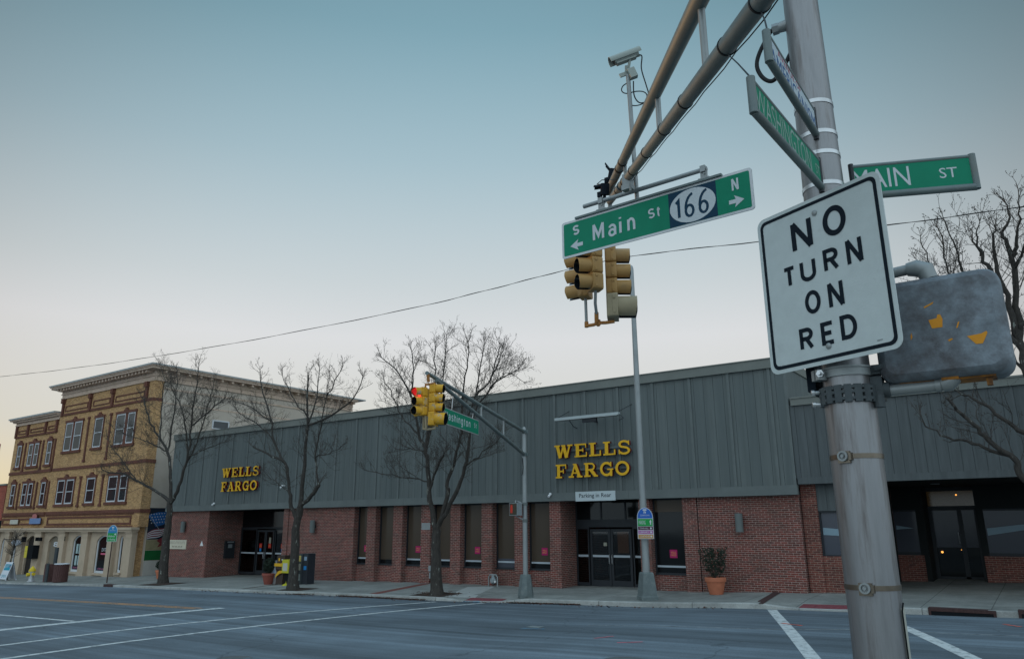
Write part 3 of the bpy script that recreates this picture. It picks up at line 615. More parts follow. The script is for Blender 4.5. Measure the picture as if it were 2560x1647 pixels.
def sf(x0, x1, y): return R_(x0, x1, y if y == 0 else y - S_, y + S_ if y == 0 else y)
SLAB = {
 'W': (1.3, [('r', [(.2, .96), (.42, .0)], T_), ('r', [(.42, .02), (.65, .96)], .12), ('r', [(.65, .96), (.87, .0)], T_), ('r', [(.87, .02), (1.1, .96)], .12), sf(0, .42, 1), sf(.5, .8, 1), sf(.92, 1.3, 1)]),
 'E': (.88, [st(.2), sf(0, .82, 1), sf(0, .86, 0), R_(.2, .6, .45, .56), R_(.75, .82, .68, .99), R_(.79, .86, .01, .34), R_(.55, .62, .36, .66)]),
 'L': (.82, [st(.22), sf(0, .46, 1), sf(0, .8, 0), R_(.71, .8, .01, .4)]),
 'S': (.82, [('r', arc(.42, .735, .29, .215, 20, 270) + arc(.42, .27, .31, .225, 90, -160)[1:], .15), R_(.68, .76, .66, .98), R_(.06, .14, .02, .36)]),
 'F': (.86, [st(.22), sf(0, .82, 1), sf(0, .48, 0), R_(.22, .62, .44, .55), R_(.75, .82, .66, .99), R_(.56, .63, .34, .66)]),
 'A': (1.04, [('r', [(.2, .02), (.5, .96)], .12), ('r', [(.5, .96), (.82, .02)], T_), R_(.3, .72, .28, .38), sf(0, .4, 0), sf(.62, 1.04, 0), R_(.34, .58, .9, 1.0)]),
 'R': (1.0, [st(.2), sf(0, .5, 1), sf(0, .46, 0), ('r', [(.2, .94), (.5, .94)] + arc(.52, .72, .22, .22, 90, -90, 10) + [(.2, .5)], .12), ('r', [(.5, .5), (.82, .05)], T_), sf(.7, 1.0, 0)]),
 'G': (.98, [('r', arc(.5, .5, .38, .42, 38, 335, 26), .17), sf(.54, .98, .52) if False else R_(.54, .98, .42, .52), R_(.74, .9, .0, .43), R_(.78, .86, .64, .99)]),
 'O': (1.0, [('o', .5, .5, .40, .42, .17)]),
}
def slab(mb, ch, o, sx, sz, depth, mfront, mside):
    o = Vector(o)
    for i, s in enumerate(SLAB[ch][1]):
        oo = o + Vector((0, -.0012 * i, 0)); u = Vector((sx, 0, 0)); v = Vector((0, 0, sz)); n = Vector((0, -1, 0))
        if s[0] == 'p': mb.prism(s[1], oo, u, v, n, depth, mfront, mside)
        else:
            if s[0] == 'r': L, R = rib(s[1], s[2]); closed = False
            else:
                pts = arc(s[1], s[2], s[3], s[4], 0, 360, 32)[:-1]; L, R = rib(pts, s[5], True); closed = True
            k = len(L); f = lambda p, d: oo + u * p[0] + v * p[1] - n * d
            vs = [f(p, 0) for p in L] + [f(p, 0) for p in R] + [f(p, depth) for p in L] + [f(p, depth) for p in R]
            fs = []; ms = []
            for a in range(k if closed else k - 1):
                b = (a + 1) % k
                mb_f = [(k + a, k + b, b, a), (a, b, 2*k + b, 2*k + a), (k + b, k + a, 3*k + a, 3*k + b), (2*k + a, 2*k + b, 3*k + b, 3*k + a)]
                fs += mb_f; ms += [mfront, mside, mside, mside]
            if not closed: fs += [(0, 2*k, 3*k, k), (k - 1, 2*k - 1, 4*k - 1, 3*k - 1)]; ms += [mside, mside]
            base = len(mb.v); mb.v += [tuple(p) for p in vs]; mb.f += [tuple(q + base for q in g) for g in fs]; mb.m += ms
def letter_sign(loc, label):
    x0, z0 = loc; t = thing('letter_sign', (x0 + 1.6, 25, z0), label, 'sign', 'yellow raised letter signs on the siding')
    for word, zz, xa, xb, h in (('WELLS', z0 + .76, x0, x0 + 3.27, .5), ('FARGO', z0, x0 + .04, x0 + 3.2, .52)):
        tot = sum(SLAB[c][0] for c in word) + .13 * (len(word) - 1); k = (xb - xa) / tot; x = xa
        for c in word:
            mb = MB(); slab(mb, c, (x, 24.76, zz), k, h, .13, 0, 1); x += (SLAB[c][0] + .13) * k
            mb.build('letter', [M['gold'], M['sign_red']], t, smooth=False, recalc=True)
    mb = MB()
    for zz in (.3, 1.05): mb.box(x0 + .15, x0 + 3.1, 24.9, 24.97, z0 + zz - .04, z0 + zz + .04)
    mb.build('raceway', M['siding_trim'], t)
    return t
letter_sign((-15.46, 4.06), 'big yellow two-line letter sign above the glass doors and the small white sign')
letter_sign((-37.2, 4.2), 'big yellow two-line letter sign at the far end above the dark left entrance')
# flood light fitting over the right sign
t = thing('sign_light', (-13.8, 25, 6.2), 'long white strip light on two stay wires above the right letter sign', 'light fitting')
mb = MB(); mb.obox((-13.78, 24.4, 6.27), Xu, Yu, Zu, 2.75, .16, .1); mb.build('tube_housing', mat('fitting_white', (.42, .46, .46), .5, var=.08), t)
MB().box(-15.1, -12.45, 24.3, 24.5, 6.2, 6.218).build('reflector', M['galv'], t)
mb = MB(); mb.box(-13.95, -13.35, 24.35, 24.47, 6.06, 6.19); mb.tube([(-13.65, 24.42, 6.12), (-13.65, 25, 6.12)], .03, 8); mb.tube([(-14.55, 24.42, 6.2), (-14.55, 24.7, 6.0), (-14.55, 25, 5.95)], .015, 6); mb.build('bracket', M['dark_frame'], t)
mb = MB(); mb.tube([(-15.1, 24.4, 6.31), (-14.88, 25.0, 6.65)], .012, 6); mb.tube([(-12.5, 24.4, 6.31), (-12.17, 25.0, 6.67)], .012, 6); mb.tube([(-12.45, 24.35, 6.3), (-12.25, 24.45, 6.1), (-12.6, 24.7, 6.05)], .012, 6); mb.build('stay', M['dark_frame'], t)
t = thing('hanging_sign', (-13.8, 24.86, 3.2), 'pale rectangular board with dark lettering over the glass doors', 'sign')
MB().box(-14.6, -12.92, 24.82, 24.865, 3.18, 3.53).build('board', M['grey_sign'], t)
text_on(t, 'lettering', M['sign_black'], [('Parking in Rear', (-13.76, 24.817, 3.355), Xu, Zu, -.68, .68, -.09, .1, 0, .006)])
def wall_lamp(x, z, label):
    t = thing('wall_lamp', (x, 25.1, z), label, 'wall lamp', 'half-round wall lamps on the brick')
    mb = MB(); mb.cyl((x, 24.94, z - .3), (x, 24.94, z + .3), .125, n=20); mb.build('shade', M['siding_trim'], t)
    MB().box(x - .06, x + .06, 24.96, 25.13, z - .07, z + .07).build('mount', M['dark_frame'], t)
wall_lamp(-40.75, 2.35, 'grey cylinder wall lamp over the cream wall sign'); wall_lamp(-29.6, 2.32, 'grey cylinder wall lamp above the newspaper rack'); wall_lamp(-8.45, 2.36, 'grey cylinder wall lamp above the right potted shrub')
for x, z, l in ((-15.75, 3.44, 'small white security camera on the band beside the door pier'), (-37.8, 3.55, 'tiny pale security camera on the band under the left letter sign'), (-32.0, 4.3, 'tiny white sensor on the siding right of the left letter sign')):
    t = thing('security_camera', (x, 24.87, z), l, 'camera'); mb = MB(); mb.cyl((x + .02, 24.86, z + .05), (x - .0, 24.72, z - .06), .045, n=10); mb.build('body', M['white_paint'], t); MB().box(x - .03, x + .05, 24.82, 24.99 if z > 4 else 24.868, z + .04, z + .09).build('mount', M['white_paint'], t)
tag(MB().prism(rrect(.5, .3, .03), (-22.34, 25.085, 2.3), Xu, Zu, (0, -1, 0), .013).build('blank_plate', M['galv']), 'blank grey metal plate on a brick pier beside the middle tree', 'plate')
t = thing('meter_box', (-21.9, 25.1, .3), 'small grey electric box with conduit on the brick behind the middle tree trunk', 'meter box')
MB().box(-22.05, -21.8, 24.98, 25.1, .45, .68).build('box', M['meter'], t); MB().box(-22.02, -21.84, 25.0, 25.1, .16, .4).build('lower_box', M['meter'], t); MB().tube([(-21.93, 25.06, .15), (-21.93, 25.06, -.2)], .03, 8).build('conduit', M['brick_dark'], t)
# gas meter
t = thing('gas_meter', (-18.55, 24.95, 0), 'grey gas meter between two pale pipes at the wall foot', 'gas meter')
mb = MB(); mb.tube([(-18.78, 24.93, -.12), (-18.78, 24.93, .33), (-18.72, 24.93, .42), (-18.42, 24.93, .42), (-18.35, 24.93, .33), (-18.35, 24.93, -.12)], .03, 10); mb.build('pipe', M['galv'], t)
mb = MB(); mb.lathe((-18.57, 25.02, .2), [(.05, 0), (.13, .02), (.14, .1), (.09, .17), (0, .175)], 16, axis=(0, -1, 0)); mb.box(-18.62, -18.5, 24.9, 25.02, .3, .42); mb.build('body', M['meter'], t)
MB().box(-18.47, -18.41, 24.87, 24.92, .12, .2).build('tag', M['white_paint'], t)
# ------------------------------------------------------------------ lower shop on the right
shop = thing('shop_building', (-1, 25, .3), 'lower grey shopfront building with a deep dark recess at the right edge', 'building')
mb = MB(); grooved(mb, -6.49, 16, 25.03, 3.72, 6.07, 29.0, pitch=.3, phase=.15); mb.build('siding', M['siding_shaded'], shop)
mb = MB(); mb.box(-6.43, 16, 24.96, 25.3, 6.05, 6.27); mb.box(-6.43, 16, 24.93, 25.34, 6.27, 6.32); mb.build('coping', M['coping'], shop)
MB().box(-6.45, 16, 24.96, 25.08, 3.53, 3.74).build('fascia', M['siding_shaded'], shop)
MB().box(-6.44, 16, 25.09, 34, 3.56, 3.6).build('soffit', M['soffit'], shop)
MB().box(-6.4, 15.9, 25.3, 45, 6.0, 6.1).build('roof', M['coping'], shop)
MB().box(-6.49, -6.02, 25.3, 25.6, -.5, 3.57).build('pier', M['brick_dark'], shop); MB().box(-6.02, -4.75, 25.36, 25.6, -.5, 1.33).build('wall', M['brick_dark'], shop)
mb = MB(); grooved(mb, -6.02, -4.75, 25.34, 2.7, 3.56, 25.6, pitch=.3); mb.build('siding', M['siding_shaded'], shop)
o = MB().box(-6.0, -4.77, 25.44, 25.46, 1.33, 2.7).build('window', M['pane_blue'], shop); mb = MB(); mb.box(-6.02, -5.97, 25.38, 25.439, 1.33, 2.7); mb.box(-5.97, -4.77, 25.38, 25.439, 2.65, 2.7); mb.box(-5.97, -4.77, 25.38, 25.439, 1.32, 1.37); mb.build('frame', M['dark_frame'], o)
b1 = MB(); b1.prism([(-.55, -.1), (.65, -.16), (.65, .0), (.2, .05), (-.55, .12)], (-5.4, 25.432, 2.07), Xu, Zu, (0, -1, 0), .004); b1.build('window_decal', mat('decal_pale', (.2, .28, .33), .4), o)
YR = 30.0
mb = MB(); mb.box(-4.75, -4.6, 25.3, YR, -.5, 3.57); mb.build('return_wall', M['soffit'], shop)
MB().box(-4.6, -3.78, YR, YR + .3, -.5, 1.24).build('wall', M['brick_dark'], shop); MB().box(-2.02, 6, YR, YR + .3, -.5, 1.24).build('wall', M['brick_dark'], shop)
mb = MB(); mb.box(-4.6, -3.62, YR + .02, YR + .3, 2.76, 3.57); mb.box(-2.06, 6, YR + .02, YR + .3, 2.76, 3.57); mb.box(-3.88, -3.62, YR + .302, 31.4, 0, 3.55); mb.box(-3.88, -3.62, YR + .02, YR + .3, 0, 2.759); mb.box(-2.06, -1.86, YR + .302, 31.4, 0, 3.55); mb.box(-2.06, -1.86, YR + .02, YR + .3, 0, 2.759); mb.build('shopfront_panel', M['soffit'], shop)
for a, b in ((-4.6, -3.88), (-1.86, 1.4), (1.5, 5)):
    o = MB().box(a, b, YR + .08, YR + .1, 1.24, 2.76).build('window', M['pane_blue'], shop); mb = MB(); mb.box(a, b, YR + .02, YR + .079, 1.24, 1.34); mb.box(a, b, YR + .02, YR + .079, 2.7, 2.76); mb.build('frame', M['dark_frame'], o)
    if b > 0: MB().prism([(0, -.05), (1.0, .12), (2.6, .2), (3.1, .1), (3.1, .22), (2.4, .32), (1, .3), (0, .18)], (a + .04, YR + .066, 1.95), Xu, Zu, (0, -1, 0), .004).build('window_decal', bpy.data.materials['decal_pale'], o)
    else: MB().prism([(.05, .0), (.6, .04), (.05, .14)], (a, YR + .066, 2.1), Xu, Zu, (0, -1, 0), .004).build('window_decal', bpy.data.materials['decal_pale'], o)
DY = 31.2
mb = MB(); mb.box(-3.62, -2.06, DY, DY + .1, 2.75, 2.9); mb.box(-3.62, -3.5, DY, DY + .1, .3, 2.75); mb.box(-2.2, -2.06, DY, DY + .1, .3, 2.75); mb.box(-2.72, -2.58, DY, DY + .1, .3, 2.75); mb.box(-3.62, -2.06, DY, DY + .1, 3.42, 3.57); mb.box(-3.5, -2.2, DY, DY + .1, .3, .5); mb.build('entrance_frame', M['dark_frame'], shop)
o = MB().box(-3.5, -2.72, DY + .04, DY + .05, .5, 2.75).build('door', M['pane_blue'], shop); MB().box(-3.5, -2.72, DY + .02, DY + .039, .5, 1.48).build('kick_panel', M['pane_dark'], o); MB().tube([(-2.76, DY - .06, 1.6), (-2.76, DY - .06, 2.0)], .014, 8).build('handle', M['steel_bright'], o)
MB().box(-2.58, -2.2, DY + .04, DY + .05, .5, 2.75).build('sidelight', M['pane_blue'], shop); MB().box(-2.58, -2.2, DY + .02, DY + .039, .5, 1.48).build('sidelight_panel', M['pane_dark'], shop)
MB().box(-3.6, -2.1, DY + .04, DY + .06, 2.9, 3.42).build('transom_window', mat('transom_warm', (.05, .035, .02), .15, emit=(.6, .36, .1), es=.012, dirt=(.01, .01, .01), dscale=3, dlo=.4, dhi=.6), shop)
mb = MB(); mb.lathe((-2.66, DY + .02, 3.28), [(0, -.03), (.026, -.015), (.026, .015), (0, .03)], 10); mb.lathe((-3.35, DY - .0, 1.32), [(0, -.045), (.038, -.02), (.038, .02), (0, .04)], 10); mb.lathe((-2.75, DY - .0, 1.4), [(0, -.015), (.014, 0), (0, .015)], 8); mb.build('indicator_lamp', M['lamp_warm'], shop)
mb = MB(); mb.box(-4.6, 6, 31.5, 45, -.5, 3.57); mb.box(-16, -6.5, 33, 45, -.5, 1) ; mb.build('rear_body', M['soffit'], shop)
MB().lathe((-2.95, 28.2, 3.54), [(.14, 0), (.14, .015), (0, .015)], 16).build('soffit_light', M['meter'], shop)
# ------------------------------------------------------------------ three-storey yellow brick building
yb = thing('brick_building', (-54, 24.7, -.5), 'three-storey yellow brick building with cream cornice and arched stucco ground floor', 'building')
F = 24.7; XA, XM, XL = -45.05, -57.4, -64.4
mb = MB(); mb.box(XM, XA - .26, F, 41, -1.4, 11.45); mb.build('wall', M['ybrick'], yb)
mb = MB(); mb.box(XL, XM, F + .02, 36, -1.4, 9.95); mb.build('wing_wall', M['ybrick'], yb)
mb = MB(); mb.box(XA - .259, XA, F + .55, 41.2, -1.4, 11.5); mb.build('side_wall', M['stucco_side'], yb)
mb = MB(); mb.box(XA - .62, XA + .03, F - .05, F + .55, 2.36, 11.45); mb.build('corner_pier', M['ybrick'], yb)
MB().box(XM + .3, XA - .3, F + .5, 41, 11.4, 12.0).build('roof', M['cornice_cap'], yb); MB().box(XL + .2, XM, F + .5, 36, 9.9, 10.2).build('wing_roof', M['cornice_cap'], yb)
def cornice(x0, x1, yf, z0, steps, side1, ye, cap, name='cornice'):
    """stacked mouldings: steps = (z0, z1, projection)"""
    mb = MB()
    for a, b, p in steps: mb.box(x0 - p, x1 + (p if side1 else 0), yf - p, yf + .4, z0 + a, z0 + b, 0)
    if side1:
        for a, b, p in steps: mb.box(x1 - .4, x1 + p, yf + .4, ye, z0 + a, z0 + b, 0)
    a, b, p = cap; mb.box(x0 - p, x1 + (p if side1 else 0), yf - p, yf + .5, z0 + a, z0 + b, 1)
    if side1: mb.box(x1 - .5, x1 + p, yf + .5, ye + p, z0 + a, z0 + b, 1)
    return mb.build(name, [M['cornice'], M['cornice_cap']], yb)
cz = 11.34
c = cornice(XM, XA, F, cz, [(0, .08, .1), (.08, .30, .05), (.30, .36, .12), (.36, .52, .08), (.66, .78, .62), (.78, .86, .70)], True, 41.3, (.86, .95, .76))
mb = MB(); x = XM + .1
while x < XA - .1: mb.box(x, x + .15, F - .5, F + .1, cz + .5, cz + .655); x += .42
y = F + .3
while y < 41: mb.box(XA + .0, XA + .5, y, y + .15, cz + .5, cz + .655); y += .8
mb.box(XM - .02, XA + .5 * 0, F - .07, F + .2, cz + .52, cz + .66); mb.box(XA - .2, XA + .07, F + .2, 41.2, cz + .52, cz + .66)
mb.build('dentil', M['cornice'], c)
cornice(XL, XM, F + .02, 9.92, [(0, .12, .1), (.12, .24, .06), (.24, .36, .25), (.36, .46, .42)], False, 0, (.46, .56, .5), 'wing_cornice')
# trim of brown brick: belts, frieze panels, pilaster strips, window surrounds
tr = MB(); Y0 = F - .035
def bar(x0, x1, z0, z1, p=.035): tr.box(x0, x1, F - p, F + .03, z0, z1)
for x0, x1 in ((XM + .1, XA - .63), (XL + .05, XM - .1)):
    bar(x0, x1, 6.2, 6.40, .06); bar(x0, x1, 3.22, 3.42, .08); bar(x0, x1, 3.12, 3.2, .04)
bar(XM + .1, XA - .63, 10.08, 10.24, .06); bar(XL + .05, XM - .1, 8.98, 9.12, .06)
tr.box(XA - .66, XA + .07, F - .1, F + .58, 6.2, 6.42); tr.box(XA - .66, XA + .07, F - .1, F + .58, 3.2, 3.42); tr.box(XA - .66, XA + .05, F - .08, F + .58, 10.05, 10.25)
def frame(x0, x1, z0, z1, w=.1, p=.04): bar(x0, x1, z1 - w, z1, p); bar(x0, x1, z0, z0 + w, p); bar(x0, x0 + w, z0 + w, z1 - w, p); bar(x1 - w, x1, z0 + w, z1 - w, p)
for a, b in ((-56.75, -53.5), (-52.75, -50.5), (-49.8, -46.2)): frame(a, b, 10.38, 10.80, .08)
for a, b in ((-63.9, -62.6), (-61.9, -59.7), (-59.0, -57.9)): frame(a, b, 9.25, 9.55, .07)
for x in (-57.05, -53.12, -50.12, -45.9): bar(x - .12, x + .12, 10.1, 11.3, .12); bar(x - .17, x + .17, 11.0, 11.33, .2)
for x in (-64.2, -62.25, -59.35, -57.65): bar(x - .1, x + .1, 9.0, 9.9, .12)
frame(-57.0, -45.98, 2.5, 3.06, .13, .05); frame(-64.2, -57.9, 2.55, 3.02, .12, .05); bar(XM + .1, XA - .63, 2.36, 2.44, .03)
for x in (-53.0, -50.05):
    for z0, z1 in ((6.75, 9.6), (3.78, 5.6)): bar(x - .09, x + .09, z0, z1, .06); bar(x - .15, x + .15, z0 - .12, z0 + .03, .09); bar(x - .14, x + .14, z1 - .05, z1 + .1, .09)
for x in (-62.25, -59.4, -57.55):
    for z0, z1 in ((6.5, 8.55), (3.75, 5.55)): bar(x - .08, x + .08, z0, z1, .06); bar(x - .13, x + .13, z0 - .1, z0 + .03, .09)
def sash(x0, x1, z0, z1, shade):
    mb = MB(); y = F - .004
    mb.box(x0, x1, F - .02, F + .06, z0, z1, 0)      # blind backing inside the opening
    w = mb.build('window', M['dark_frame'], yb)
    fr = MB(); t = .06; yy = F - .05
    fr.box(x0, x0 + t, yy, yy + .045, z0, z1); fr.box(x1 - t, x1, yy, yy + .045, z0, z1); fr.box(x0 + t, x1 - t, yy, yy + .045, z1 - t - .03, z1); fr.box(x0 + t, x1 - t, yy, yy + .045, z0, z0 + t + .03)
    zm = (z0 + z1) / 2; fr.box(x0 + t, x1 - t, yy + .005, yy + .045, zm - .025, zm + .025); fr.build('sash', M['sash_white'], w)
    MB().box(x0 + t, x1 - t, F - .035, F - .021, zm + .025, z1 - t - .03).build('pane', M['pane_house_b' if shade else 'pane_house'], w); MB().box(x0 + t, x1 - t, F - .03, F - .021, z0 + t + .03, zm - .025).build('pane', M['pane_house'], w)
def surround(x0, x1, z0, z1, mid=None):
    p = .055; bar(x0 - .11, x0, z0, z1, p); bar(x1, x1 + .11, z0, z1, p); bar(x0 - .2, x1 + .2, z0 - .17, z0 - .0, .11); bar(x0 - .15, x1 + .15, z1, z1 + .17, .09)
    xm = (x0 + x1) / 2; bar(xm - .26, xm + .26, z1 + .17, z1 + .25, .1); bar(xm - .12, xm + .12, z1 + .25, z1 + .36, .1)
    if mid: bar(mid[0], mid[1], z0, z1, p)
for z0, z1, sh in ((7.52, 9.52, 1), (3.9, 5.54, 0)):
    for a, b, c_, d in ((-49.25, -48.15, -47.8, -46.95), (-56.15, -55.17, -54.88, -53.85)): sash(a, b, z0, z1, sh); sash(c_, d, z0, z1, sh); surround(a, d, z0, z1, (b, c_))
    sash(-52.05, -51.0, z0, z1, 0); surround(-52.05, -51.0, z0, z1)
for z0, z1 in ((6.75, 8.4), (3.9, 5.5)):
    for a, b in ((-63.48, -62.87), (-58.63, -58.0)): sash(a, b, z0, z1, 0); surround(a, b, z0, z1)
    sash(-61.58, -60.93, z0, z1, 0); sash(-60.64, -60.0, z0, z1, 0); surround(-61.58, -60.0, z0, z1, (-60.93, -60.64))
tr.build('brown_trim', M['trim_brick'], yb)
# ground floor: stucco front with pilasters and arched openings
def arch_poly(x0, x1, zs, rise, n=10):
    w = x1 - x0; return [(x0 + w * i / n, zs + rise * math.sin(math.pi * i / n) ** .8) for i in range(n + 1)]
ops = [(-46.78, -46.34, -.3, 1.6, .25), (-49.55, -47.95, -.4, 1.5, .36), (-52.62, -51.2, -.4, 1.5, .36), (-56.0, -54.35, -1.2, 1.45, .36), (-59.3, -57.82, -1.2, 1.45, .36), (-61.38, -60.45, -.45, 1.35, .3), (-63.4, -62.5, -.45, 1.35, .3)]
gf = MB(); GY = F - .14; ztop = 2.34; xs_ = sorted(ops); x = XL
for a, b, zl, zsp, rise in xs_:
    gf.box(x, a, GY, F, -1.4, ztop); 
    if zl > -1: gf.box(a, b, GY, F, -1.4, zl)
    P = arch_poly(a, b, zsp, rise); top = [(p[0], ztop) for p in P]
    for i in range(len(P) - 1):
        gf.add([(P[i][0], GY, P[i][1]), (P[i+1][0], GY, P[i+1][1]), (P[i+1][0], GY, ztop), (P[i][0], GY, ztop)], [(0, 1, 2, 3)])
        gf.add([(P[i][0], GY, P[i][1]), (P[i+1][0], GY, P[i+1][1]), (P[i+1][0], F, P[i+1][1]), (P[i][0], F, P[i][1])], [(3, 2, 1, 0)])
    x = b
gf.box(x, XA - .01, GY, F, -1.4, ztop)
gf.build('stucco_front', M['stucco'], yb)
for a, b in ((-45.72, XA + .02), (-47.85, -47.12), (-51.12, -50.35), (-54.26, -53.4), (-57.7, -56.8), (-60.35, -59.5), (-62.4, -61.75), (-64.4, -63.8)):
    pl = MB(); pl.box(a, b, F - .36, GY, -1.4, 2.0); pl.box(a - .06, b + .06, F - .42, GY, 2.0, 2.08); pl.box(a - .03, b + .03, F - .38, GY, 1.72, 1.76); pl.box(a - .05, b + .05, F - .40, GY, -1.4, -.42); pl.build('pilaster', M['stucco'], yb)
mb = MB(); mb.box(XL - .05, XA + .1, F - .46, F - .03, 2.08, 2.2); mb.box(XL - .08, XA + .16, F - .54, F - .02, 2.2, 2.32); mb.build('entablature', M['stucco'], yb)
mb = MB()
for a, b, zl, zsp, rise in ops:
    if zl > -1: mb.box(a - .12, b + .12, F - .24, GY, zl - .12, zl)
mb.build('sill', M['stucco'], yb)
for i, (a, b, zl, zsp, rise) in enumerate(ops):
    P = arch_poly(a, b, zsp, rise); door = zl < -1; z0 = zl
    if door:
        mb = MB(); mb.flat([(a, z0), (b, z0)] + P[::-1], (0, F + .0 - .012, 0), Xu, Zu); d = mb.build('door', M['room_dark'] if i == 4 else mat('entry_taupe', (.2, .165, .125), .8, var=.1), yb)
        MB().box(a + .5 * (b - a), b - .06, F - .04, F - .013, z0, zsp - .3).build('door_leaf', M['dark_frame'] if i == 4 else bpy.data.materials['entry_taupe'], d)
        continue
    inn = .11; P2 = arch_poly(a + inn, b - inn, zsp, rise - .06); z1 = z0 + .14
    mb = MB(); mb.flat([(a + inn, z1), (b - inn, z1)] + P2[::-1], (0, F - .02, 0), Xu, Zu, 0); w = mb.build('window', M['pane_dark'] if i < 5 else M['pane_house_b'], yb)
    outer = [(a, z0), (b, z0)] + P[::-1]; inner = [(a + inn, z1), (b - inn, z1)] + P2[::-1]; k = len(outer); mb = MB()
    mb.add([(p[0], F - .06, p[1]) for p in outer] + [(p[0], F - .06, p[1]) for p in inner] + [(p[0], F - .015, p[1]) for p in inner], [(q, (q+1) % k, k + (q+1) % k, k + q) for q in range(k)] + [(k + q, k + (q+1) % k, 2*k + (q+1) % k, 2*k + q) for q in range(k)]); mb.build('frame', M['sash_white'], w)
    if i == 2:
        mb = MB(); 
        for xx in (-52.3, -51.93, -51.56):
            for zz in (-.0, .72): mb.box(xx, xx + .26, F - .034, F - .024, zz, zz + .6)
        mb.build('listing_sheet', mat('listing_paper', (.35, .45, .45), .7, var=.2, vscale=15), w); mb = MB(); mb.box(-52.5, -51.3, F - .045, F - .035, -.22, -.08, 0); put_text(mb, 'AFTER HOURS', (-51.9, F - .05, -.15), Xu, Zu, -.5, .5, -.05, .05, 1); mb.build('decal', [M['sign_navy'], M['pink_text']], w, smooth=False)
    if i == 1:
        mb = MB(); mb.box(-49.0, -48.4, F - .04, F - .03, .88, 1.14, 0); put_text(mb, 'EXIT', (-48.7, F - .045, 1.0), Xu, Zu, -.27, .27, -.1, .1, 1); mb.box(-49.05, -48.35, F - .04, F - .03, .7, .8, 2); mb.build('exit_decal', [M['black'], M['sash_white'], M['pink_text']], w, smooth=False)
        mb = MB(); mb.box(-49.4, -48.1, F - .04, F - .03, -.22, -.08, 0); put_text(mb, 'AFTER HOURS', (-48.75, F - .045, -.15), Xu, Zu, -.5, .5, -.05, .05, 1); mb.build('decal', [M['sign_navy'], M['pink_text']], w, smooth=False)
    if i >= 5: MB().box(a + .3, b - .2, F - .034, F - .024, -.25, .1).build('decal', M['pink_text'], w)
# side wall window, band and mural
XW = XA + .001
mb = MB(); mb.box(XW, XW + .03, 28.9, 30.2, 8.7, 9.3, 0); w = mb.build('side_window', M['sash_white'], yb); MB().box(XW + .031, XW + .036, 29.0, 30.1, 8.76, 9.22).build('pane', M['pane_house'], w)
mb = MB(); mb.box(XW, XW + .02, F + .56, 41.2, 9.95, 10.03); mb.box(XW, XW + .05, F + .56, 41.2, 10.85, 10.95); mb.build('side_band', M['cornice'], yb)
Ys = (0, 1, 0)
def mural(name, m, poly, lift): return MB().flat(poly, (XW + lift, 0, 0), Ys, Zu).build(name, m, yb, smooth=False)
mu = MB(); LZ = XW + .004
mu.flat([(F + .56, 1.62), (29, 1.62), (29, 3.49), (F + .56, 3.49)], (LZ, 0, 0), Ys, Zu, 0)
mu.flat([(F + .56, 1.0), (29, 1.0), (29, 1.6), (F + .56, 1.6)], (LZ, 0, 0), Ys, Zu, 1)
mu.flat([(F + .56, .4), (29, .4), (29, .98), (F + .56, .98)], (LZ, 0, 0), Ys, Zu, 2)
mu.flat([(F + .56, -1.2), (29, -1.2), (29, .38), (F + .56, .38)], (LZ, 0, 0), Ys, Zu, 3)
mu.build('mural_ground', [M['navy'], M['mural_olive'], M['mural_green'], M['mural_white']], yb, smooth=False)
fl = MB(); L2 = XW + .008
fl.flat([(25.1, 3.03), (25.45, 3.14), (25.85, 3.24), (26.35, 3.24), (26.75, 3.18), (26.6, 2.75), (26.25, 2.5), (25.76, 2.36), (25.6, 2.6), (25.35, 2.85)], (L2, 0, 0), Ys, Zu, 0)
rng = random.Random(3)
for i in range(7):
    for j in range(4):
        y = 25.4 + i * .17 + (j % 2) * .08; z = 3.1 - j * .17 + i * .015
        if z > 3.2 or y > 26.5: continue
        pts = []
        for k in range(10):
            r = .05 if k % 2 == 0 else .022; a = math.pi / 2 + k * math.pi / 5; pts.append((y + r * math.cos(a), z + r * math.sin(a)))
        fl.flat(pts, (L2 + .003, 0, 0), Ys, Zu, 1)
for k in range(8):      # folded stripes
    a = k / 8; b = (k + 1) / 8
    def wv(t, s): return (25.27 + 1.2 * s, 2.0 - .44 * t + .42 * s + .08 * math.sin(5 * s + 1.5 * t))
    n = 8; top = [wv(a, i / n) for i in range(n + 1)]; bot = [wv(b, i / n) for i in range(n, -1, -1)]
    fl.flat(top + bot, (L2, 0, 0), Ys, Zu, 2 if k % 2 == 0 else 1)
fl.flat([(25.28, 3.06), (25.31, 3.08), (26.42, 1.72), (26.39, 1.70)], (L2 + .006, 0, 0), Ys, Zu, 3)
fl.flat([(25.9, 1.55), (26.5, 1.85), (26.6, 1.5), (26.3, 1.25), (26.0, 1.15), (26.15, 1.4)], (L2 + .003, 0, 0), Ys, Zu, 2)
fl.build('mural_flag', [M['flag_blue'], M['flag_white'], M['flag_red'], M['galv']], yb, smooth=False)
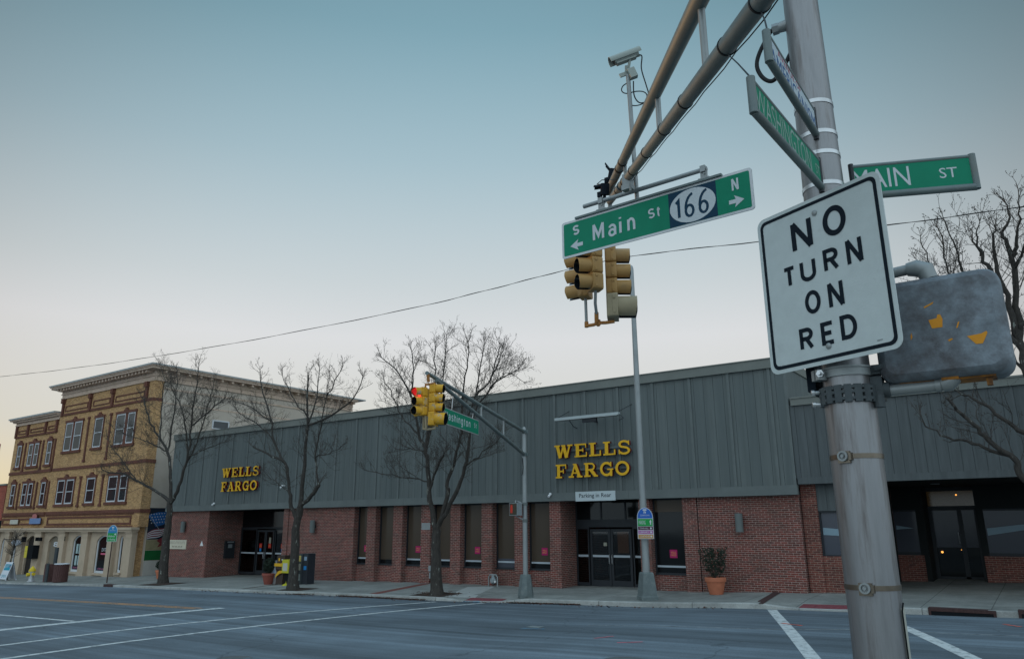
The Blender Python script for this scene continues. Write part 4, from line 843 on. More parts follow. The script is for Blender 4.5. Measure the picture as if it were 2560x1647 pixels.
# things hung on the front
t = thing('house_number_sign', (-54.25, 24.4, 1.2), 'hanging white number sign 82 on a black bracket beside the taupe doorway', 'sign')
mb = MB(); put_text(mb, '82', (-54.2, 24.38, 1.28), Xu, Zu, -.68, .68, -.16, .16, 0, .02); mb.build('digits', M['sash_white'], t, smooth=False)
mb = MB(); mb.box(-54.25, -53.6, 24.39, 24.42, 1.02, 1.52); mb.build('board', M['maroon'], t); MB().tube([(-53.35, 24.35, 1.5), (-53.35, 24.35, 1.76), (-53.7, 24.4, 1.74)], .025, 6).build('bracket', M['black'], t)
t = thing('shop_sign', (-58.4, 24.5, 2.8), 'blue shop sign with faded red emblem on the wing above the second pilaster', 'sign')
MB().box(-59.2, -57.55, 24.46, 24.5, 2.62, 3.0).build('board', mat('faded_blue', (.16, .24, .42), .6, var=.1), t); MB().prism([(0, 0), (.75, 0), (.75, .18), (.5, .3), (.1, .26)], (-58.95, 24.47, 3.0), Xu, Zu, (0, -1, 0), .03).build('emblem', mat('faded_red', (.45, .16, .15), .6, var=.3, vscale=12), t)
t = thing('banner', (-61.9, 24.58, 2.7), 'small pale banner on the wing at the far left', 'banner'); MB().box(-62.55, -61.3, 24.55, 24.585, 2.62, 2.93).build('cloth', mat('banner_pale', (.5, .47, .4), .7, var=.2, vscale=8), t)
t = thing('oval_sign', (-59.6, 24.0, 1.3), 'pale oval shop sign hanging from a thin black bar', 'sign')
MB().prism(circ(.75, 28, 0, 0, .19), (-59.6, 23.98, 1.35), Xu, Zu, (0, -1, 0), .04).build('board', mat('oval_pale', (.45, .47, .52), .6, var=.12, vscale=12), t)
MB().tube([(-62.0, 24.15, 1.57), (-59.0, 24.15, 1.57)], .022, 6).build('bar', M['black'], t); MB().box(-59.1, -59.05, 24.1, 24.4, 1.4, 1.75).build('bracket', M['black'], t); mb = MB(); mb.tube([(-60.1, 24.1, 1.57), (-60.1, 24.0, 1.46)], .01, 5); mb.tube([(-59.15, 24.1, 1.57), (-59.15, 24.0, 1.46)], .01, 5); mb.build('hanger', M['black'], t)
t = thing('box_sign', (-57.2, 24.35, .8), 'black box sign with a yellow face beside the dark arched doorway', 'sign')
MB().box(-57.55, -56.75, 23.95, 24.34, .32, 1.2).build('case', M['black'], t); MB().box(-57.95, -57.56, 23.94, 24.0, .38, 1.15).build('face', mat('box_yellow', (.62, .50, .06), .5, var=.08), t)
t = thing('wall_lantern', (-56.6, 24.3, 1.65), 'pair of small black lanterns on the stucco above the box sign', 'lantern'); mb = MB(); mb.box(-57.0, -56.85, 24.1, 24.28, 1.48, 1.72); mb.box(-56.5, -56.35, 24.1, 24.28, 1.48, 1.72); mb.box(-56.9, -56.4, 24.24, 24.28, 1.62, 1.66); mb.build('body', M['black'], t)
# red brick house at the very left
rh = thing('red_shop_building', (-72, 24.8, -.8), 'red brick shop building beyond the yellow brick wing at the left edge', 'building')
MB().box(-84, -64.62, 24.75, 40, 2.9, 5.5).build('wall', M['redhouse'], rh); MB().box(-84, -64.6, 24.68, 40.05, 5.5, 5.62).build('coping', M['coping'], rh)
MB().box(-84, -64.62, 24.8, 40, -1.6, 2.9).build('shopfront', M['stucco'], rh); MB().box(-64.95, -64.62, 24.7, 24.8, -1.6, 2.9).build('pilaster', M['dark_frame'], rh); mb = MB(); mb.box(-70, -65.3, 24.77, 24.8, -.4, 2.2); mb.build('window', M['pane_house'], rh)
# two unseen brick buildings beyond the left edge: one added as a blocker that keeps the low sun off the street, one shows in the lower sash windows
for nm, y0, y1, h, l in (('unseen_building', 14.6, 34, 11.2, 'unseen red brick building added at the left bend to block the low sun'), ('unseen_building', -16, 3.5, 9.6, 'red brick building opposite the yellow brick wing across the street')):
    nb = thing(nm, (-105, (y0 + y1) / 2, -1), l, 'building')
    MB().box(-118, -92, y0, y1, -2.5, h).build('wall', M['redhouse'], nb)
    y = y0 + 1.2
    while y < y1 - 1.5:
        for z in (1.0, 4.5): MB().box(-91.99, -91.95, y, y + 1.4, z, z + 2.2).build('window', M['pane_house'], nb)
        y += 4
# ------------------------------------------------------------------ near mast arm pole and everything fixed to it
V = Vector
PX, PY = -.634, 3.42
def band(mb, x, y, z, r, h=.016, t=.003, m=0, n=40): mb.lathe((x, y, z - h/2), [(r, 0), (r + t, 0), (r + t, h), (r, h)], n, m)
def prad(z): return .1025 if z < 2.86 else .0985 - (z - 2.86) * .0098
near = thing('mast_arm_pole', (PX, PY, .25), 'thick weathered metal pole close to the camera with two long arms reaching over the road', 'signal pole', 'traffic signal poles')
mb = MB(); mb.lathe((PX, PY, 0), [(.104, .2), (.1035, 1.2), (.1025, 2.0), (.1025, 2.86), (.0985, 2.865)] + [(prad(z), z) for z in (3.2, 3.6, 4.0, 4.4, 4.8, 5.2, 5.6, 6.0, 6.3)], 48); mb.build('pole', M['galv_pole'], near)
mb = MB(); mb.lathe((PX, PY, .24), [(.2, 0), (.2, .05), (.16, .06), (.15, .35), (.115, .42), (.107, .44)], 8); mb.build('base', M['galv'], near)
MB().lathe((PX, PY, 6.3), [(prad(6.3) + .005, -.02), (prad(6.3) + .005, .02), (.03, .06), (0, .06)], 32).build('cap', M['galv'], near)
# hand hole cover on the right flank
a0 = rad(3); mb = MB()
P = []
for i in range(9):
    a = a0 + rad(-20 + 5.5 * i); P.append([(PX + .1062 * math.cos(a), PY + .1062 * math.sin(a), z) for z in (1.1, 1.98)])
mb.grid(P); 
for P_ in (P[0], P[-1]): mb.add([P_[0], P_[1], (PX, PY, 1.98), (PX, PY, 1.1)], [(0, 1, 2, 3)])
mb.add([p[1] for p in P] + [(PX, PY, 1.98)], [tuple(range(10))]); mb.build('access_cover', mat('cover_pale', (.42, .42, .36), .5, metal=.2, var=.1), near)
mb = MB(); a = a0 + rad(-22); mb.tube([(PX + .110 * math.cos(a0 + rad(-14)), PY + .110 * math.sin(a0 + rad(-14)), 2.0), (PX + .109 * math.cos(a), PY + .109 * math.sin(a), 1.97)] + [(PX + .109 * math.cos(a), PY + .109 * math.sin(a), z) for z in (1.9, 1.5, 1.1)], .0035, 6); mb.build('gasket', M['black'], near)
# straps with buckles on the lower pole
for z, dx in ((2.57, -.26), (2.055, -.05)):
    mb = MB(); band(mb, PX, PY, z, .1025, .02, .003); d = V((dx, -1, 0)).normalized(); c = V((PX, PY, z)) + d * .108; u, v = V((-d.y, d.x, 0)), V((0, 0, 1))
    o = mb.build('strap', M['strap_dark'], near); b = MB(); b.obox(c + V((0, 0, -.004)), u, v, d, .05, .048, .014); b.obox(c + u * .027 + V((0, 0, -.002)), u, v, d, .012, .03, .022); b.build('buckle', M['strap_dark'], o); b = MB(); b.lathe(c + d * .006, [(.021, 0), (.021, .012), (.014, .012), (.013, .004), (0, .004)], 20, axis=d); b.lathe(c + d * .008, [(.007, 0), (.007, .012), (0, .012)], 8, axis=d); b.build('buckle_nut', M['galv'], o)
for z in (4.22, 4.06, 3.955, 3.80): o = MB(); band(o, PX, PY, z, prad(z), .019, .003); o.build('strap', M['steel_bright'], near)
# interlocking chain clamp and upper clamp
mb = MB(); zc = 2.83; rng = random.Random(1)
for i in range(18):
    a = 2 * math.pi * i / 18; c = V((PX, PY, zc)) + V((math.cos(a), math.sin(a), 0)) * .110; u = V((-math.sin(a), math.cos(a), 0)); n = V((math.cos(a), math.sin(a), 0))
    mb.obox(c, u, Zu, n, .029, .074, .014)
    for zz in (-.022, .006, .026): mb.obox(c + u * .0195 + V((0, 0, zz)), u, Zu, n, .014, .012, .0135)
o = mb.build('chain_clamp', mat('clamp_dark', (.065, .075, .08), .6, var=.2, vscale=20), near)
mb = MB(); d = V((-.93, -.36, 0)).normalized()
for zz in (.022, -.03): mb.cyl(V((PX, PY, zc + zz)) + d * .10, V((PX, PY, zc + zz)) + d * .142, .008, n=10); mb.lathe(V((PX, PY, zc + zz)) + d * .138, [(.012, 0), (.012, .012), (0, .014)], 10, axis=d)
mb.build('bolt', M['steel_bright'], o)
mb = MB(); band(mb, PX, PY, 2.925, .1, .034, .006); band(mb, PX, PY, 2.945, .1, .008, .011); d = V((-.72, -.69, 0)).normalized(); s = V((-d.y, d.x, 0)); mb.obox(V((PX, PY, 2.922)) + d * .12, s, Zu, d, .02, .045, .04); mb.obox(V((PX, PY, 2.922)) + d * .12 - s * .03, s, Zu, d, .02, .045, .04)
o = mb.build('sign_clamp', M['galv'], near); mb = MB(); mb.lathe(V((PX, PY, 2.925)) + d * .125 + s * .01, [(.017, 0), (.017, .012), (.009, .012), (.009, .026), (0, .026)], 6, axis=(s * .6 + d * .8)); mb.build('bolt', M['steel_bright'], o)
# arms
LA, LT = V((-.65, 3.42, 5.08)), V((-4.45, 8.75, 6.755)); UA, UT = V((-.66, 3.42, 5.85)), V((-4.41, 8.63, 6.84))
def lerp(a, b, t): return a + (b - a) * t
mb = MB(); mb.tube([lerp(LA, LT, t / 8) for t in range(9)], [.064 - .0016 * t for t in range(9)], 24); o_low = mb.build('lower_arm', M['galv_arm'], near)
mb = MB(); mb.tube([lerp(UA, UT, t / 8) for t in range(9)], [.076 - .0030 * t for t in range(9)], 24); o_up = mb.build('upper_arm', M['galv_arm'], near)
for t in (.24, .485, .79):
    a = lerp(LA, LT, t); b = lerp(UA, UT, t); b = V((a.x, a.y, b.z)); MB().cyl(a, b, .027 if t < .7 else .022, n=14).build('arm_strut', M['galv'], near)
mb = MB(); mb.lathe((PX, PY, 5.0), [(.09, 0), (.1, .01), (.1, .17), (.09, .18)], 32); mb.lathe((PX, PY, 5.77), [(.085, 0), (.095, .01), (.095, .16), (.085, .17)], 32); mb.build('arm_collar', M['galv'], near)
ax = (LT - LA).normalized()
def arm_ring(t, r=None):
    c = lerp(LA, LT, t); rr = (.064 - .0128 * t) if r is None else r; m2 = MB(); m2.lathe(c - ax * .008, [(rr, 0), (rr + .006, 0), (rr + .006, .016), (rr, .016)], 28, axis=ax); m2.build('cable_tie', M['cable'], near)
for t in (.07, .165, .335, .455, .585, .71, .80, .84, .88): arm_ring(t)
for t in (.80, .84): c = lerp(UA, UT, t); MB().lathe(c - ax * .02, [(.0, 0), (.060, 0), (.062, .035), (0, .035)], 24, axis=(UT - UA).normalized()).build('cable_tie', M['cable'], near)
side = V((ax.y, -ax.x, 0)).normalized()
mb = MB(); pts = []
for i in range(22):
    t = .05 + .82 * i / 21; c = lerp(LA, LT, t); r = .068 - .0128 * t; sag = .02 * abs(math.sin(i * 1.1)); pts.append(c + side * (r * .8 + .004) + V((0, 0, -r * .6 - sag)))
mb.tube(pts, .0045, 5); mb.build('arm_cable', M['cable'], near)
mb = MB(); mb.tube([lerp(UA, UT, .82) + V((0, 0, -.05)), lerp(UA, UT, .88) + V((.03, 0, -.055)), lerp(UA, UT, .93) + V((-.03, 0, -.055)), lerp(UA, UT, .99) + V((.02, 0, -.05))], .006, 5); mb.tube([lerp(UA, UT, .84) + V((-.04, 0, -.035)), lerp(UA, UT, .9) + V((.03, 0, -.055)), lerp(UA, UT, .98) + V((-.04, 0, -.03))], .005, 5); mb.build('arm_cable', M['cable'], near)
# cable outlet and drip loop behind the blade signs
mb = MB(); c = V((PX, PY, 4.72)); d = V((-.97, -.1, -.05)).normalized(); mb.cyl(c + d * .06, c + d * .12, .03, .024, 14); mb.cyl(c + d * .115, c + d * .145, .028, .028, 6); mb.build('cable_gland', M['galv'], near)
mb = MB(); mb.tube(spl([c + d * .14, V((-.79, 3.4, 4.70)), V((-.85, 3.4, 4.61)), V((-.87, 3.4, 4.54)), V((-.85, 3.4, 4.47)), V((-.81, 3.4, 4.43)), V((-.77, 3.4, 4.45)), V((-.72, 3.4, 4.52)), V((-.68, 3.41, 4.60))]), .0105, 10); mb.build('drip_loop', M['cable'], near)

# NO TURN ON RED sign
sc = V((-.654, 3.263, 3.331)); su = V((.909, -.417, 0)).normalized(); sn = V((su.y, -su.x, 0)); sn = sn if sn.y < 0 else -sn
t = thing('regulatory_sign', sc, 'white rectangular traffic sign with black border and four lines of black capitals', 'road sign')
mb = MB(); w, h = .64, .752
mb.prism(rrect(w, h, .04), sc, su, Zu, sn, .004, 0); plate = mb.build('plate', [M['sign_white'], M['alu']], t, smooth=False)
o_ = rrect(w - .035, h - .035, .032); i_ = rrect(w - .066, h - .066, .022); k = len(o_); mb = MB(); q = sc + sn * .0012
mb.add([q + su * a + V((0, 0, b)) for a, b in o_] + [q + su * a + V((0, 0, b)) for a, b in i_], [(j, (j+1) % k, k + (j+1) % k, k + j) for j in range(k)]); mb.build('border', M['sign_black'], t, smooth=False)
# highway alphabet: constant-weight strokes in a box (width, height 1)
HW = {
 'N': [[(0, 0), (0, 1)], [(0, 1), (1, 0)], [(1, 0), (1, 1)]],
 'O': [('loop', arc(.5, .5, .5, .5, 0, 360, 40)[:-1])],
 'T': [[(0, 1), (1, 1)], [(.5, .98), (.5, 0)]],
 'U': [[(0, 1), (0, .32)] + arc(.5, .32, .5, .32, 180, 360, 16) + [(1, .32), (1, 1)]],
 'R': [[(0, 0), (0, 1), (.55, 1)] + arc(.56, .76, .44, .24, 90, -90, 14) + [(.0, .52)], [(.5, .52), (1, 0)]],
 'E': [[(1, 1), (0, 1), (0, 0), (1, 0)], [(0, .5), (.85, .5)]],
 'D': [('loop', [(0, 0), (0, 1), (.4, 1)] + arc(.42, .5, .58, .5, 90, -90, 20) + [(.4, 0)])],
 'S': [arc(.5, .75, .5, .25, 30, 270, 18) + arc(.5, .25, .5, .25, 90, -150, 18)],
}
HW.update({
 'M': [[(0, 0), (0, 1)], [(0, 1), (.5, .22), (1, 1)], [(1, 1), (1, 0)]],
 'W': [[(0, 1), (.26, 0), (.5, .85), (.74, 0), (1, 1)]],
 'a': [arc(.47, .66, .49, .34, 155, 0, 12) + [(.96, 0)], ('loop', arc(.46, .29, .46, .29, 0, 360, 24)[:-1])],
 'i': [[(.5, 0), (.5, .72)], [(.5, .9), (.5, 1.0)]],
 'n': [[(0, 0), (0, 1)], arc(.5, .58, .5, .42, 180, 0, 14) + [(1, 0)]],
 't': [[(.42, 1), (.42, .25)] + arc(.75, .25, .33, .25, 180, 280, 8), [(0, .74), (1, .74)]],
 's': [arc(.5, .75, .5, .25, 30, 270, 18) + arc(.5, .25, .5, .25, 90, -150, 18)],
 'h': [[(0, 0), (0, 1)], arc(.5, .42, .5, .28, 180, 0, 14) + [(1, 0)]],
 'g': [('loop', arc(.48, .66, .48, .34, 0, 360, 24)[:-1]), [(.98, 1), (.98, .22)] + arc(.5, .22, .48, .22, 0, -150, 12)],
 'o': [('loop', arc(.5, .5, .5, .5, 0, 360, 30)[:-1])],
})
def hw(mb, ch, o, u, v, x0, x1, y0, y1, wt, m=0):
    """letter ink box x0..x1, y0..y1, stroke weight wt (metres)"""
    X0, X1, Y0, Y1 = x0 + wt/2, x1 - wt/2, y0 + wt/2, y1 - wt/2
    for i, s in enumerate(HW[ch]):
        lp = s[0] == 'loop'; pts = [(X0 + (X1 - X0) * a, Y0 + (Y1 - Y0) * b) for a, b in (s[1] if lp else s)]
        if not lp and len(s) == 2 and ch in 'N' : 
            (xa, ya), (xb, yb_) = pts; ext = wt / 2
            pts = [(xa, ya + (ext if ya > yb_ else -ext) * (1 if xa == xb else .99)), (xb, yb_ + (ext if yb_ > ya else -ext) * (1 if xa == xb else .99))]
        L, R = rib(pts, wt, lp); k = len(L); oo = V(o) + V(u).cross(V(v)) * (.00025 * i)
        P = lambda p: oo + V(u) * p[0] + V(v) * p[1]
        mb.add([P(p) for p in L] + [P(p) for p in R], [(a, (a+1) % k, k + (a+1) % k, k + a) for a in range(k if lp else k - 1)], m)
q = sc + sn * .0016
for word in ((('N', -.133, -.022, .163, .291), ('O', .035, .149, .165, .301)), (('T', -.20, -.130, .003, .10), ('U', -.106, -.024, .004, .107), ('R', .017, .09, .014, .118), ('N', .13, .205, .018, .121)), (('O', -.099, -.019, -.146, -.041), ('N', .02, .095, -.141, -.038)), (('R', -.147, -.077, -.30, -.199), ('E', -.036, .031, -.297, -.196), ('D', .060, .137, -.294, -.189))):
    mb = MB()
    for ch, x0, x1, y0, y1 in word: hw(mb, ch, q, su, Zu, x0, x1, y0, y1, .0245 if y0 > .15 else .0185)
    mb.build('lettering', M['sign_black'], t, smooth=False)
mb = MB(); put_text(mb, 'R10-11b', q, su, Zu, -.276, -.242, -.347, -.340); put_text(mb, 'NJDOT', q, su, Zu, .216, .240, -.333, -.325); mb.build('small_print', M['sign_black'], t, smooth=False)
mb = MB()
for b in ((.001, .302), (-.006, -.303)): c = sc + su * b[0] + V((0, 0, b[1])); mb.lathe(c + sn * .001, [(.013, 0), (.013, .003), (.009, .006), (0, .007)], 14, axis=sn); 
mb.build('bolt', M['galv'], t)
mb = MB()
for z in (3.63, 3.02): mb.obox((sc.x + .035, sc.y + .07, z), V((1, 0, 0)), V((0, 0, 1)), V((0, 1, 0)), .05, .05, .12)
mb.build('bracket', M['galv'], t)
# small dark signal edge hanging behind the sign on the left of the pole
t = thing('pedestrian_signal', (-.76, 3.36, 2.9), 'black edge of a small signal hidden behind the white traffic sign', 'pedestrian signal')
MB().box(-.80, -.765, 3.42, 3.62, 2.868, 3.16).build('housing', M['sign_black'], t); MB().tube([(-.77, 3.46, 2.90), (-.72, 3.44, 2.90)], .018, 8).build('bracket', M['black'], t)

# street name blades
def blade(name, a, b, z0, z1, label, face, tx, jobs, hang=None):
    """extruded blade from a (pole end) to b (outer end); front face on the side 'n'"""
    a = V(a); b = V(b); u = (b - a).normalized(); n = V((u.y, -u.x, 0)); L = (b - a).length
    if n.dot(V((0, 0, 2.3)) - a) < 0: n = -n
    t = thing(name, (a.x, a.y, z0), label, 'street sign', 'street name signs on the near pole')
    mid = (a + b) / 2; mid.z = (z0 + z1) / 2
    MB().obox(mid, u, Zu, n, L, z1 - z0 - .02, .012).build('panel', face, t)
    mb = MB()
    for z in (z0 + .012, z1 - .008): mb.tube([V((a.x, a.y, z)), V((b.x, b.y, z))], .0165 if z < (z0 + z1) / 2 else .010, 12)
    mb.cyl(V((b.x, b.y, z0 + .002)), V((b.x, b.y, z1 + .002)), .0165, n=14); mb.build('edge_rail', M['galv_arm'], t)
    MB().cyl(V((a.x, a.y, z0 - .015)), V((a.x, a.y, z1 + .006)), .012, n=10).build('bracket', M['dark_frame'], t)
    front = V((a.x, a.y, z0)) + n * .0068; ur = u if u.cross(Zu).dot(n) > 0 else -u   # reading direction as seen from the face
    base = front if ur == u else front + u * L
    mats = [x for x in tx]; mb = MB()
    for (s, x0, x1, y0, y1, mi) in jobs: put_text(mb, s, base, ur, Zu, x0, x1, y0, y1, mi, .0)
    mb.build('lettering', mats, t, smooth=False)
    return t
blade('street_sign', (-.52, 3.508, 0), (-.048, 3.718, 0), 3.755, 3.925, 'green street name blade pointing right from the near pole, partly hidden by the white sign', M['sign_green'], [M['sign_text']], [('MAIN', .0, .245, .045, .14, 0), ('ST', .37, .445, .065, .115, 0)])
blade('street_sign', (-.625, 3.33, 0), (-.67, 2.51, 0), 3.765, 3.915, 'green street name blade pointing toward the camera below the white blade', M['sign_green'], [mat('faded_letter', (.26, .36, .31), .7)], [('WASHINGTON', .02, .68, .026, .128, 0), ('ST', .74, .80, .05, .1, 0)])
blade('street_sign', (-.62, 3.33, 0), (-.625, 2.63, 0), 4.03, 4.17, 'white street name blade with blue capitals above the green blade', mat('blade_white', (.46, .52, .56), .5), [mat('blade_blue', (.03, .10, .26), .5), mat('blade_red', (.42, .10, .14), .5)], [('AMERICANISM', .02, .68, .012, .088, 0), ('AVENUE OF', .12, .46, .096, .128, 1)])
def hanger(name, a, b, label):
    a = V(a); b = V(b); tag(MB().tube([a, lerp(a, b, .5) + V((.004, 0, 0)), b], .004, 6).build(name, M['cable']), label, 'hanger wire')
hanger('hanger_wire', lerp(LA, LT, .07) + V((.0, 0, -.066)), (-.623, 2.65, 4.172), 'black wire from the lower arm down to the white blade')
hanger('hanger_wire', lerp(LA, LT, .165) + V((.0, 0, -.064)), (-.668, 2.53, 3.917), 'black wire from the lower arm down to the green blade')

# pedestrian signal seen from the back
t = thing('pedestrian_signal', (-.25, 3.45, 2.85), 'large weathered grey back of a pedestrian signal with peeled orange patches', 'pedestrian signal')
W_, H_ = .482, .432; cx, cz = -.262, 3.078; yb_ = 3.365
secs = [(yb_, .85, .045), (yb_ + .012, .94, .055), (yb_ + .035, .985, .06), (yb_ + .10, 1.0, .06), (yb_ + .17, 1.0, .06)]
mb = MB(); P = []
for y, k, r in secs: P.append([(cx + a, y, cz + b) for a, b in rrect(W_ * k if k < .99 else W_, H_ * k if k < .99 else H_, r)])
P = [r + [r[0]] for r in P]; mb.grid(P); mb.add([p for p in P[0][:-1]], [tuple(range(len(P[0]) - 1))]); mb.add([p for p in P[-1][:-1]], [tuple(range(len(P[0]) - 2, -1, -1))])
body = mb.build('housing', M['box_grey'], t, angle=50, recalc=True)
for i, p in enumerate(([(-.018, -.012), (.02, -.012), (.024, .022), (.018, .042), (.008, .042), (.004, .028), (-.026, .024)], [(.098, -.062), (.124, -.098), (.147, -.098), (.168, -.058), (.165, -.05), (.147, -.058)], [(.066, -.024), (.072, -.022), (.081, .002), (.075, .0)], [(.03, -.068), (.044, -.062), (.05, -.066), (.036, -.074)], [(-.10, -.05), (-.092, -.038), (-.094, -.018), (-.098, -.03)], [(-.036, .082), (.002, .098), (-.002, .09), (-.034, .076)])):
    pp = p if sum(p[j][0]*p[(j+1)%len(p)][1]-p[(j+1)%len(p)][0]*p[j][1] for j in range(len(p))) > 0 else p[::-1]
    mb = MB(); mb.flat([(cx + a, cz + b) for a, b in pp], (0, yb_ - .0015, 0), Xu, Zu); mb.build('peeled_patch', M['box_orange'], t, smooth=False)
mb = MB(); y0 = yb_ + .05; zb_ = cz - H_/2
mb.box(cx - .015, cx + .045, y0 - .02, y0 + .06, zb_ - .006, zb_ + .02); mb.box(cx - .17, cx + .17, y0, y0 + .12, zb_ - .004, zb_ + .004)
for x in (cx - .12, cx + .135): mb.box(x, x + .02, y0 + .02, y0 + .05, zb_ - .035, zb_)
mb.build('bottom_bracket', M['box_orange_dirty'], t)
mb = MB(); yp = 3.43
mb.tube([(PX + .09, 3.42, 2.84), (-.35, yp, 2.842), (-.282, yp, 2.843), (-.255, yp, 2.852), (-.242, yp, 2.875), (-.242, yp, 2.90)], .0235, 14)
mb.lathe((-.305, yp, 2.8425), [(.027, 0), (.027, .02), (.0235, .02)], 14, axis=(1, 0, 0)); mb.tube([(-.282, yp, 2.843), (-.26, yp, 2.848), (-.245, yp, 2.863), (-.242, yp, 2.89)], [.0285, .034, .035, .03], 14)
mb.build('lower_pipe', M['galv'], t); mb = MB(); mb.tube([(PX + .08, 3.42, 3.335), (-.42, yp, 3.345), (-.31, yp, 3.352), (-.28, yp, 3.338), (-.265, yp, 3.315), (-.265, yp, 3.27)], .0225, 14); mb.tube([(-.345, yp, 3.35), (-.31, yp, 3.35), (-.277, yp, 3.334), (-.266, yp, 3.29)], [.028, .036, .039, .034], 14)
mb.build('upper_pipe', M['galv'], t)
MB().lathe((-.43, yp, 2.8415), [(.024, 0), (.0245, .0), (.0245, .016), (.024, .016)], 16, axis=(1, 0, 0)).build('pipe_tape', mat('tape', (.36, .35, .27), .6), t)
mb = MB(); mb.box(PX + .095, PX + .14, 3.39, 3.46, 2.80, 2.90); mb.lathe((PX + .14, 3.42, 2.845), [(.032, -.02), (.032, .02), (.028, .025)], 12, axis=(1, 0, 0)); mb.lathe((PX + .12, 3.40, 2.77), [(.022, 0), (.022, .05)], 10); mb.box(PX + .09, PX + .14, 3.39, 3.45, 2.91, 2.95); mb.cyl((PX + .12, 3.38, 2.93), (PX + .16, 3.38, 2.94), .012, n=8); mb.build('clamp', M['clamp_dark'] if 'clamp_dark' in M else bpy.data.materials['clamp_dark'], t)

# long mast arm sign
c0 = V((-3.339, 7.572, 5.817)); u0 = V((.9987, -.0506, 0)); n0 = V((-.0506, -.9987, 0)); W0, H0 = 2.5, .492
t = thing('guide_sign', c0, 'long green street sign with a white oval route number hung under the near arm', 'road sign')
MB().prism(rrect(W0, H0, .035), c0, u0, Zu, n0, .012).build('plate', M['alu'], t, smooth=False)
e = .0012; mb = MB(); mb.flat(rrect(W0 - .06, H0 - .06, .02), c0 + n0 * e, u0, Zu); mb.build('green_field', M['sign_green'], t, smooth=False)
MB().flat([(.254, -.214), (.836, -.214), (.836, .214), (.254, .214)], c0 + n0 * (2*e), u0, Zu).build('route_panel', M['sign_navy'], t, smooth=False)
MB().flat(circ(.279, 44, .545, 0, .204), c0 + n0 * (3*e), u0, Zu).build('route_oval', M['sign_text'], t, smooth=False)
mb = MB(); q = c0 + n0 * (4*e)
# digits 1 6 6 as strokes
def stroke(pts, wt, closed=False, k_=0):
    L, R = rib(pts, wt, closed); k = len(L); oo = q + n0 * (.0004 * k_); mb.add([oo + u0 * p[0] + V((0, 0, p[1])) for p in L] + [oo + u0 * p[0] + V((0, 0, p[1])) for p in R], [(a, (a+1) % k, k + (a+1) % k, k + a) for a in range(k if closed else k - 1)])
stroke([(.345, .062), (.378, .092), (.378, -.118)], .034)
for x0 in (.446, .617):
    w6 = .123; cx6 = x0 + w6/2; rx, ry = w6/2 - .016, .066
    stroke(arc(cx6, -.06, rx, ry, 0, 360, 24)[:-1], .031, True); stroke(arc(cx6 + .062, -.04, .107, .18, 178, 98, 14), .031, False, 1)
mb.build('route_number', M['sign_navy'], t, smooth=False)
mb = MB()
for ch, x0, x1, y0, y1, wt in (('M', -.787, -.622, -.120, .117, .034), ('a', -.563, -.447, -.119, .045, .031), ('i', -.412, -.374, -.118, .118, .034), ('n', -.298, -.190, -.118, .058, .032), ('S', -.014, .072, -.028, .096, .022), ('t', .092, .150, -.028, .100, .021)): hw(mb, ch, q, u0, Zu, x0, x1, y0, y1, wt)
mb.build('lettering', M['sign_text'], t, smooth=False); mb = MB()
hw(mb, 'S', q, u0, Zu, -1.078, -.982, .036, .166, .026); hw(mb, 'N', q, u0, Zu, 1.016, 1.095, .029, .166, .022)
mb.build('direction_letter', M['sign_text'], t, smooth=False); mb = MB()
arr = [(-1.122, -.102), (-1.0, -.03), (-1.02, -.078), (-.935, -.078), (-.935, -.126), (-1.02, -.126), (-1.0, -.174)]; mb.flat(arr[::-1], q, u0, Zu); mb.build('arrow', M['sign_text'], t, smooth=False); mb = MB()
ar2 = [(1.145, -.1), (1.035, -.03), (1.05, -.077), (.972, -.077), (.972, -.124), (1.05, -.124), (1.035, -.17)]; mb.flat(ar2, q, u0, Zu)
mb.build('arrow', M['sign_text'], t, smooth=False)
MB().obox(c0 + V((-.06, 0, H0/2 + .012)) - n0 * .006, u0, Zu, n0, 1.95, .026, .05).build('top_rail', M['galv_arm'], t)
bz = 6.215; bl = c0 + u0 * -.92; br = c0 + u0 * .74; bl.z = br.z = bz; off = -n0 * .02
MB().cyl(bl + off, br + off + V((0, 0, .0)), .027, n=16).build('hanger_bar', M['galv'], t)
for s in (-.66, .70):
    mb = MB(); c = c0 + u0 * s + off; mb.obox(V((c.x, c.y, bz - .06)), u0, Zu, n0, .075, .11, .03); mb.obox(V((c.x, c.y, bz + .0)), u0, Zu, n0, .06, .075, .075); mb.obox(V((c.x, c.y, H0/2 + c0.z + .03)), u0, Zu, n0, .13, .03, .05)
    mb.cyl(V((c.x, c.y, bz - .06)) + n0 * .03 + u0 * .015, V((c.x, c.y, bz - .06)) + n0 * .012 + u0 * .015, .01, n=8); mb.build('hanger_clamp', M['galv'], t)
ca = lerp(LA, LT, .762); mb = MB(); cb = V((ca.x + .0, ca.y - .02, bz + .03)); mb.obox((ca + cb) / 2, u0, Zu, n0, .11, .16, .09); mb.obox(cb + V((0, 0, -.04)), u0, Zu, n0, .13, .06, .09); mb.cyl(cb + V((.05, -.04, -.02)), cb + V((.06, -.06, -.12)), .012, n=6); mb.build('arm_clamp', M['galv'], t)

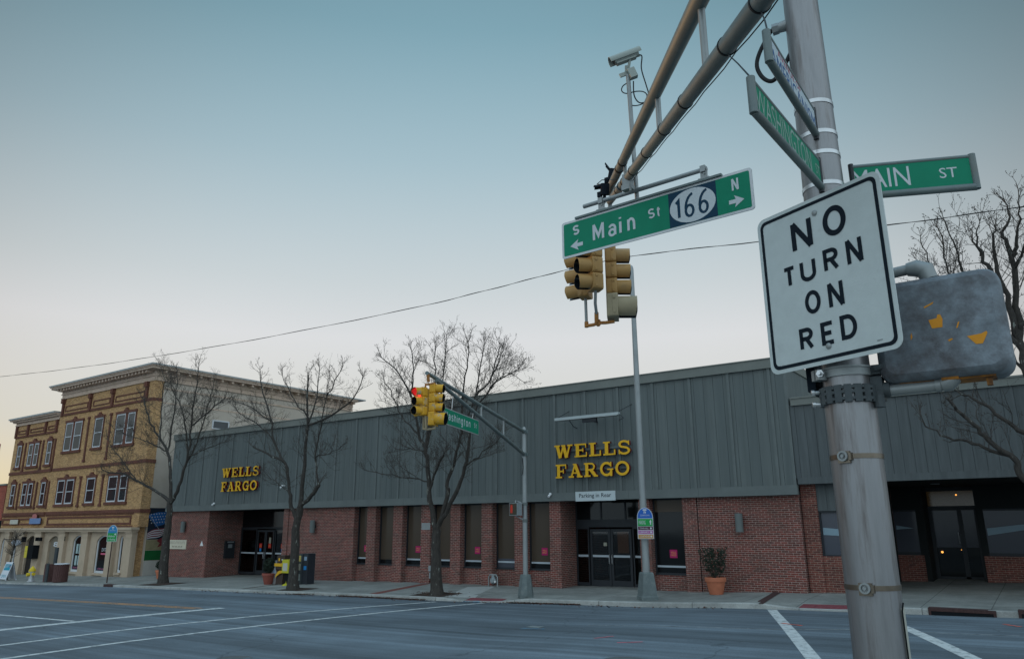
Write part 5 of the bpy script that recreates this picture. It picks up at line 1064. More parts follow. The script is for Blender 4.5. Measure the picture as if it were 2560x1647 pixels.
# video camera on its own thin post
t = thing('traffic_camera', (-3.54, 7.66, 6.1), 'pale traffic camera in a hooded housing on a thin post above the arms', 'camera')
MB().cyl((-3.53, 7.68, 5.9), (-3.455, 7.43, 7.70), .027, n=14).build('post', M['galv'], t)
ca, cb = V((-3.60, 7.30, 7.865)), V((-3.33, 7.47, 7.985)); ca, cb = lerp(ca, cb, -.02), lerp(ca, cb, 1.02); d = (cb - ca).normalized(); up = V((0, 0, 1)); s = d.cross(up).normalized(); w = s.cross(d)
def tunnel(mb, p0, p1, s, w, r, a0, a1, th, n=18):
    P = []
    for rr in (r, r - th):
        for p in (p0, p1): P.append([p + s * (rr * math.cos(rad(a0 + (a1 - a0) * i / n))) + w * (rr * math.sin(rad(a0 + (a1 - a0) * i / n))) for i in range(n + 1)])
    mb.grid([P[0], P[1]]); mb.grid([P[3], P[2]]); mb.grid([P[2], P[0]]); mb.grid([P[1], P[3]])
mb = MB(); tunnel(mb, ca - d * .02, cb + d * .03, s, w, .068, -25, 205, .006); mb.build('sunshield', M['cam_body'], t, recalc=True)
mb = MB(); mb.tube([ca + d * .03, cb - d * .01], .056, 18); mb.obox((ca + cb) / 2 - w * .055, d, s, w, .26, .07, .02); mb.build('housing', M['cam_body'], t)
MB().lathe(ca + d * .028, [(.05, 0), (.05, -.003), (0, -.003)], 20, axis=d).build('lens', M['lens_dark'], t)
mb = MB(); pt = V((-3.455, 7.43, 7.70)); mb.cyl(pt + V((0, 0, .02)), lerp(ca, cb, .62) - w * .06, .017, n=10); mb.cyl(pt + V((-.02, 0, .0)), lerp(ca, cb, .42) - w * .12, .02, n=10); mb.obox(pt + V((.06, .0, -.01)), s, w, d, .07, .13, .09); mb.obox(pt + V((-.05, -.03, .0)), d, s, w, .09, .02, .05); mb.build('mount', M['cam_body'], t)
mb = MB(); mb.tube(spl([cb - d * .01 - w * .04, cb + V((.05, 0, -.08)), V((-3.28, 7.45, 7.72)), V((-3.25, 7.5, 7.5)), V((-3.23, 7.5, 7.38)), V((-3.27, 7.5, 7.29)), V((-3.36, 7.5, 7.31)), V((-3.41, 7.48, 7.42)), V((-3.4, 7.46, 7.6))]), .008, 8)
mb.tube(spl([V((-3.47, 7.45, 7.6)), V((-3.54, 7.45, 7.58)), V((-3.56, 7.45, 7.52)), V((-3.5, 7.45, 7.46)), V((-3.38, 7.48, 7.46)), V((-3.29, 7.5, 7.43)), V((-3.25, 7.5, 7.36)), V((-3.3, 7.5, 7.28)), V((-3.4, 7.5, 7.28)), V((-3.47, 7.5, 7.32)), V((-3.5, 7.5, 7.4))]), .007, 8); mb.build('cable', M['cable'], t)
# two preemption detectors at the arm end
for (p, q_, h, l) in (((-4.18, 8.37, 7.02), (-4.23, 8.39, 6.87), (-4.27, 8.30, 7.07), 'black hooded detector on the upper arm of the near pole'), ((-4.07, 7.89, 6.58), (-4.10, 7.92, 6.44), (-4.21, 7.84, 6.53), 'black hooded detector standing on the sign bar at the arm end')):
    p, q_, h = V(p), V(q_), V(h); t = thing('signal_detector', q_, l, 'detector'); mb = MB(); mb.cyl(q_, p, .058, n=16); mb.cyl(q_ - (p - q_) * .7, q_, .022, n=8); mb.obox(q_ + V((-.06, -.02, .01)), V((1, 0, 0)), V((0, 1, 0)), V((0, 0, 1)), .05, .05, .07); mb.build('body', M['sign_black'], t)
    h0 = lerp(q_, p, .72) + V((-.03, 0, 0)); mb = MB(); tunnel(mb, h0, h, V((.35, -.94, 0)), V((.2, 0, 1)).normalized(), .042, 0, 180, .006, 8); mb.build('hood', M['sign_black'], t, recalc=True)
tag(MB().tube([(-4.24, 8.37, 6.88), (-4.33, 8.3, 6.87), (-4.3, 8.1, 6.72), (-4.1, 7.89, 6.58)], .006, 6).build('cable', M['cable']), 'thin black cable joining the two detectors at the arm end', 'cable')

# ------------------------------------------------------------------ signal heads
def head(loc_bottom, f, secs, label, ymat, lit=None, dirty=None, group=None, visor_mats=None, lensm=None):
    """vertical row of sections, bottom to top; f = facing direction"""
    b = V(loc_bottom); f = V((f[0], f[1], 0)).normalized(); s = V((0, 0, 1)).cross(f); t = thing('traffic_signal', b, label, 'traffic light', group)
    z = b.z
    for i, sz in enumerate(secs):
        big = sz > .3; wd = .24 if not big else .34; dp = .16; cz_ = z + sz / 2
        P = []
        mb = MB()
        for dd, k in ((-dp/2, .86), (-dp/2 + .012, .97), (-.005, 1.0), (.0, 1.0)): P.append([V((b.x, b.y, cz_)) + f * dd + s * a * k + V((0, 0, c)) for a, c in rrect(wd, sz - .004, .03, 3)])
        for dd, k in ((.004, 1.03), (dp/2 - .01, 1.03), (dp/2, .97)): P.append([V((b.x, b.y, cz_)) + f * dd + s * a * k + V((0, 0, c)) for a, c in rrect(wd, sz - .004, .03, 3)])
        Q = [r + [r[0]] for r in P]; mb.grid(Q); n_ = len(P[0]); mb.add(P[0], [tuple(range(n_))]); mb.add(P[-1], [tuple(range(n_ - 1, -1, -1))])
        ym = ymat if not (big and visor_mats) else visor_mats[0]
        o = mb.build('housing', ym, t, recalc=True)
        hb = MB()
        for sg in (-1, 1):
            for zz in (-sz * .3, sz * .3): c = V((b.x, b.y, cz_ + zz)) + s * sg * (wd/2 * 1.03) + f * .03; hb.obox(c, f, s, Zu, .03, .02, .035)
        hb.build('hinge', ym, o)
        r = .102 if not big else .152; vl = .2 if not big else .27; c0_ = V((b.x, b.y, cz_)) + f * (dp/2)
        nn = 26; mb = MB(); A = []; B = []; th = .004
        for rr in (r + .006, r + .002):
            ra = []; rb = []
            for j in range(nn + 1):
                a = rad(-66 + 312 * j / nn); lo = max(0, -math.sin(a)); ra.append(c0_ + s * (rr * math.cos(a)) + V((0, 0, rr * math.sin(a)))); rb.append(ra[-1] + f * vl * (1 - .12 * lo) + V((0, 0, -.012)))
            A.append(ra); B.append(rb)
        mb.grid([A[0], B[0]]); mb.grid([B[1], A[1]], 1); mb.grid([B[0], B[1]]); 
        mb.build('visor', [ym, M['lens_dark']], t)
        lm = (M['red_lit'] if lit == i else (lensm[i] if lensm else M['lens_dark'])); mb = MB(); mb.lathe(c0_ + f * .002, [(r, 0), (r * .96, .012), (r * .7, .03), (r * .35, .04), (0, .043)], 24, axis=f); mb.build('lens', lm, t)
        z += sz
    return t, b, z
sig_g = 'signal heads hanging from the near arm'
D8, D12 = .238, .35
lg = [M['lens_green'], M['lens_dark'], M['lens_dark']]
head((-5.03, 8.99, 5.475), (-.95, -.2), [D8] * 3, 'tan three-light signal whose hoods point left, under the left end of the long green sign', M['sig_yellow'], group=sig_g, lensm=lg)
head((-4.725, 8.74, 5.47), (-.62, -.78), [D8] * 3, 'tan three-light signal showing dark round lenses, middle of the hanging cluster', M['sig_yellow'], group=sig_g, lensm=lg)
head((-4.64, 9.07, 5.115), (.9, .43), [D12, D8, D8, D8], 'tall tan four-light signal whose hoods point right, lowest of the hanging cluster', M['sig_yellow'], group=sig_g, visor_mats=[M['sig_pale']])
t = thing('signal_bracket', (-4.83, 8.95, 5.05), 'rusty orange pipe bracket joining the undersides of the three tan signals', 'bracket')
mb = MB(); mb.tube([(-5.02, 8.98, 5.06), (-4.9, 8.97, 5.055), (-4.82, 8.97, 5.07), (-4.74, 9.02, 5.07), (-4.62, 9.07, 5.08)], .024, 10); mb.cyl((-4.83, 8.93, 5.07), (-4.80, 8.88, 5.2), .03, n=10); mb.cyl((-5.025, 8.985, 5.04), (-5.025, 8.985, 5.12), .03, n=10); mb.lathe((-4.825, 8.965, 5.02), [(.02, 0), (.035, .02), (.035, .09), (.02, .1)], 12); mb.build('elbow', M['rust_orange'], t)
mb = MB(); mb.cyl((-5.025, 8.985, 5.1), (-5.03, 8.99, 5.5), .022, n=10); mb.build('pipe', M['galv'], t); mb = MB(); mb.tube([(-4.80, 8.88, 5.18), (-4.76, 8.78, 5.3), (-4.725, 8.74, 5.5)], .022, 10); mb.build('pipe', M['galv'], t)
mb = MB(); zt_ = 6.3; mb.tube([(-5.03, 8.99, 6.18), (-5.03, 8.99, zt_), (-4.6, 8.9, zt_), (-4.55, 9.03, 6.15)], .022, 8); mb.tube([(-4.725, 8.74, 6.17), (-4.725, 8.74, zt_), (-4.6, 8.88, zt_)], .022, 8); mb.tube([(-4.5, 8.82, zt_), (-4.46, 8.77, 6.72)], .03, 10); mb.tube([(-4.5, 8.82, zt_), (-4.64, 9.07, zt_), (-4.64, 9.07, 6.15)], .022, 8); mb.build('top_pipe', M['galv'], t)

# ------------------------------------------------------------------ far mast arm pole beside the crosswalk
FX, FY = -14.98, 21.97
far = thing('mast_arm_pole', (FX, FY, -.03), 'slim grey pole with a two-tube arm slanting out over the crosswalk to a red light', 'signal pole', 'traffic signal poles')
def oct_base(mb, x, y, z, w0, w1, h, r): 
    mb.lathe((x, y, z), [(w0 * .62, -.06), (w0 * .62, .03)], 4); mb.lathe((x, y, z), [(w0/2 * 1.05, .03), (w0/2 * 1.05, .09), (w1/2 * 1.05, h - .05), (w1/2 * .98, h), (r, h + .005)], 8)
mb = MB(); oct_base(mb, FX, FY, -.03, .52, .36, .72, .085); mb.build('base', M['galv_base'], far, angle=20)
mb = MB(); mb.lathe((FX, FY, 0), [(.088, .68), (.084, 2.5), (.078, 4.5), (.074, 5.66), (.05, 5.72), (0, 5.74)], 24); mb.build('pole', M['galv'], far)
fl0, fl1, fu0, fu1 = V((FX, FY, 4.75)), V((-12.31, 14.08, 5.905)), V((FX, FY, 5.56)), V((-12.2, 13.6, 6.0))
mb = MB(); mb.tube([fl0, fl1], [.062, .05], 16); mb.build('lower_arm', M['galv_arm'], far); mb = MB(); mb.tube([fu0, fu1], [.062, .05], 16); mb.build('upper_arm', M['galv_arm'], far)
for t_ in (.3, .57): a = lerp(fl0, fl1, t_); b = lerp(fu0, fu1, t_ * .94); MB().cyl(a, V((a.x, a.y, b.z)), .03, n=10).build('arm_strut', M['galv'], far)
mb = MB()
for z in (4.75, 5.55): mb.lathe((FX, FY, z - .07), [(.08, 0), (.096, .01), (.096, .13), (.08, .14)], 20); mb.obox((FX + .12, FY - .02, z + .0), Xu, Yu, Zu, .1, .05, .12)
mb.build('arm_collar', M['galv_arm'], far)
MB().tube([(FX - .03, FY - .09, 4.62), (FX + .02, FY - .11, 4.3), (FX + .0, FY - .12, 4.08), (FX - .05, FY - .1, 4.02)], .012, 6).build('drip_loop', M['cable'], far)
mb = MB()
for z in (3.03, 2.47): band(mb, FX, FY, z, .084, .11, .012)
mb.build('strap', M['siding_trim'], far)
g2 = 'signal heads on the far arm'
l2_ = None
head((-12.47, 13.76, 4.97), (-.12, -.99), [D8] * 3, 'yellow three-light signal with its top red lens lit at the far arm end', M['sig_yellow_f'], lit=2, group=g2)
head((-12.29, 13.97, 4.72), (.93, .36), [D12, D8, D8, D8], 'yellow four-light signal with its hoods turned right at the far arm end', M['sig_yellow_f'], group=g2)
head((-12.64, 14.02, 5.0), (-1, -.05), [D8] * 3, 'yellow signal mostly hidden behind the one with the red light', M['sig_yellow_f'], group=g2)
t = thing('signal_bracket', (-12.4, 13.9, 4.66), 'pale pipe bracket under the yellow signals at the far arm end', 'bracket')
mb = MB(); mb.tube([(-12.64, 14.02, 5.0), (-12.64, 14.02, 4.68), (-12.4, 13.9, 4.64), (-12.23, 13.98, 4.66), (-12.23, 13.98, 4.74)], .03, 8); mb.tube([(-12.40, 13.81, 5.0), (-12.40, 13.85, 4.66)], .03, 8); mb.build('pipe', M['sig_pale'], t)
mb = MB(); mb.tube([(-12.2, 13.64, 5.98), (-12.24, 13.72, 5.8)], .04, 8); mb.tube([(-12.42, 13.81, 5.66), (-12.42, 13.81, 5.76), (-12.2, 13.9, 5.78), (-12.2, 13.98, 5.7)], .03, 8); mb.build('top_pipe', M['rust_orange'], t)
# Washington street sign under the far arm
w0 = V((-13.39, 17.27, 5.09)); wu = V((-.3217, .9468, 0)); wn = V((.9468, .3217, 0)); wn = wn if wn.dot(V((0, 0, 2.3)) - w0) > 0 else -wn
right = w0; left = w0 + wu * -2.78    # left end is nearer the signals
ur = (right - left).normalized(); L_ = 2.78; cc = (left + right) / 2
t = thing('guide_sign', cc, 'green street name sign hanging under the far arm, its left end behind the yellow signal', 'road sign')
MB().prism(rrect(L_, .44, .03), cc, ur, Zu, wn, .012).build('plate', M['alu'], t, smooth=False); MB().flat(rrect(L_ - .05, .39, .02), cc + wn * .0015, ur, Zu).build('green_field', M['sign_green'], t, smooth=False)
mb = MB(); qw = cc + wn * .003; hw(mb, 'W', qw, ur, Zu, -1.33, -1.13, -.09, .14, .037); xx = -1.075
for ch, wl, y0, y1 in (('a', .15, -.09, .08), ('s', .14, -.09, .08), ('h', .145, -.09, .14), ('i', .034, -.09, .14), ('n', .145, -.09, .08), ('g', .15, -.16, .08), ('t', .11, -.09, .12), ('o', .155, -.09, .08), ('n', .145, -.09, .08)): hw(mb, ch, qw, ur, Zu, xx, xx + wl, y0, y1, .037); xx += wl + .068
hw(mb, 'S', qw, ur, Zu, .96, 1.06, -.04, .10, .022); hw(mb, 't', qw, ur, Zu, 1.10, 1.19, -.04, .10, .022)
mb.build('lettering', M['sign_text'], t, smooth=False)
mb = MB()
for s_ in (-.85, .82):
    p = cc + ur * s_; tt = .5; 
    # nearest point on the lower arm
    k = (p - fl0).dot(fl1 - fl0) / (fl1 - fl0).length_squared; a = lerp(fl0, fl1, min(1, k)); mb.tube([V((p.x, p.y, cc.z + .2)), V((p.x + .01, p.y, cc.z + .28)), a], .014, 6)
mb.build('hanger_strap', M['steel_bright'], t)
# far pedestrian signal
t = thing('pedestrian_signal', (-14.95, 21.3, 2.65), 'dark pedestrian signal with a dim orange hand on the far pole', 'pedestrian signal')
f = V((-.25, -.97, 0)).normalized(); s = V((0, 0, 1)).cross(f); c = V((-15.2, 21.72, 2.86))
MB().obox(c, s, Zu, f, .42, .43, .22).build('housing', M['meter'], t); MB().obox(c + f * .115, s, Zu, f, .37, .38, .006).build('face', mat('ped_face', (.06, .05, .035), .3), t)
hm = MB(); q2 = c + f * .12
def hp(p): return p
ss = -s if (-s).x > 0 else s
hm.flat([(-.14, -.13), (-.03, -.13), (-.02, .02), (-.03, .14), (-.06, .15), (-.09, .15), (-.12, .14), (-.15, .05)], q2, ss, Zu); hm.build('hand_symbol', M['hand_lit'], t, smooth=False)
mb = MB(); mb.tube([(FX, FY - .05, 3.03), (FX - .2, FY - .15, 3.12), (c.x, c.y, 3.15), (c.x, c.y, 3.06)], .024, 8); mb.tube([(FX, FY - .05, 2.5), (FX - .1, FY - .15, 2.55), (c.x + .05, c.y, 2.62), (c.x, c.y, 2.66)], .024, 8); mb.build('pipe', M['galv'], t)
# ------------------------------------------------------------------ tall post with wayfinding sign
QX, QY = -10.68, 22.42
t = thing('lamp_post', (QX, QY, .04), 'tall plain tapering grey post on a square base in front of the right entrance', 'post')
mb = MB(); mb.lathe((QX, QY, .05), [(.37, -.06), (.37, .1), (.345, .12), (.25, .78), (.22, .82), (.12, .83)], 4); mb.build('base', M['galv_base'], t, angle=20)
mb = MB(); mb.lathe((QX, QY, 0), [(.118, .8), (.11, 3), (.098, 6), (.082, 9), (.074, 10.95), (.05, 11.05), (0, 11.1)], 24); mb.build('pole', M['galv'], t)
wc = V((-10.53, 22.2, 2.36)); wu = V((.87, .30, 0)).normalized(); wn = V((wu.y, -wu.x, 0))
t = thing('wayfinding_sign', (wc.x, wc.y, 1.88), 'round-topped town wayfinding sign with blue, green, maroon, mauve and ochre bands on the tall post', 'direction sign', 'round-topped town signs')
def dome(w, h, n=16): return [(-w/2, -h/2), (w/2, -h/2), (w/2, h/2 - w * .62)] + [(w/2 * math.cos(math.pi * i / n), h/2 - w * .62 + w * .62 * math.sin(math.pi * i / n)) for i in range(1, n)] + [(-w/2, h/2 - w * .62)]
MB().prism(dome(.5, .96), wc, wu, Zu, wn, .015).build('plate', M['sign_text'], t, smooth=False)
mb = MB(); e = .002; d0 = dome(.465, .925)
mb.flat([(-.2325, .149), (.2325, .149)] + [p for p in d0[2:]], wc + wn * e, wu, Zu, 0)
for z0, z1, m in ((-.09, .133, 1), (-.206, -.10, 2), (-.327, -.222, 3), (-.464, -.347, 4)): mb.flat([(-.2325, z0), (.2325, z0), (.2325, z1), (-.2325, z1)], wc + wn * e, wu, Zu, m)
mb.build('colour_band', [M['blue_sign'], M['green_sign'], M['maroon'], M['mauve'], M['ochre']], t, smooth=False)
mb = MB(); q3 = wc + wn * (2 * e)
put_text(mb, 'DOWNTOWN', q3, wu, Zu, -.14, .14, .214, .265); put_text(mb, 'PARKING', q3, wu, Zu, -.2, .01, -.04, .085); put_text(mb, 'TOWN HALL', q3, wu, Zu, -.19, .1, -.182, -.128); put_text(mb, 'LIBRARY', q3, wu, Zu, -.19, .1, -.30, -.248); put_text(mb, 'COURTHOUSE', q3, wu, Zu, -.19, .12, -.43, -.375)
mb.flat([(-.06, .385), (.06, .385), (.06, .43), (-.06, .43)], q3, wu, Zu); mb.flat([(-.035, .295), (-.015, .295), (.0, .375), (-.03, .375)], q3, wu, Zu); mb.flat([(.0, .315), (.03, .295), (.04, .335), (.015, .375)], q3, wu, Zu)
for z in (-.155, -.275, -.405): mb.flat(circ(.03, 12, .17, z), q3, wu, Zu)
mb.flat([(.15, -.05), (.185, -.05), (.185, .03), (.205, .03), (.168, .11), (.13, .03), (.15, .03)], q3, wu, Zu)
mb.build('lettering', M['sign_text'], t, smooth=False); MB().obox(wc - wn * .06, wu, Zu, wn, .1, .7, .08).build('bracket', M['galv'], t)
# ------------------------------------------------------------------ pavement objects
def shrub_mesh(c, r, h, n, rnd, ls=.045, bare=.0, fan=False):
    mb = MB(); c = V(c)
    for i in range(n):
        while True:
            p = V((rnd.uniform(-1, 1), rnd.uniform(-1, 1), rnd.uniform(0, 1)))
            q = V((p.x, p.y, p.z * 2 - 1))
            if fan:
                if math.hypot(p.x, p.y) < .3 + .75 * p.z ** .7 and (math.sin(5 * math.atan2(p.y, p.x) + 3 * p.z) > -.25) and rnd.random() < 1.15 - .75 * p.z ** 2: break
            elif q.length < 1 and rnd.random() < .25 + q.length * .8: break
        p = c + V((p.x * r, p.y * r, p.z * h)); a = V((rnd.gauss(0, 1), rnd.gauss(0, 1), rnd.gauss(.3, 1))).normalized(); b = a.cross(V((rnd.gauss(0, 1), rnd.gauss(0, 1), rnd.gauss(0, 1)))).normalized(); s_ = ls * rnd.uniform(.6, 1.3)
        mb.add([p - a * s_, p + b * s_ * .4, p + a * s_, p - b * s_ * .4], [(0, 1, 2, 3)])
    return mb
def planter(x, y, h, r0, r1, m, sh, label, seed, fan=False, n=900, hs=.85, rs=.5):
    z = gz(x, y); t = thing('planter', (x, y, z), label, 'planter', 'potted shrubs along the wall'); rnd = random.Random(seed)
    mb = MB(); mb.lathe((x, y, z), [(r0 * .98, 0), (r0, .01), (r1 * .93, h * .74), (r1 * .93, h * .76), (r1 * 1.03, h * .765), (r1 * 1.05, h * .97), (r1 * 1.02, h), (r1 * .9, h), (r1 * .86, h * .9), (0, h * .88)], 28); mb.build('pot', m, t)
    s = shrub_mesh((x, y, z + h * .95), rs, hs, n, rnd, .05, fan=fan)
    for k in range(9):
        a = k * .7; e = V((x + math.cos(a) * rs * .6, y + math.sin(a) * rs * .6, z + h * .9 + hs * rnd.uniform(.55, .95))); s.tube([(x, y, z + h * .9), lerp(V((x, y, z + h * .9)), e, .5) + V((rnd.gauss(0, .03), rnd.gauss(0, .03), .05)), e], [.012, .008, .004], 4, 1)
    s.build('shrub', [M['shrub'], M['twig']], t, smooth=False)
planter(-9.2, 24.42, .52, .215, .325, M['terracotta'], 1, 'terracotta pot with a spreading dark shrub on the right against the brick wall', 2, True, 850, .95, .5)
planter(-29.8, 22.75, .49, .19, .30, M['pot_red'], 1, 'reddish pot with a round bush in front of the dark left entrance', 3, False, 1100, .70, .29)
planter(-40.75, 23.9, .47, .17, .27, M['terracotta'], 1, 'terracotta pot with a small bush half hidden by the leftmost tree trunk', 4, False, 500, .55, .3)
def prism_x(mb, prof, x0, x1, m=0):     # profile in (y, z) extruded along x
    mb.prism([(p[0], p[1]) for p in prof], (x1, 0, 0), Yu, Zu, (1, 0, 0), x1 - x0, m)
# courier drop boxes and news boxes
x, y = -29.16, 23.05; z = gz(x, y)
t = thing('drop_box', (x, y, z), 'brown and yellow courier drop box beside the tree in front of the left entrance', 'drop box')
mb = MB(); prism_x(mb, [(y - .25, z), (y + .25, z), (y + .25, z + .78), (y - .3, z + .78), (y - .3, z + .66), (y - .22, z + .55)], x - .2, x + .27); mb.build('body', M['dkbrown'], t)
MB().box(x - .24, x + .29, y - .2, y + .25, z + .92, z + 1.26).build('header', M['dkbrown'], t); MB().box(x - .26, x + .31, y - .33, y + .26, z + .785, z + .915).build('yellow_band', M['dropbox_yellow'], t)
mb = MB(); mb.flat([(x - .19, z + .27), (x - .13, z + .44), (x - .02, z + .56), (x + .12, z + .61), (x + .26, z + .60), (x + .26, z + .50), (x + .1, z + .46), (x - .05, z + .38)], (0, y - .305, 0), Xu, Zu); mb.build('yellow_swoosh', M['dropbox_yellow'], t, smooth=False)
mb = MB(); mb.flat([(x - .15, z + 1.02), (x - .1, z + 1.0), (x - .05, z + 1.02), (x - .05, z + 1.14), (x - .15, z + 1.14)], (0, y - .205, 0), Xu, Zu); mb.build('shield_emblem', M['dropbox_yellow'], t, smooth=False); MB().flat([(x + .07, z + 1.06), (x + .16, z + 1.03), (x + .22, z + 1.0), (x + .22, z + 1.06), (x + .17, z + 1.1), (x + .08, z + 1.1)], (0, y - .205, 0), Xu, Zu).build('white_mark', M['sign_text'], t, smooth=False)
x, y = -29.5, 23.1; z = gz(x, y)
t = thing('courier_box', (x, y, z), 'pale grey courier box standing left of the brown drop box', 'drop box')
mb = MB(); prism_x(mb, [(y - .25, z), (y + .2, z), (y + .2, z + 1.03), (y - .1, z + 1.03), (y - .28, z + .82)], x - .22, x + .14); mb.build('body', M['grey_box'], t); mb = MB(); mb.box(x - .24, x + .1, y - .285, y - .255, z + .47, z + .74, 0); mb.box(x - .1, x + .06, y - .289, y - .286, z + .5, z + .62, 1); mb.build('panel', [mat('courier_pale', (.36, .36, .38), .5), mat('courier_blue', (.2, .27, .36), .5)], t)
x, y = -28.42, 22.62; z = gz(x, y)
t = thing('news_box', (x, y, z), 'bright yellow newspaper box half hidden behind the second tree trunk', 'news box')
mb = MB(); mb.box(x - .07, x + .38, y - .2, y + .2, z + .53, z + 1.1); mb.build('body', M['bright_yellow'], t); MB().box(x + .0, x + .3, y - .206, y - .2, z + .62, z + .95).build('window', mat('news_pale', (.45, .45, .4), .4), t); mb = MB(); mb.box(x + .02, x + .3, y - .1, y + .1, z + .06, z + .53); mb.build('pedestal', M['black'], t); mb = MB(); mb.lathe((x + .15, y, z), [(.32, 0), (.3, .03), (.12, .1), (.1, .2)], 4); mb.build('foot', M['bright_yellow'], t)
x, y = -28.05, 23.35; z = gz(x, y)
t = thing('news_rack', (x, y, z), 'dark slate newspaper rack with three windows right of the second tree trunk', 'news rack')
mb = MB(); mb.box(x - .52, x + .08, y - .25, y + .2, z, z + 1.3); mb.build('body', M['rack'], t); MB().box(x + .083, x + .42, y - .2, y + .22, z, z + 1.33).build('side_bin', mat('rack_side', (.03, .034, .042), .5, var=.1), t)
for i, zz in enumerate((.98, .60, .16)):
    MB().box(x - .45, x + .0, y - .257, y - .25, z + zz, z + zz + (.28 if i else .26)).build('window', [M['paper'], M['paper'], mat('news_grey', (.2, .22, .21), .4, var=.5, vscale=18)][i], t) if i != 0 else MB().box(x - .45, x + .0, y - .257, y - .25, z + zz, z + zz + .25).build('window', mat('news_ochre', (.42, .32, .09), .5, var=.4, vscale=14), t)
for zz, m in ((1.02, 'courier_blue'), (.62, 'sticker_blue')): MB().box(x + .16, x + .34, y - .206, y - .2, z + zz, z + zz + .17).build('label_plate', bpy.data.materials.get(m) or M[m], t)
# walkway sign post
x, y = -41.25, 21.25; z = gz(x, y)
t = thing('walkway_sign', (x, y, z), 'round-topped blue and green walkway sign on a thin brown post by the leftmost tree', 'direction sign', 'round-topped town signs')
MB().cyl((x, y, z - .05), (x + .02, y, z + 2.1), .03, n=8).build('post', M['post_brown'], t)
wc2 = V((x + .03, y - .05, 2.03)); wu2 = V((.93, .36, 0)).normalized(); wn2 = V((wu2.y, -wu2.x, 0))
MB().prism(dome(.62, .86), wc2, wu2, Zu, wn2, .015).build('plate', M['sign_text'], t, smooth=False)
mb = MB(); d1 = dome(.57, .82); mb.flat([(-.285, .02), (.285, .02)] + d1[2:], wc2 + wn2 * .002, wu2, Zu, 0); mb.flat([(-.285, -.41), (.285, -.41), (.285, .018), (-.285, .018)], wc2 + wn2 * .002, wu2, Zu, 1); mb.build('colour_band', [M['blue_sign_b'], M['green_sign']], t, smooth=False)
mb = MB(); q4 = wc2 + wn2 * .004; put_text(mb, 'Walkway', q4, wu2, Zu, -.24, .18, -.22, -.1, 0, .01); put_text(mb, 'to Parking', q4, wu2, Zu, -.24, .22, -.38, -.26, 0, .01); put_text(mb, 'DOWNTOWN', q4, wu2, Zu, -.18, .18, .12, .17); mb.flat([(-.07, .28), (.07, .28), (.07, .34), (-.07, .34)], q4, wu2, Zu); mb.flat([(-.02, .2), (.02, .2), (.03, .27), (-.03, .27)], q4, wu2, Zu); mb.flat(circ(.05, 12, .19, -.05), q4, wu2, Zu); mb.build('lettering', M['sign_text'], t, smooth=False)
x, y = -39.4, 20.5; zz = gz(x, y); tag(MB().box(x - .42, x + .42, y - .14, y + .15, zz - .12, zz + .02).build('iron_plate', M['iron']), 'dark iron plate at the kerb below the walkway sign', 'plate')
# litter bins, hydrant, sandwich board
x, y = -45.35, 20.75; z = gz(x, y)
t = thing('litter_bin', (x, y, z), 'brown slatted litter bin with pale rim at the kerb before the taupe doorway', 'litter bin')
mb = MB()
for k in range(26):
    a = 2 * math.pi * k / 26; c = V((x + .36 * math.cos(a), y + .36 * math.sin(a), z + .5)); mb.obox(c, V((-math.sin(a), math.cos(a), 0)), Zu, V((math.cos(a), math.sin(a), 0)), .07, .94, .025)
mb.lathe((x, y, z), [(.33, .02), (.33, .9)], 20); mb.build('slats', M['brown_wood'], t); MB().lathe((x, y, z + .95), [(.38, 0), (.39, .02), (.37, .05), (.2, .05), (.19, -.1), (0, -.1)], 26).build('rim', M['sash_white'], t)
x, y = -46.75, 20.9; z = gz(x, y)
t = thing('litter_bin', (x, y, z), 'dark brown box bin with a tall back flap left of the slatted bin', 'litter bin')
MB().box(x - .28, x + .3, y - .3, y + .3, z, z + .95).build('body', M['brown_wood'], t); mb = MB(); mb.box(x + .02, x + .3, y - .36, y - .31, z, z + 1.0); mb.box(x + .1, x + .36, y - .05, y + .05, z + .95, z + 1.85); mb.build('flap', M['rack'], t)
x, y = -48.35, 20.55; z = gz(x, y)
t = thing('fire_hydrant', (x, y, z), 'silver fire hydrant with yellow bonnet at the left kerb', 'hydrant')
MB().lathe((x, y, z), [(.2, 0), (.2, .05), (.15, .06), (.135, .1), (.13, .5), (.16, .52), (.16, .56)], 18).build('barrel', M['hyd_silver'], t)
mb = MB(); mb.lathe((x, y, z), [(.17, .56), (.18, .6), (.15, .7), (.08, .78), (.05, .82), (.03, .86), (0, .86)], 18); mb.cyl((x - .26, y, z + .42), (x - .12, y, z + .42), .085, n=12); mb.cyl((x + .12, y, z + .42), (x + .26, y, z + .42), .085, n=12); mb.cyl((x, y - .27, z + .4), (x, y - .12, z + .4), .095, n=12); mb.build('bonnet', M['hyd_yellow'], t)
x, y = -51.9, 20.75; z = gz(x, y)
t = thing('sandwich_board', (x, y, z), 'white sandwich board with a teal panel cut off by the left edge', 'board')
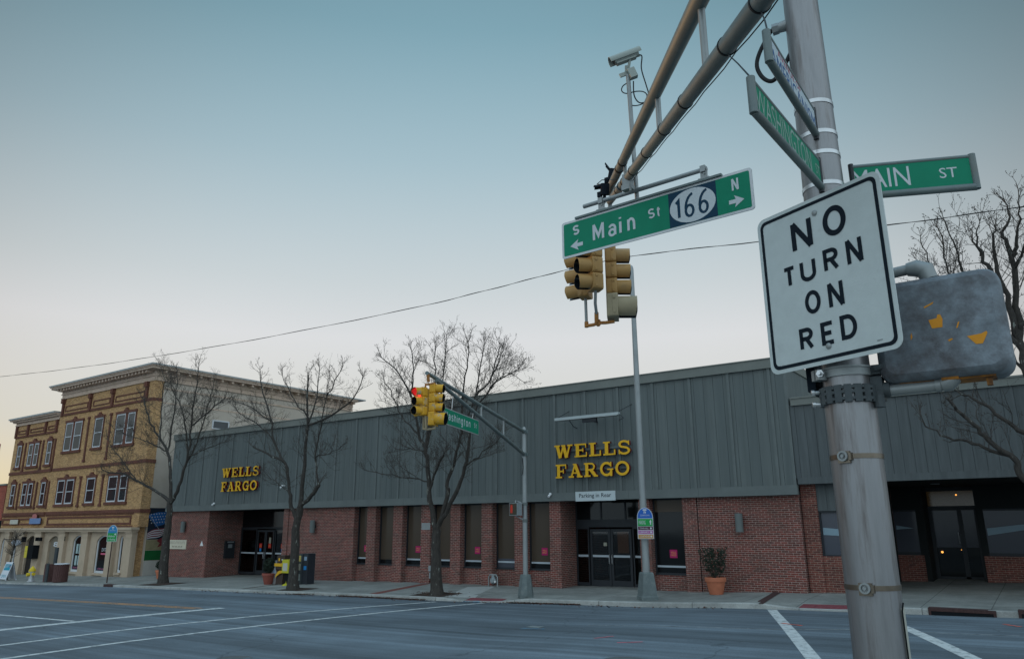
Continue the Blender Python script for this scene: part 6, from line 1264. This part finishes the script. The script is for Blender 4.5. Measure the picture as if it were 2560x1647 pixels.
for sg in (1, -1):
    d = V((0, -.28 * sg, -1.02)).normalized(); top = V((x, y, z + 1.05)); uu = V((1, 0, 0)); vv = -d; nn = V((0, -1.02 * sg, .28)).normalized(); c = top + d * .5
    MB().obox(c, uu, vv, nn, .95, 1.0, .03).build('panel', M['board_white'], t)
    mb = MB(); 
    for xx in (-.44, .44): mb.obox(top + uu * xx + d * .53, uu, vv, nn, .07, 1.06, .05)
    mb.build('leg', M['board_white'], t)
    if sg == 1:
        MB().flat([(-.4, .02), (.4, .02), (.4, .38), (-.4, .38)], c + nn * .018, uu, vv).build('teal_panel', M['teal'], t, smooth=False)
        mb = MB(); put_text(mb, 'EAT', c + nn * .02, uu, vv, -.34, .12, .16, .34, 0); put_text(mb, 'OPEN', c + nn * .018, uu, vv, -.36, .3, -.42, -.24, 1); mb.build('lettering', [M['sign_text'], M['teal']], t, smooth=False); MB().flat([(.2, .32), (.24, .34), (.34, .2), (.3, .17)], c + nn * .021, uu, vv).build('red_mark', M['sticker_red'], t, smooth=False)
# overhead wire
pts = [(-52.5, 16, 10.85), (-44.9, 16, 10.18), (-37, 16, 9.62), (-29.5, 16, 9.2), (-22, 16, 8.9), (-15.1, 16, 8.755), (-11.8, 16, 8.79), (-9.4, 16, 8.845), (-7.5, 16, 8.80), (-4.48, 16, 8.47), (-1.72, 16, 8.2), (.5, 16, 8.02), (5, 16, 7.75), (14, 16, 7.6)]
P = []; n = 90
for i in range(len(pts) - 1):
    a, b = V(pts[i]), V(pts[i + 1]); pr_, nx = V(pts[max(i - 1, 0)]), V(pts[min(i + 2, len(pts) - 1)])
    for k in range(8):
        s = k / 8; P.append(.5 * ((2 * a) + (b - pr_) * s + (2 * pr_ - 5 * a + 4 * b - nx) * s * s + (3 * a - 3 * b + nx - pr_) * s ** 3))
P.append(V(pts[-1])); mb = MB(); mb.tube(P, .007, 5); Q = [p + V((0, .012 * math.sin(i * 1.1), .014 * math.cos(i * 1.1))) for i, p in enumerate(P)]; mb.tube(Q, .006, 5)
tag(mb.build('overhead_wire', M['cable']), 'thin twisted black wire sagging across the sky above the street', 'wire')
# ------------------------------------------------------------------ bare street trees
TREES = {
 'A': ((-36.33, 21.59), [
  ('t', [(-36.5, 21.59, -0.41), (-36.66, 21.59, 1.75), (-36.6, 21.59, 2.88), (-36.68, 21.59, 3.58)], 0.21, 0.13),
  ('l', [(-36.68, 21.59, 3.58), (-37.64, 21.49, 4.06), (-39.36, 21.39, 4.61), (-41.06, 21.29, 5.16), (-42.56, 21.19, 5.31), (-43.13, 21.09, 5.55)], 0.09, 0.02),
  ('l', [(-36.68, 21.59, 3.58), (-36.95, 21.64, 4.84), (-37.59, 21.69, 6.17), (-38.89, 21.74, 7.18), (-39.92, 21.79, 8.03), (-40.74, 21.84, 9.08), (-41.39, 21.89, 9.68)], 0.095, 0.02),
  ('l', [(-37.41, 21.59, 6.16), (-37.75, 21.86, 8.03), (-38.18, 22.12, 9.55), (-38.8, 22.39, 10.84)], 0.055, 0.015),
  ('l', [(-36.67, 21.59, 3.42), (-36.03, 21.56, 4.12), (-35.6, 21.52, 5.14), (-35.28, 21.49, 6.0), (-35.28, 21.46, 7.81), (-35.09, 21.42, 9.48), (-35.04, 21.39, 10.48)], 0.1, 0.015),
  ('l', [(-35.41, 21.59, 5.85), (-34.5, 21.89, 6.15), (-33.37, 22.19, 6.44)], 0.04, 0.015),
  ('l', [(-35.39, 21.59, 7.26), (-32.98, 21.14, 7.97), (-31.44, 20.69, 8.23)], 0.04, 0.012),
  ('l', [(-35.44, 21.59, 6.02), (-35.49, 21.42, 7.0), (-35.68, 21.24, 7.99), (-36.49, 21.06, 9.13), (-36.74, 20.89, 9.8)], 0.05, 0.012),
  ('l', [(-39.73, 21.59, 4.63), (-41.57, 21.76, 5.73), (-43.67, 21.92, 6.76), (-44.98, 22.09, 7.56)], 0.035, 0.012),
  ('l', [(-37.41, 21.59, 6.16), (-38.67, 21.39, 6.62), (-39.79, 21.19, 7.0), (-41.38, 20.99, 7.42), (-42.2, 20.79, 7.91)], 0.04, 0.012),
  ('l', [(-38.62, 21.59, 7.15), (-38.94, 21.72, 8.84), (-39.14, 21.86, 10.22), (-39.88, 21.99, 11.13)], 0.04, 0.012),
  ('l', [(-35.71, 21.59, 5.15), (-34.83, 21.82, 7.01), (-34.77, 22.06, 8.69), (-34.94, 22.29, 9.69)], 0.045, 0.012),
 ]),
 'B': ((-25.7, 20.87), [
  ('t', [(-25.73, 20.87, -0.21), (-25.78, 20.87, 2.2), (-25.62, 20.87, 3.12)], 0.2, 0.13),
  ('l', [(-25.76, 20.87, 2.52), (-26.09, 20.79, 3.13), (-26.24, 20.71, 3.99), (-26.46, 20.63, 4.94), (-27.25, 20.55, 5.25), (-28.58, 20.47, 5.76)], 0.1, 0.035),
  ('l', [(-26.65, 20.87, 4.89), (-27.52, 20.94, 5.94), (-28.1, 21.02, 7.14), (-29.08, 21.1, 8.6), (-29.53, 21.17, 9.48)], 0.065, 0.015),
  ('l', [(-27.63, 20.87, 6.79), (-28.89, 20.52, 7.51), (-29.75, 20.17, 7.85)], 0.035, 0.012),
  ('l', [(-25.62, 20.87, 3.12), (-25.53, 20.9, 4.84), (-25.59, 20.94, 6.56), (-25.79, 20.97, 8.79)], 0.1, 0.03),
  ('l', [(-25.47, 20.87, 6.75), (-25.48, 21.17, 7.41), (-25.65, 21.47, 9.14)], 0.05, 0.015),
  ('l', [(-25.49, 20.87, 6.41), (-23.43, 20.67, 6.89), (-22.13, 20.47, 7.52), (-21.59, 20.27, 8.1)], 0.05, 0.013),
  ('l', [(-25.68, 20.87, 6.77), (-26.21, 20.62, 7.63), (-26.77, 20.37, 8.74)], 0.04, 0.013),
  ('l', [(-25.53, 20.87, 3.19), (-24.77, 20.87, 3.69), (-24.53, 20.87, 4.0)], 0.09, 0.075),
  ('l', [(-24.53, 20.87, 3.97), (-24.97, 21.0, 5.15), (-24.85, 21.14, 6.87), (-24.73, 21.27, 8.46)], 0.05, 0.015),
  ('l', [(-26.42, 20.87, 3.8), (-27.66, 21.12, 4.26), (-28.95, 21.37, 4.75)], 0.025, 0.01),
  ('l', [(-27.42, 20.87, 5.93), (-29.1, 21.1, 6.88), (-30.7, 21.34, 7.42), (-31.81, 21.57, 7.93)], 0.035, 0.012),
  ('l', [(-24.83, 20.87, 7.8), (-23.92, 20.72, 8.28), (-23.17, 20.57, 8.68)], 0.03, 0.012),
  ('l', [(-24.81, 20.87, 5.13), (-23.38, 20.47, 5.22), (-22.25, 20.07, 5.43)], 0.025, 0.01),
 ]),
 'C': ((-18.34, 21.27), [
  ('t', [(-18.35, 21.27, -0.05), (-18.43, 21.27, 1.54), (-18.43, 21.27, 2.21)], 0.2, 0.15),
  ('l', [(-18.45, 21.27, 2.21), (-18.7, 21.21, 3.23), (-18.83, 21.16, 4.62), (-18.89, 21.1, 5.04), (-19.21, 21.04, 5.71), (-19.44, 20.98, 6.87), (-20.25, 20.93, 8.16), (-21.16, 20.87, 8.89)], 0.11, 0.016),
  ('l', [(-18.94, 21.27, 5.06), (-18.84, 21.37, 6.08), (-18.79, 21.47, 6.81), (-18.86, 21.57, 7.98), (-19.02, 21.67, 9.14)], 0.075, 0.016),
  ('l', [(-18.67, 21.27, 5.33), (-18.65, 21.72, 7.35), (-18.88, 22.17, 9.76)], 0.05, 0.012),
  ('l', [(-18.9, 21.27, 3.79), (-19.81, 21.07, 4.1), (-20.91, 20.87, 4.27), (-21.66, 20.67, 4.45)], 0.03, 0.01),
  ('l', [(-19.04, 21.27, 5.06), (-19.98, 21.52, 5.2), (-21.12, 21.77, 5.31)], 0.025, 0.012),
  ('l', [(-18.41, 21.27, 2.21), (-18.01, 21.32, 3.22), (-18.03, 21.37, 3.9), (-17.67, 21.42, 4.79), (-17.46, 21.47, 5.62), (-16.89, 21.52, 6.98), (-16.48, 21.57, 8.9)], 0.1, 0.016),
  ('l', [(-18.31, 21.27, 2.34), (-17.55, 21.19, 3.33), (-16.97, 21.1, 4.38), (-16.73, 21.02, 5.25), (-16.42, 20.94, 6.3), (-15.43, 20.85, 7.23), (-14.38, 20.77, 7.56)], 0.09, 0.014),
  ('l', [(-17.01, 21.27, 4.39), (-16.57, 21.47, 4.73), (-15.85, 21.67, 5.37)], 0.035, 0.012),
  ('l', [(-16.69, 21.27, 6.93), (-16.22, 21.57, 7.67), (-15.82, 21.87, 8.66)], 0.045, 0.014),
  ('l', [(-18.62, 21.27, 3.71), (-18.02, 20.97, 4.63), (-17.6, 20.67, 4.86)], 0.05, 0.03),
  ('l', [(-19.41, 21.27, 5.74), (-20.48, 21.54, 6.55), (-21.33, 21.8, 7.48), (-22.21, 22.07, 8.29)], 0.04, 0.012),
  ('l', [(-19.71, 21.27, 6.94), (-19.51, 21.12, 7.99), (-19.62, 20.97, 8.94)], 0.045, 0.014),
  ('l', [(-17.29, 21.27, 5.59), (-17.23, 21.07, 6.8), (-16.8, 20.87, 7.93), (-16.55, 20.67, 8.84)], 0.05, 0.014),
  ('l', [(-15.73, 21.27, 7.33), (-15.27, 21.52, 7.62), (-14.83, 21.77, 7.31)], 0.02, 0.008),
  ('l', [(-16.25, 21.27, 7.85), (-15.79, 21.37, 8.64), (-15.77, 21.47, 8.96)], 0.025, 0.01),
 ]),
 'D': ((0.45, 22.0), [
  ('t', [(0.2, 22.0, 0.76), (0.15, 22.0, 2.35), (0.15, 22.0, 4.03), (0.13, 22.0, 5.19)], 0.24, 0.15),
  ('l', [(-0.16, 22.0, 2.82), (-0.4, 21.93, 3.32), (-0.52, 21.87, 3.78), (-0.98, 21.8, 4.27), (-1.26, 21.73, 4.69), (-1.54, 21.67, 5.09), (-1.7, 21.6, 5.37)], 0.1, 0.03),
  ('l', [(-0.65, 22.0, 3.84), (-1.08, 22.1, 4.11), (-1.58, 22.2, 4.32), (-1.9, 22.3, 4.45), (-2.37, 22.4, 4.8), (-2.45, 22.5, 5.12)], 0.05, 0.012),
  ('l', [(0.12, 22.0, 4.12), (-0.23, 22.08, 4.43), (-0.58, 22.16, 4.8), (-0.88, 22.24, 5.13), (-1.22, 22.32, 5.44), (-1.43, 22.4, 5.55)], 0.075, 0.02),
  ('l', [(0.13, 22.0, 5.19), (0.04, 22.03, 6.21), (0.06, 22.06, 7.24), (0.18, 22.09, 8.6), (0.16, 22.11, 9.15), (0.13, 22.14, 9.61), (0.28, 22.17, 10.0), (0.28, 22.2, 10.41)], 0.12, 0.014),
  ('l', [(0.3, 22.0, 8.95), (0.31, 21.9, 9.21), (0.47, 21.8, 9.76), (0.56, 21.7, 10.31)], 0.06, 0.012),
  ('l', [(0.06, 22.0, 6.81), (-0.08, 21.88, 7.64), (-0.15, 21.75, 8.52), (-0.15, 21.62, 9.13), (-0.04, 21.5, 9.6)], 0.09, 0.02),
  ('l', [(-0.14, 22.0, 8.11), (-0.36, 22.17, 8.8), (-0.46, 22.33, 9.33), (-0.6, 22.5, 9.72)], 0.07, 0.02),
  ('l', [(0.05, 22.0, 6.51), (-0.47, 21.84, 7.28), (-0.79, 21.68, 8.04), (-0.91, 21.52, 8.65), (-0.97, 21.36, 9.14), (-1.1, 21.2, 9.92)], 0.07, 0.012),
  ('l', [(-0.8, 22.0, 8.13), (-1.12, 22.15, 8.56), (-1.27, 22.3, 8.86), (-1.26, 22.45, 9.75), (-1.36, 22.6, 10.26)], 0.04, 0.012),
  ('l', [(-0.84, 22.0, 7.81), (-1.34, 22.3, 8.42), (-1.72, 22.6, 9.39), (-1.83, 22.9, 10.23)], 0.04, 0.01),
  ('l', [(-0.47, 22.0, 7.32), (-1.04, 22.13, 7.77), (-1.55, 22.27, 8.23), (-1.91, 22.4, 9.26)], 0.04, 0.01),
  ('l', [(0.07, 22.0, 5.79), (-0.21, 22.23, 6.28), (-0.51, 22.47, 6.67), (-0.83, 22.7, 6.98)], 0.05, 0.012),
  ('l', [(0.18, 22.0, 8.58), (0.47, 21.65, 8.96), (0.67, 21.3, 9.43)], 0.05, 0.012),
  ('l', [(-0.66, 22.0, 9.1), (-0.49, 21.8, 9.56), (-0.35, 21.6, 9.85)], 0.03, 0.01),
  ('l', [(0.07, 22.0, 6.91), (0.41, 21.85, 7.55), (0.69, 21.7, 8.29)], 0.07, 0.012),
 ]),
}
def smooth_path(pts, rnd, jit, sub=4):
    P = []
    for i in range(len(pts) - 1):
        a, b = pts[i], pts[i + 1]; p0 = pts[max(i - 1, 0)]; p3 = pts[min(i + 2, len(pts) - 1)]
        for k in range(sub):
            s = k / sub; q = .5 * ((2 * a) + (b - p0) * s + (2 * p0 - 5 * a + 4 * b - p3) * s * s + (3 * a - 3 * b + p3 - p0) * s ** 3)
            if i + k > 0: q = q + V((rnd.gauss(0, jit), rnd.gauss(0, jit), rnd.gauss(0, jit)))
            P.append(q)
    P.append(pts[-1]); return P
def tree(key, label, seed, dens=1., tw=1.):
    base, limbs = TREES[key]; rnd = random.Random(seed); zt = gz(base[0], base[1]); t = thing('bare_tree', (base[0], base[1], zt), label, 'tree', 'bare street trees'); wood = MB(); tg = MB(); paths = []
    for n_, (kind, pts, r0, r1) in enumerate(limbs):
        pts = [V(p) for p in pts]
        if kind == 't': pts[0].z = zt - .1
        elif paths:
            best = min(((q - pts[0]).xz.length if hasattr(V((0,0,0)), 'xz') else math.hypot(q.x - pts[0].x, q.z - pts[0].z), q) for P_, R_2 in paths for q in P_) if False else min(((math.hypot(q.x - pts[0].x, q.z - pts[0].z), i, j) for i, (P_, R_2) in enumerate(paths) for j, q in enumerate(P_)))
            q = paths[best[1]][0][best[2]]; dy = q.y - pts[0].y
            for i in range(len(pts)): pts[i].y += dy * (1 - i / (len(pts) - 1))
            pts[0] = lerp(pts[0], q, .8)
        P = smooth_path(pts, rnd, .012 if kind == 't' else .022); k = len(P); R = [r0 + (r1 - r0) * (i / (k - 1)) ** (.8) for i in range(k)]
        if kind == 't': R[0] *= 1.5; R[1] *= 1.18; R[2] *= 1.06
        R = [r * rnd.uniform(.95, 1.07) for r in R]
        wood.tube(P, R, 10 if r0 > .08 else 7); paths.append((P, R))
    def twig(p, d, L, r, lvl):
        k = 3 if lvl < 2 else 2; pts = [p]; q = p; dd = d.normalized()
        for i in range(k):
            dd = (dd + V((rnd.gauss(0, .15), rnd.gauss(0, .15), rnd.gauss(.10, .13)))).normalized(); q = q + dd * L / k; pts.append(q)
        tg.tube(pts, [r * (1 - .62 * i / k) for i in range(k + 1)], 4 if lvl == 0 else 3, 0, False)
        if lvl < 2:
            m = max(2, int(L * (6.5 if lvl == 0 else 9) * dens)) 
            for j in range(m):
                s = rnd.uniform(.25, 1.0); i = min(int(s * k), k - 1); b = lerp(pts[i], pts[i + 1], s * k - i); ax_ = (pts[i + 1] - pts[i]).normalized(); o = ortho(ax_); a = rnd.uniform(0, 6.28); ang = rad(rnd.uniform(32, 66)); side_ = o[0] * math.cos(a) + o[1] * math.sin(a)
                twig(b, ax_ * math.cos(ang) + side_ * math.sin(ang) + V((0, 0, .2)), L * rnd.uniform(.32, .6) * (1.15 - .4 * s), r * .55, lvl + 1)
        else:
            for e in pts[1:]:      # buds
                s = rnd.uniform(.007, .014); tg.add([e + V((s, 0, 0)), e + V((-s, 0, 0)), e + V((0, s, 0)), e + V((0, 0, s * 1.8)), e + V((0, 0, -s))], [(0, 2, 3), (2, 1, 3), (1, 0, 3), (0, 4, 2), (2, 4, 1)])
    for (kind, pts, r0, r1), (P, R) in zip(limbs, paths):
        if kind == 't': continue
        Ltot = sum((P[i+1] - P[i]).length for i in range(len(P) - 1)); acc = 0; nxt = rnd.uniform(.3, .6) * (.35 if r0 > .07 else .2)
        start = .28 * Ltot if r0 > .07 else .12 * Ltot
        for i in range(len(P) - 1):
            seg = (P[i+1] - P[i]).length; ax_ = (P[i+1] - P[i]).normalized()
            while acc + seg > nxt:
                s = (nxt - acc) / seg; f = nxt / Ltot
                if nxt > start:
                    o = ortho(ax_); a = rnd.uniform(0, 6.28); ang = rad(rnd.uniform(38, 78)); sd = o[0] * math.cos(a) + o[1] * math.sin(a); L = rnd.uniform(.4, 1.35) * (1.15 - .5 * f) * tw
                    twig(lerp(P[i], P[i+1], s), ax_ * math.cos(ang) + sd * math.sin(ang) + V((0, 0, .32)), L, min(.0105, R[i] * .5), 0)
                nxt += rnd.uniform(.075, .21) / dens
            acc += seg
        ax_ = (P[-1] - P[-2]).normalized()
        for j in range(4): twig(P[-1], ax_ + V((rnd.gauss(0, .4), rnd.gauss(0, .4), rnd.gauss(.2, .3))), rnd.uniform(.3, .7) * tw, min(.011, R[-1] * .8), 0)
    wood.build('trunk', M['bark'], t); tg.build('crown', M['twig'], t, smooth=False)
    return t
tree('A', 'bare tree in front of the yellow building corner, leftmost of the row', 11, 1.05, 1.05)
tree('B', 'bare tree beside the drop boxes with a sawn-off right limb', 12, .9, .9)
tree('C', 'bare tree behind the red traffic light, its crown against the white sky', 13, 1.1, 1.0)
tree('D', 'bare tree at the right edge whose limbs rise behind the weathered signal box', 14, .8, .9)
# young tree at the far left kerb
x, y = -52.1, 21.0; z = gz(x, y); t = thing('young_tree', (x, y, z), 'small bare young tree cut off by the left edge behind the sandwich board', 'tree'); rnd = random.Random(8); wd = MB(); wd.tube([(x - .5, y, z - .05), (x - .48, y, z + .9), (x - .3, y, z + 1.6), (x - .1, y, z + 2.6)], [.05, .045, .03, .012], 8); tw_ = MB()
for k in range(70):
    s = rnd.uniform(.35, 1); p = V((x - .48 + .35 * s, y, z + .6 + 1.9 * s)); d = V((rnd.gauss(.15, .6), rnd.gauss(0, .5), rnd.uniform(.2, .9))).normalized(); L = rnd.uniform(.3, .9); q = p + d * L; tw_.tube([p, lerp(p, q, .5) + V((rnd.gauss(0, .05), 0, rnd.gauss(0, .05))), q], [.011, .008, .004], 4)
    for j in range(4): a = lerp(p, q, rnd.uniform(.3, 1)); tw_.tube([a, a + V((rnd.gauss(0, .15), rnd.gauss(0, .15), rnd.uniform(0, .25)))], [.006, .003], 3)
wd.build('trunk', M['bark'], t); tw_.build('crown', M['twig'], t, smooth=False)
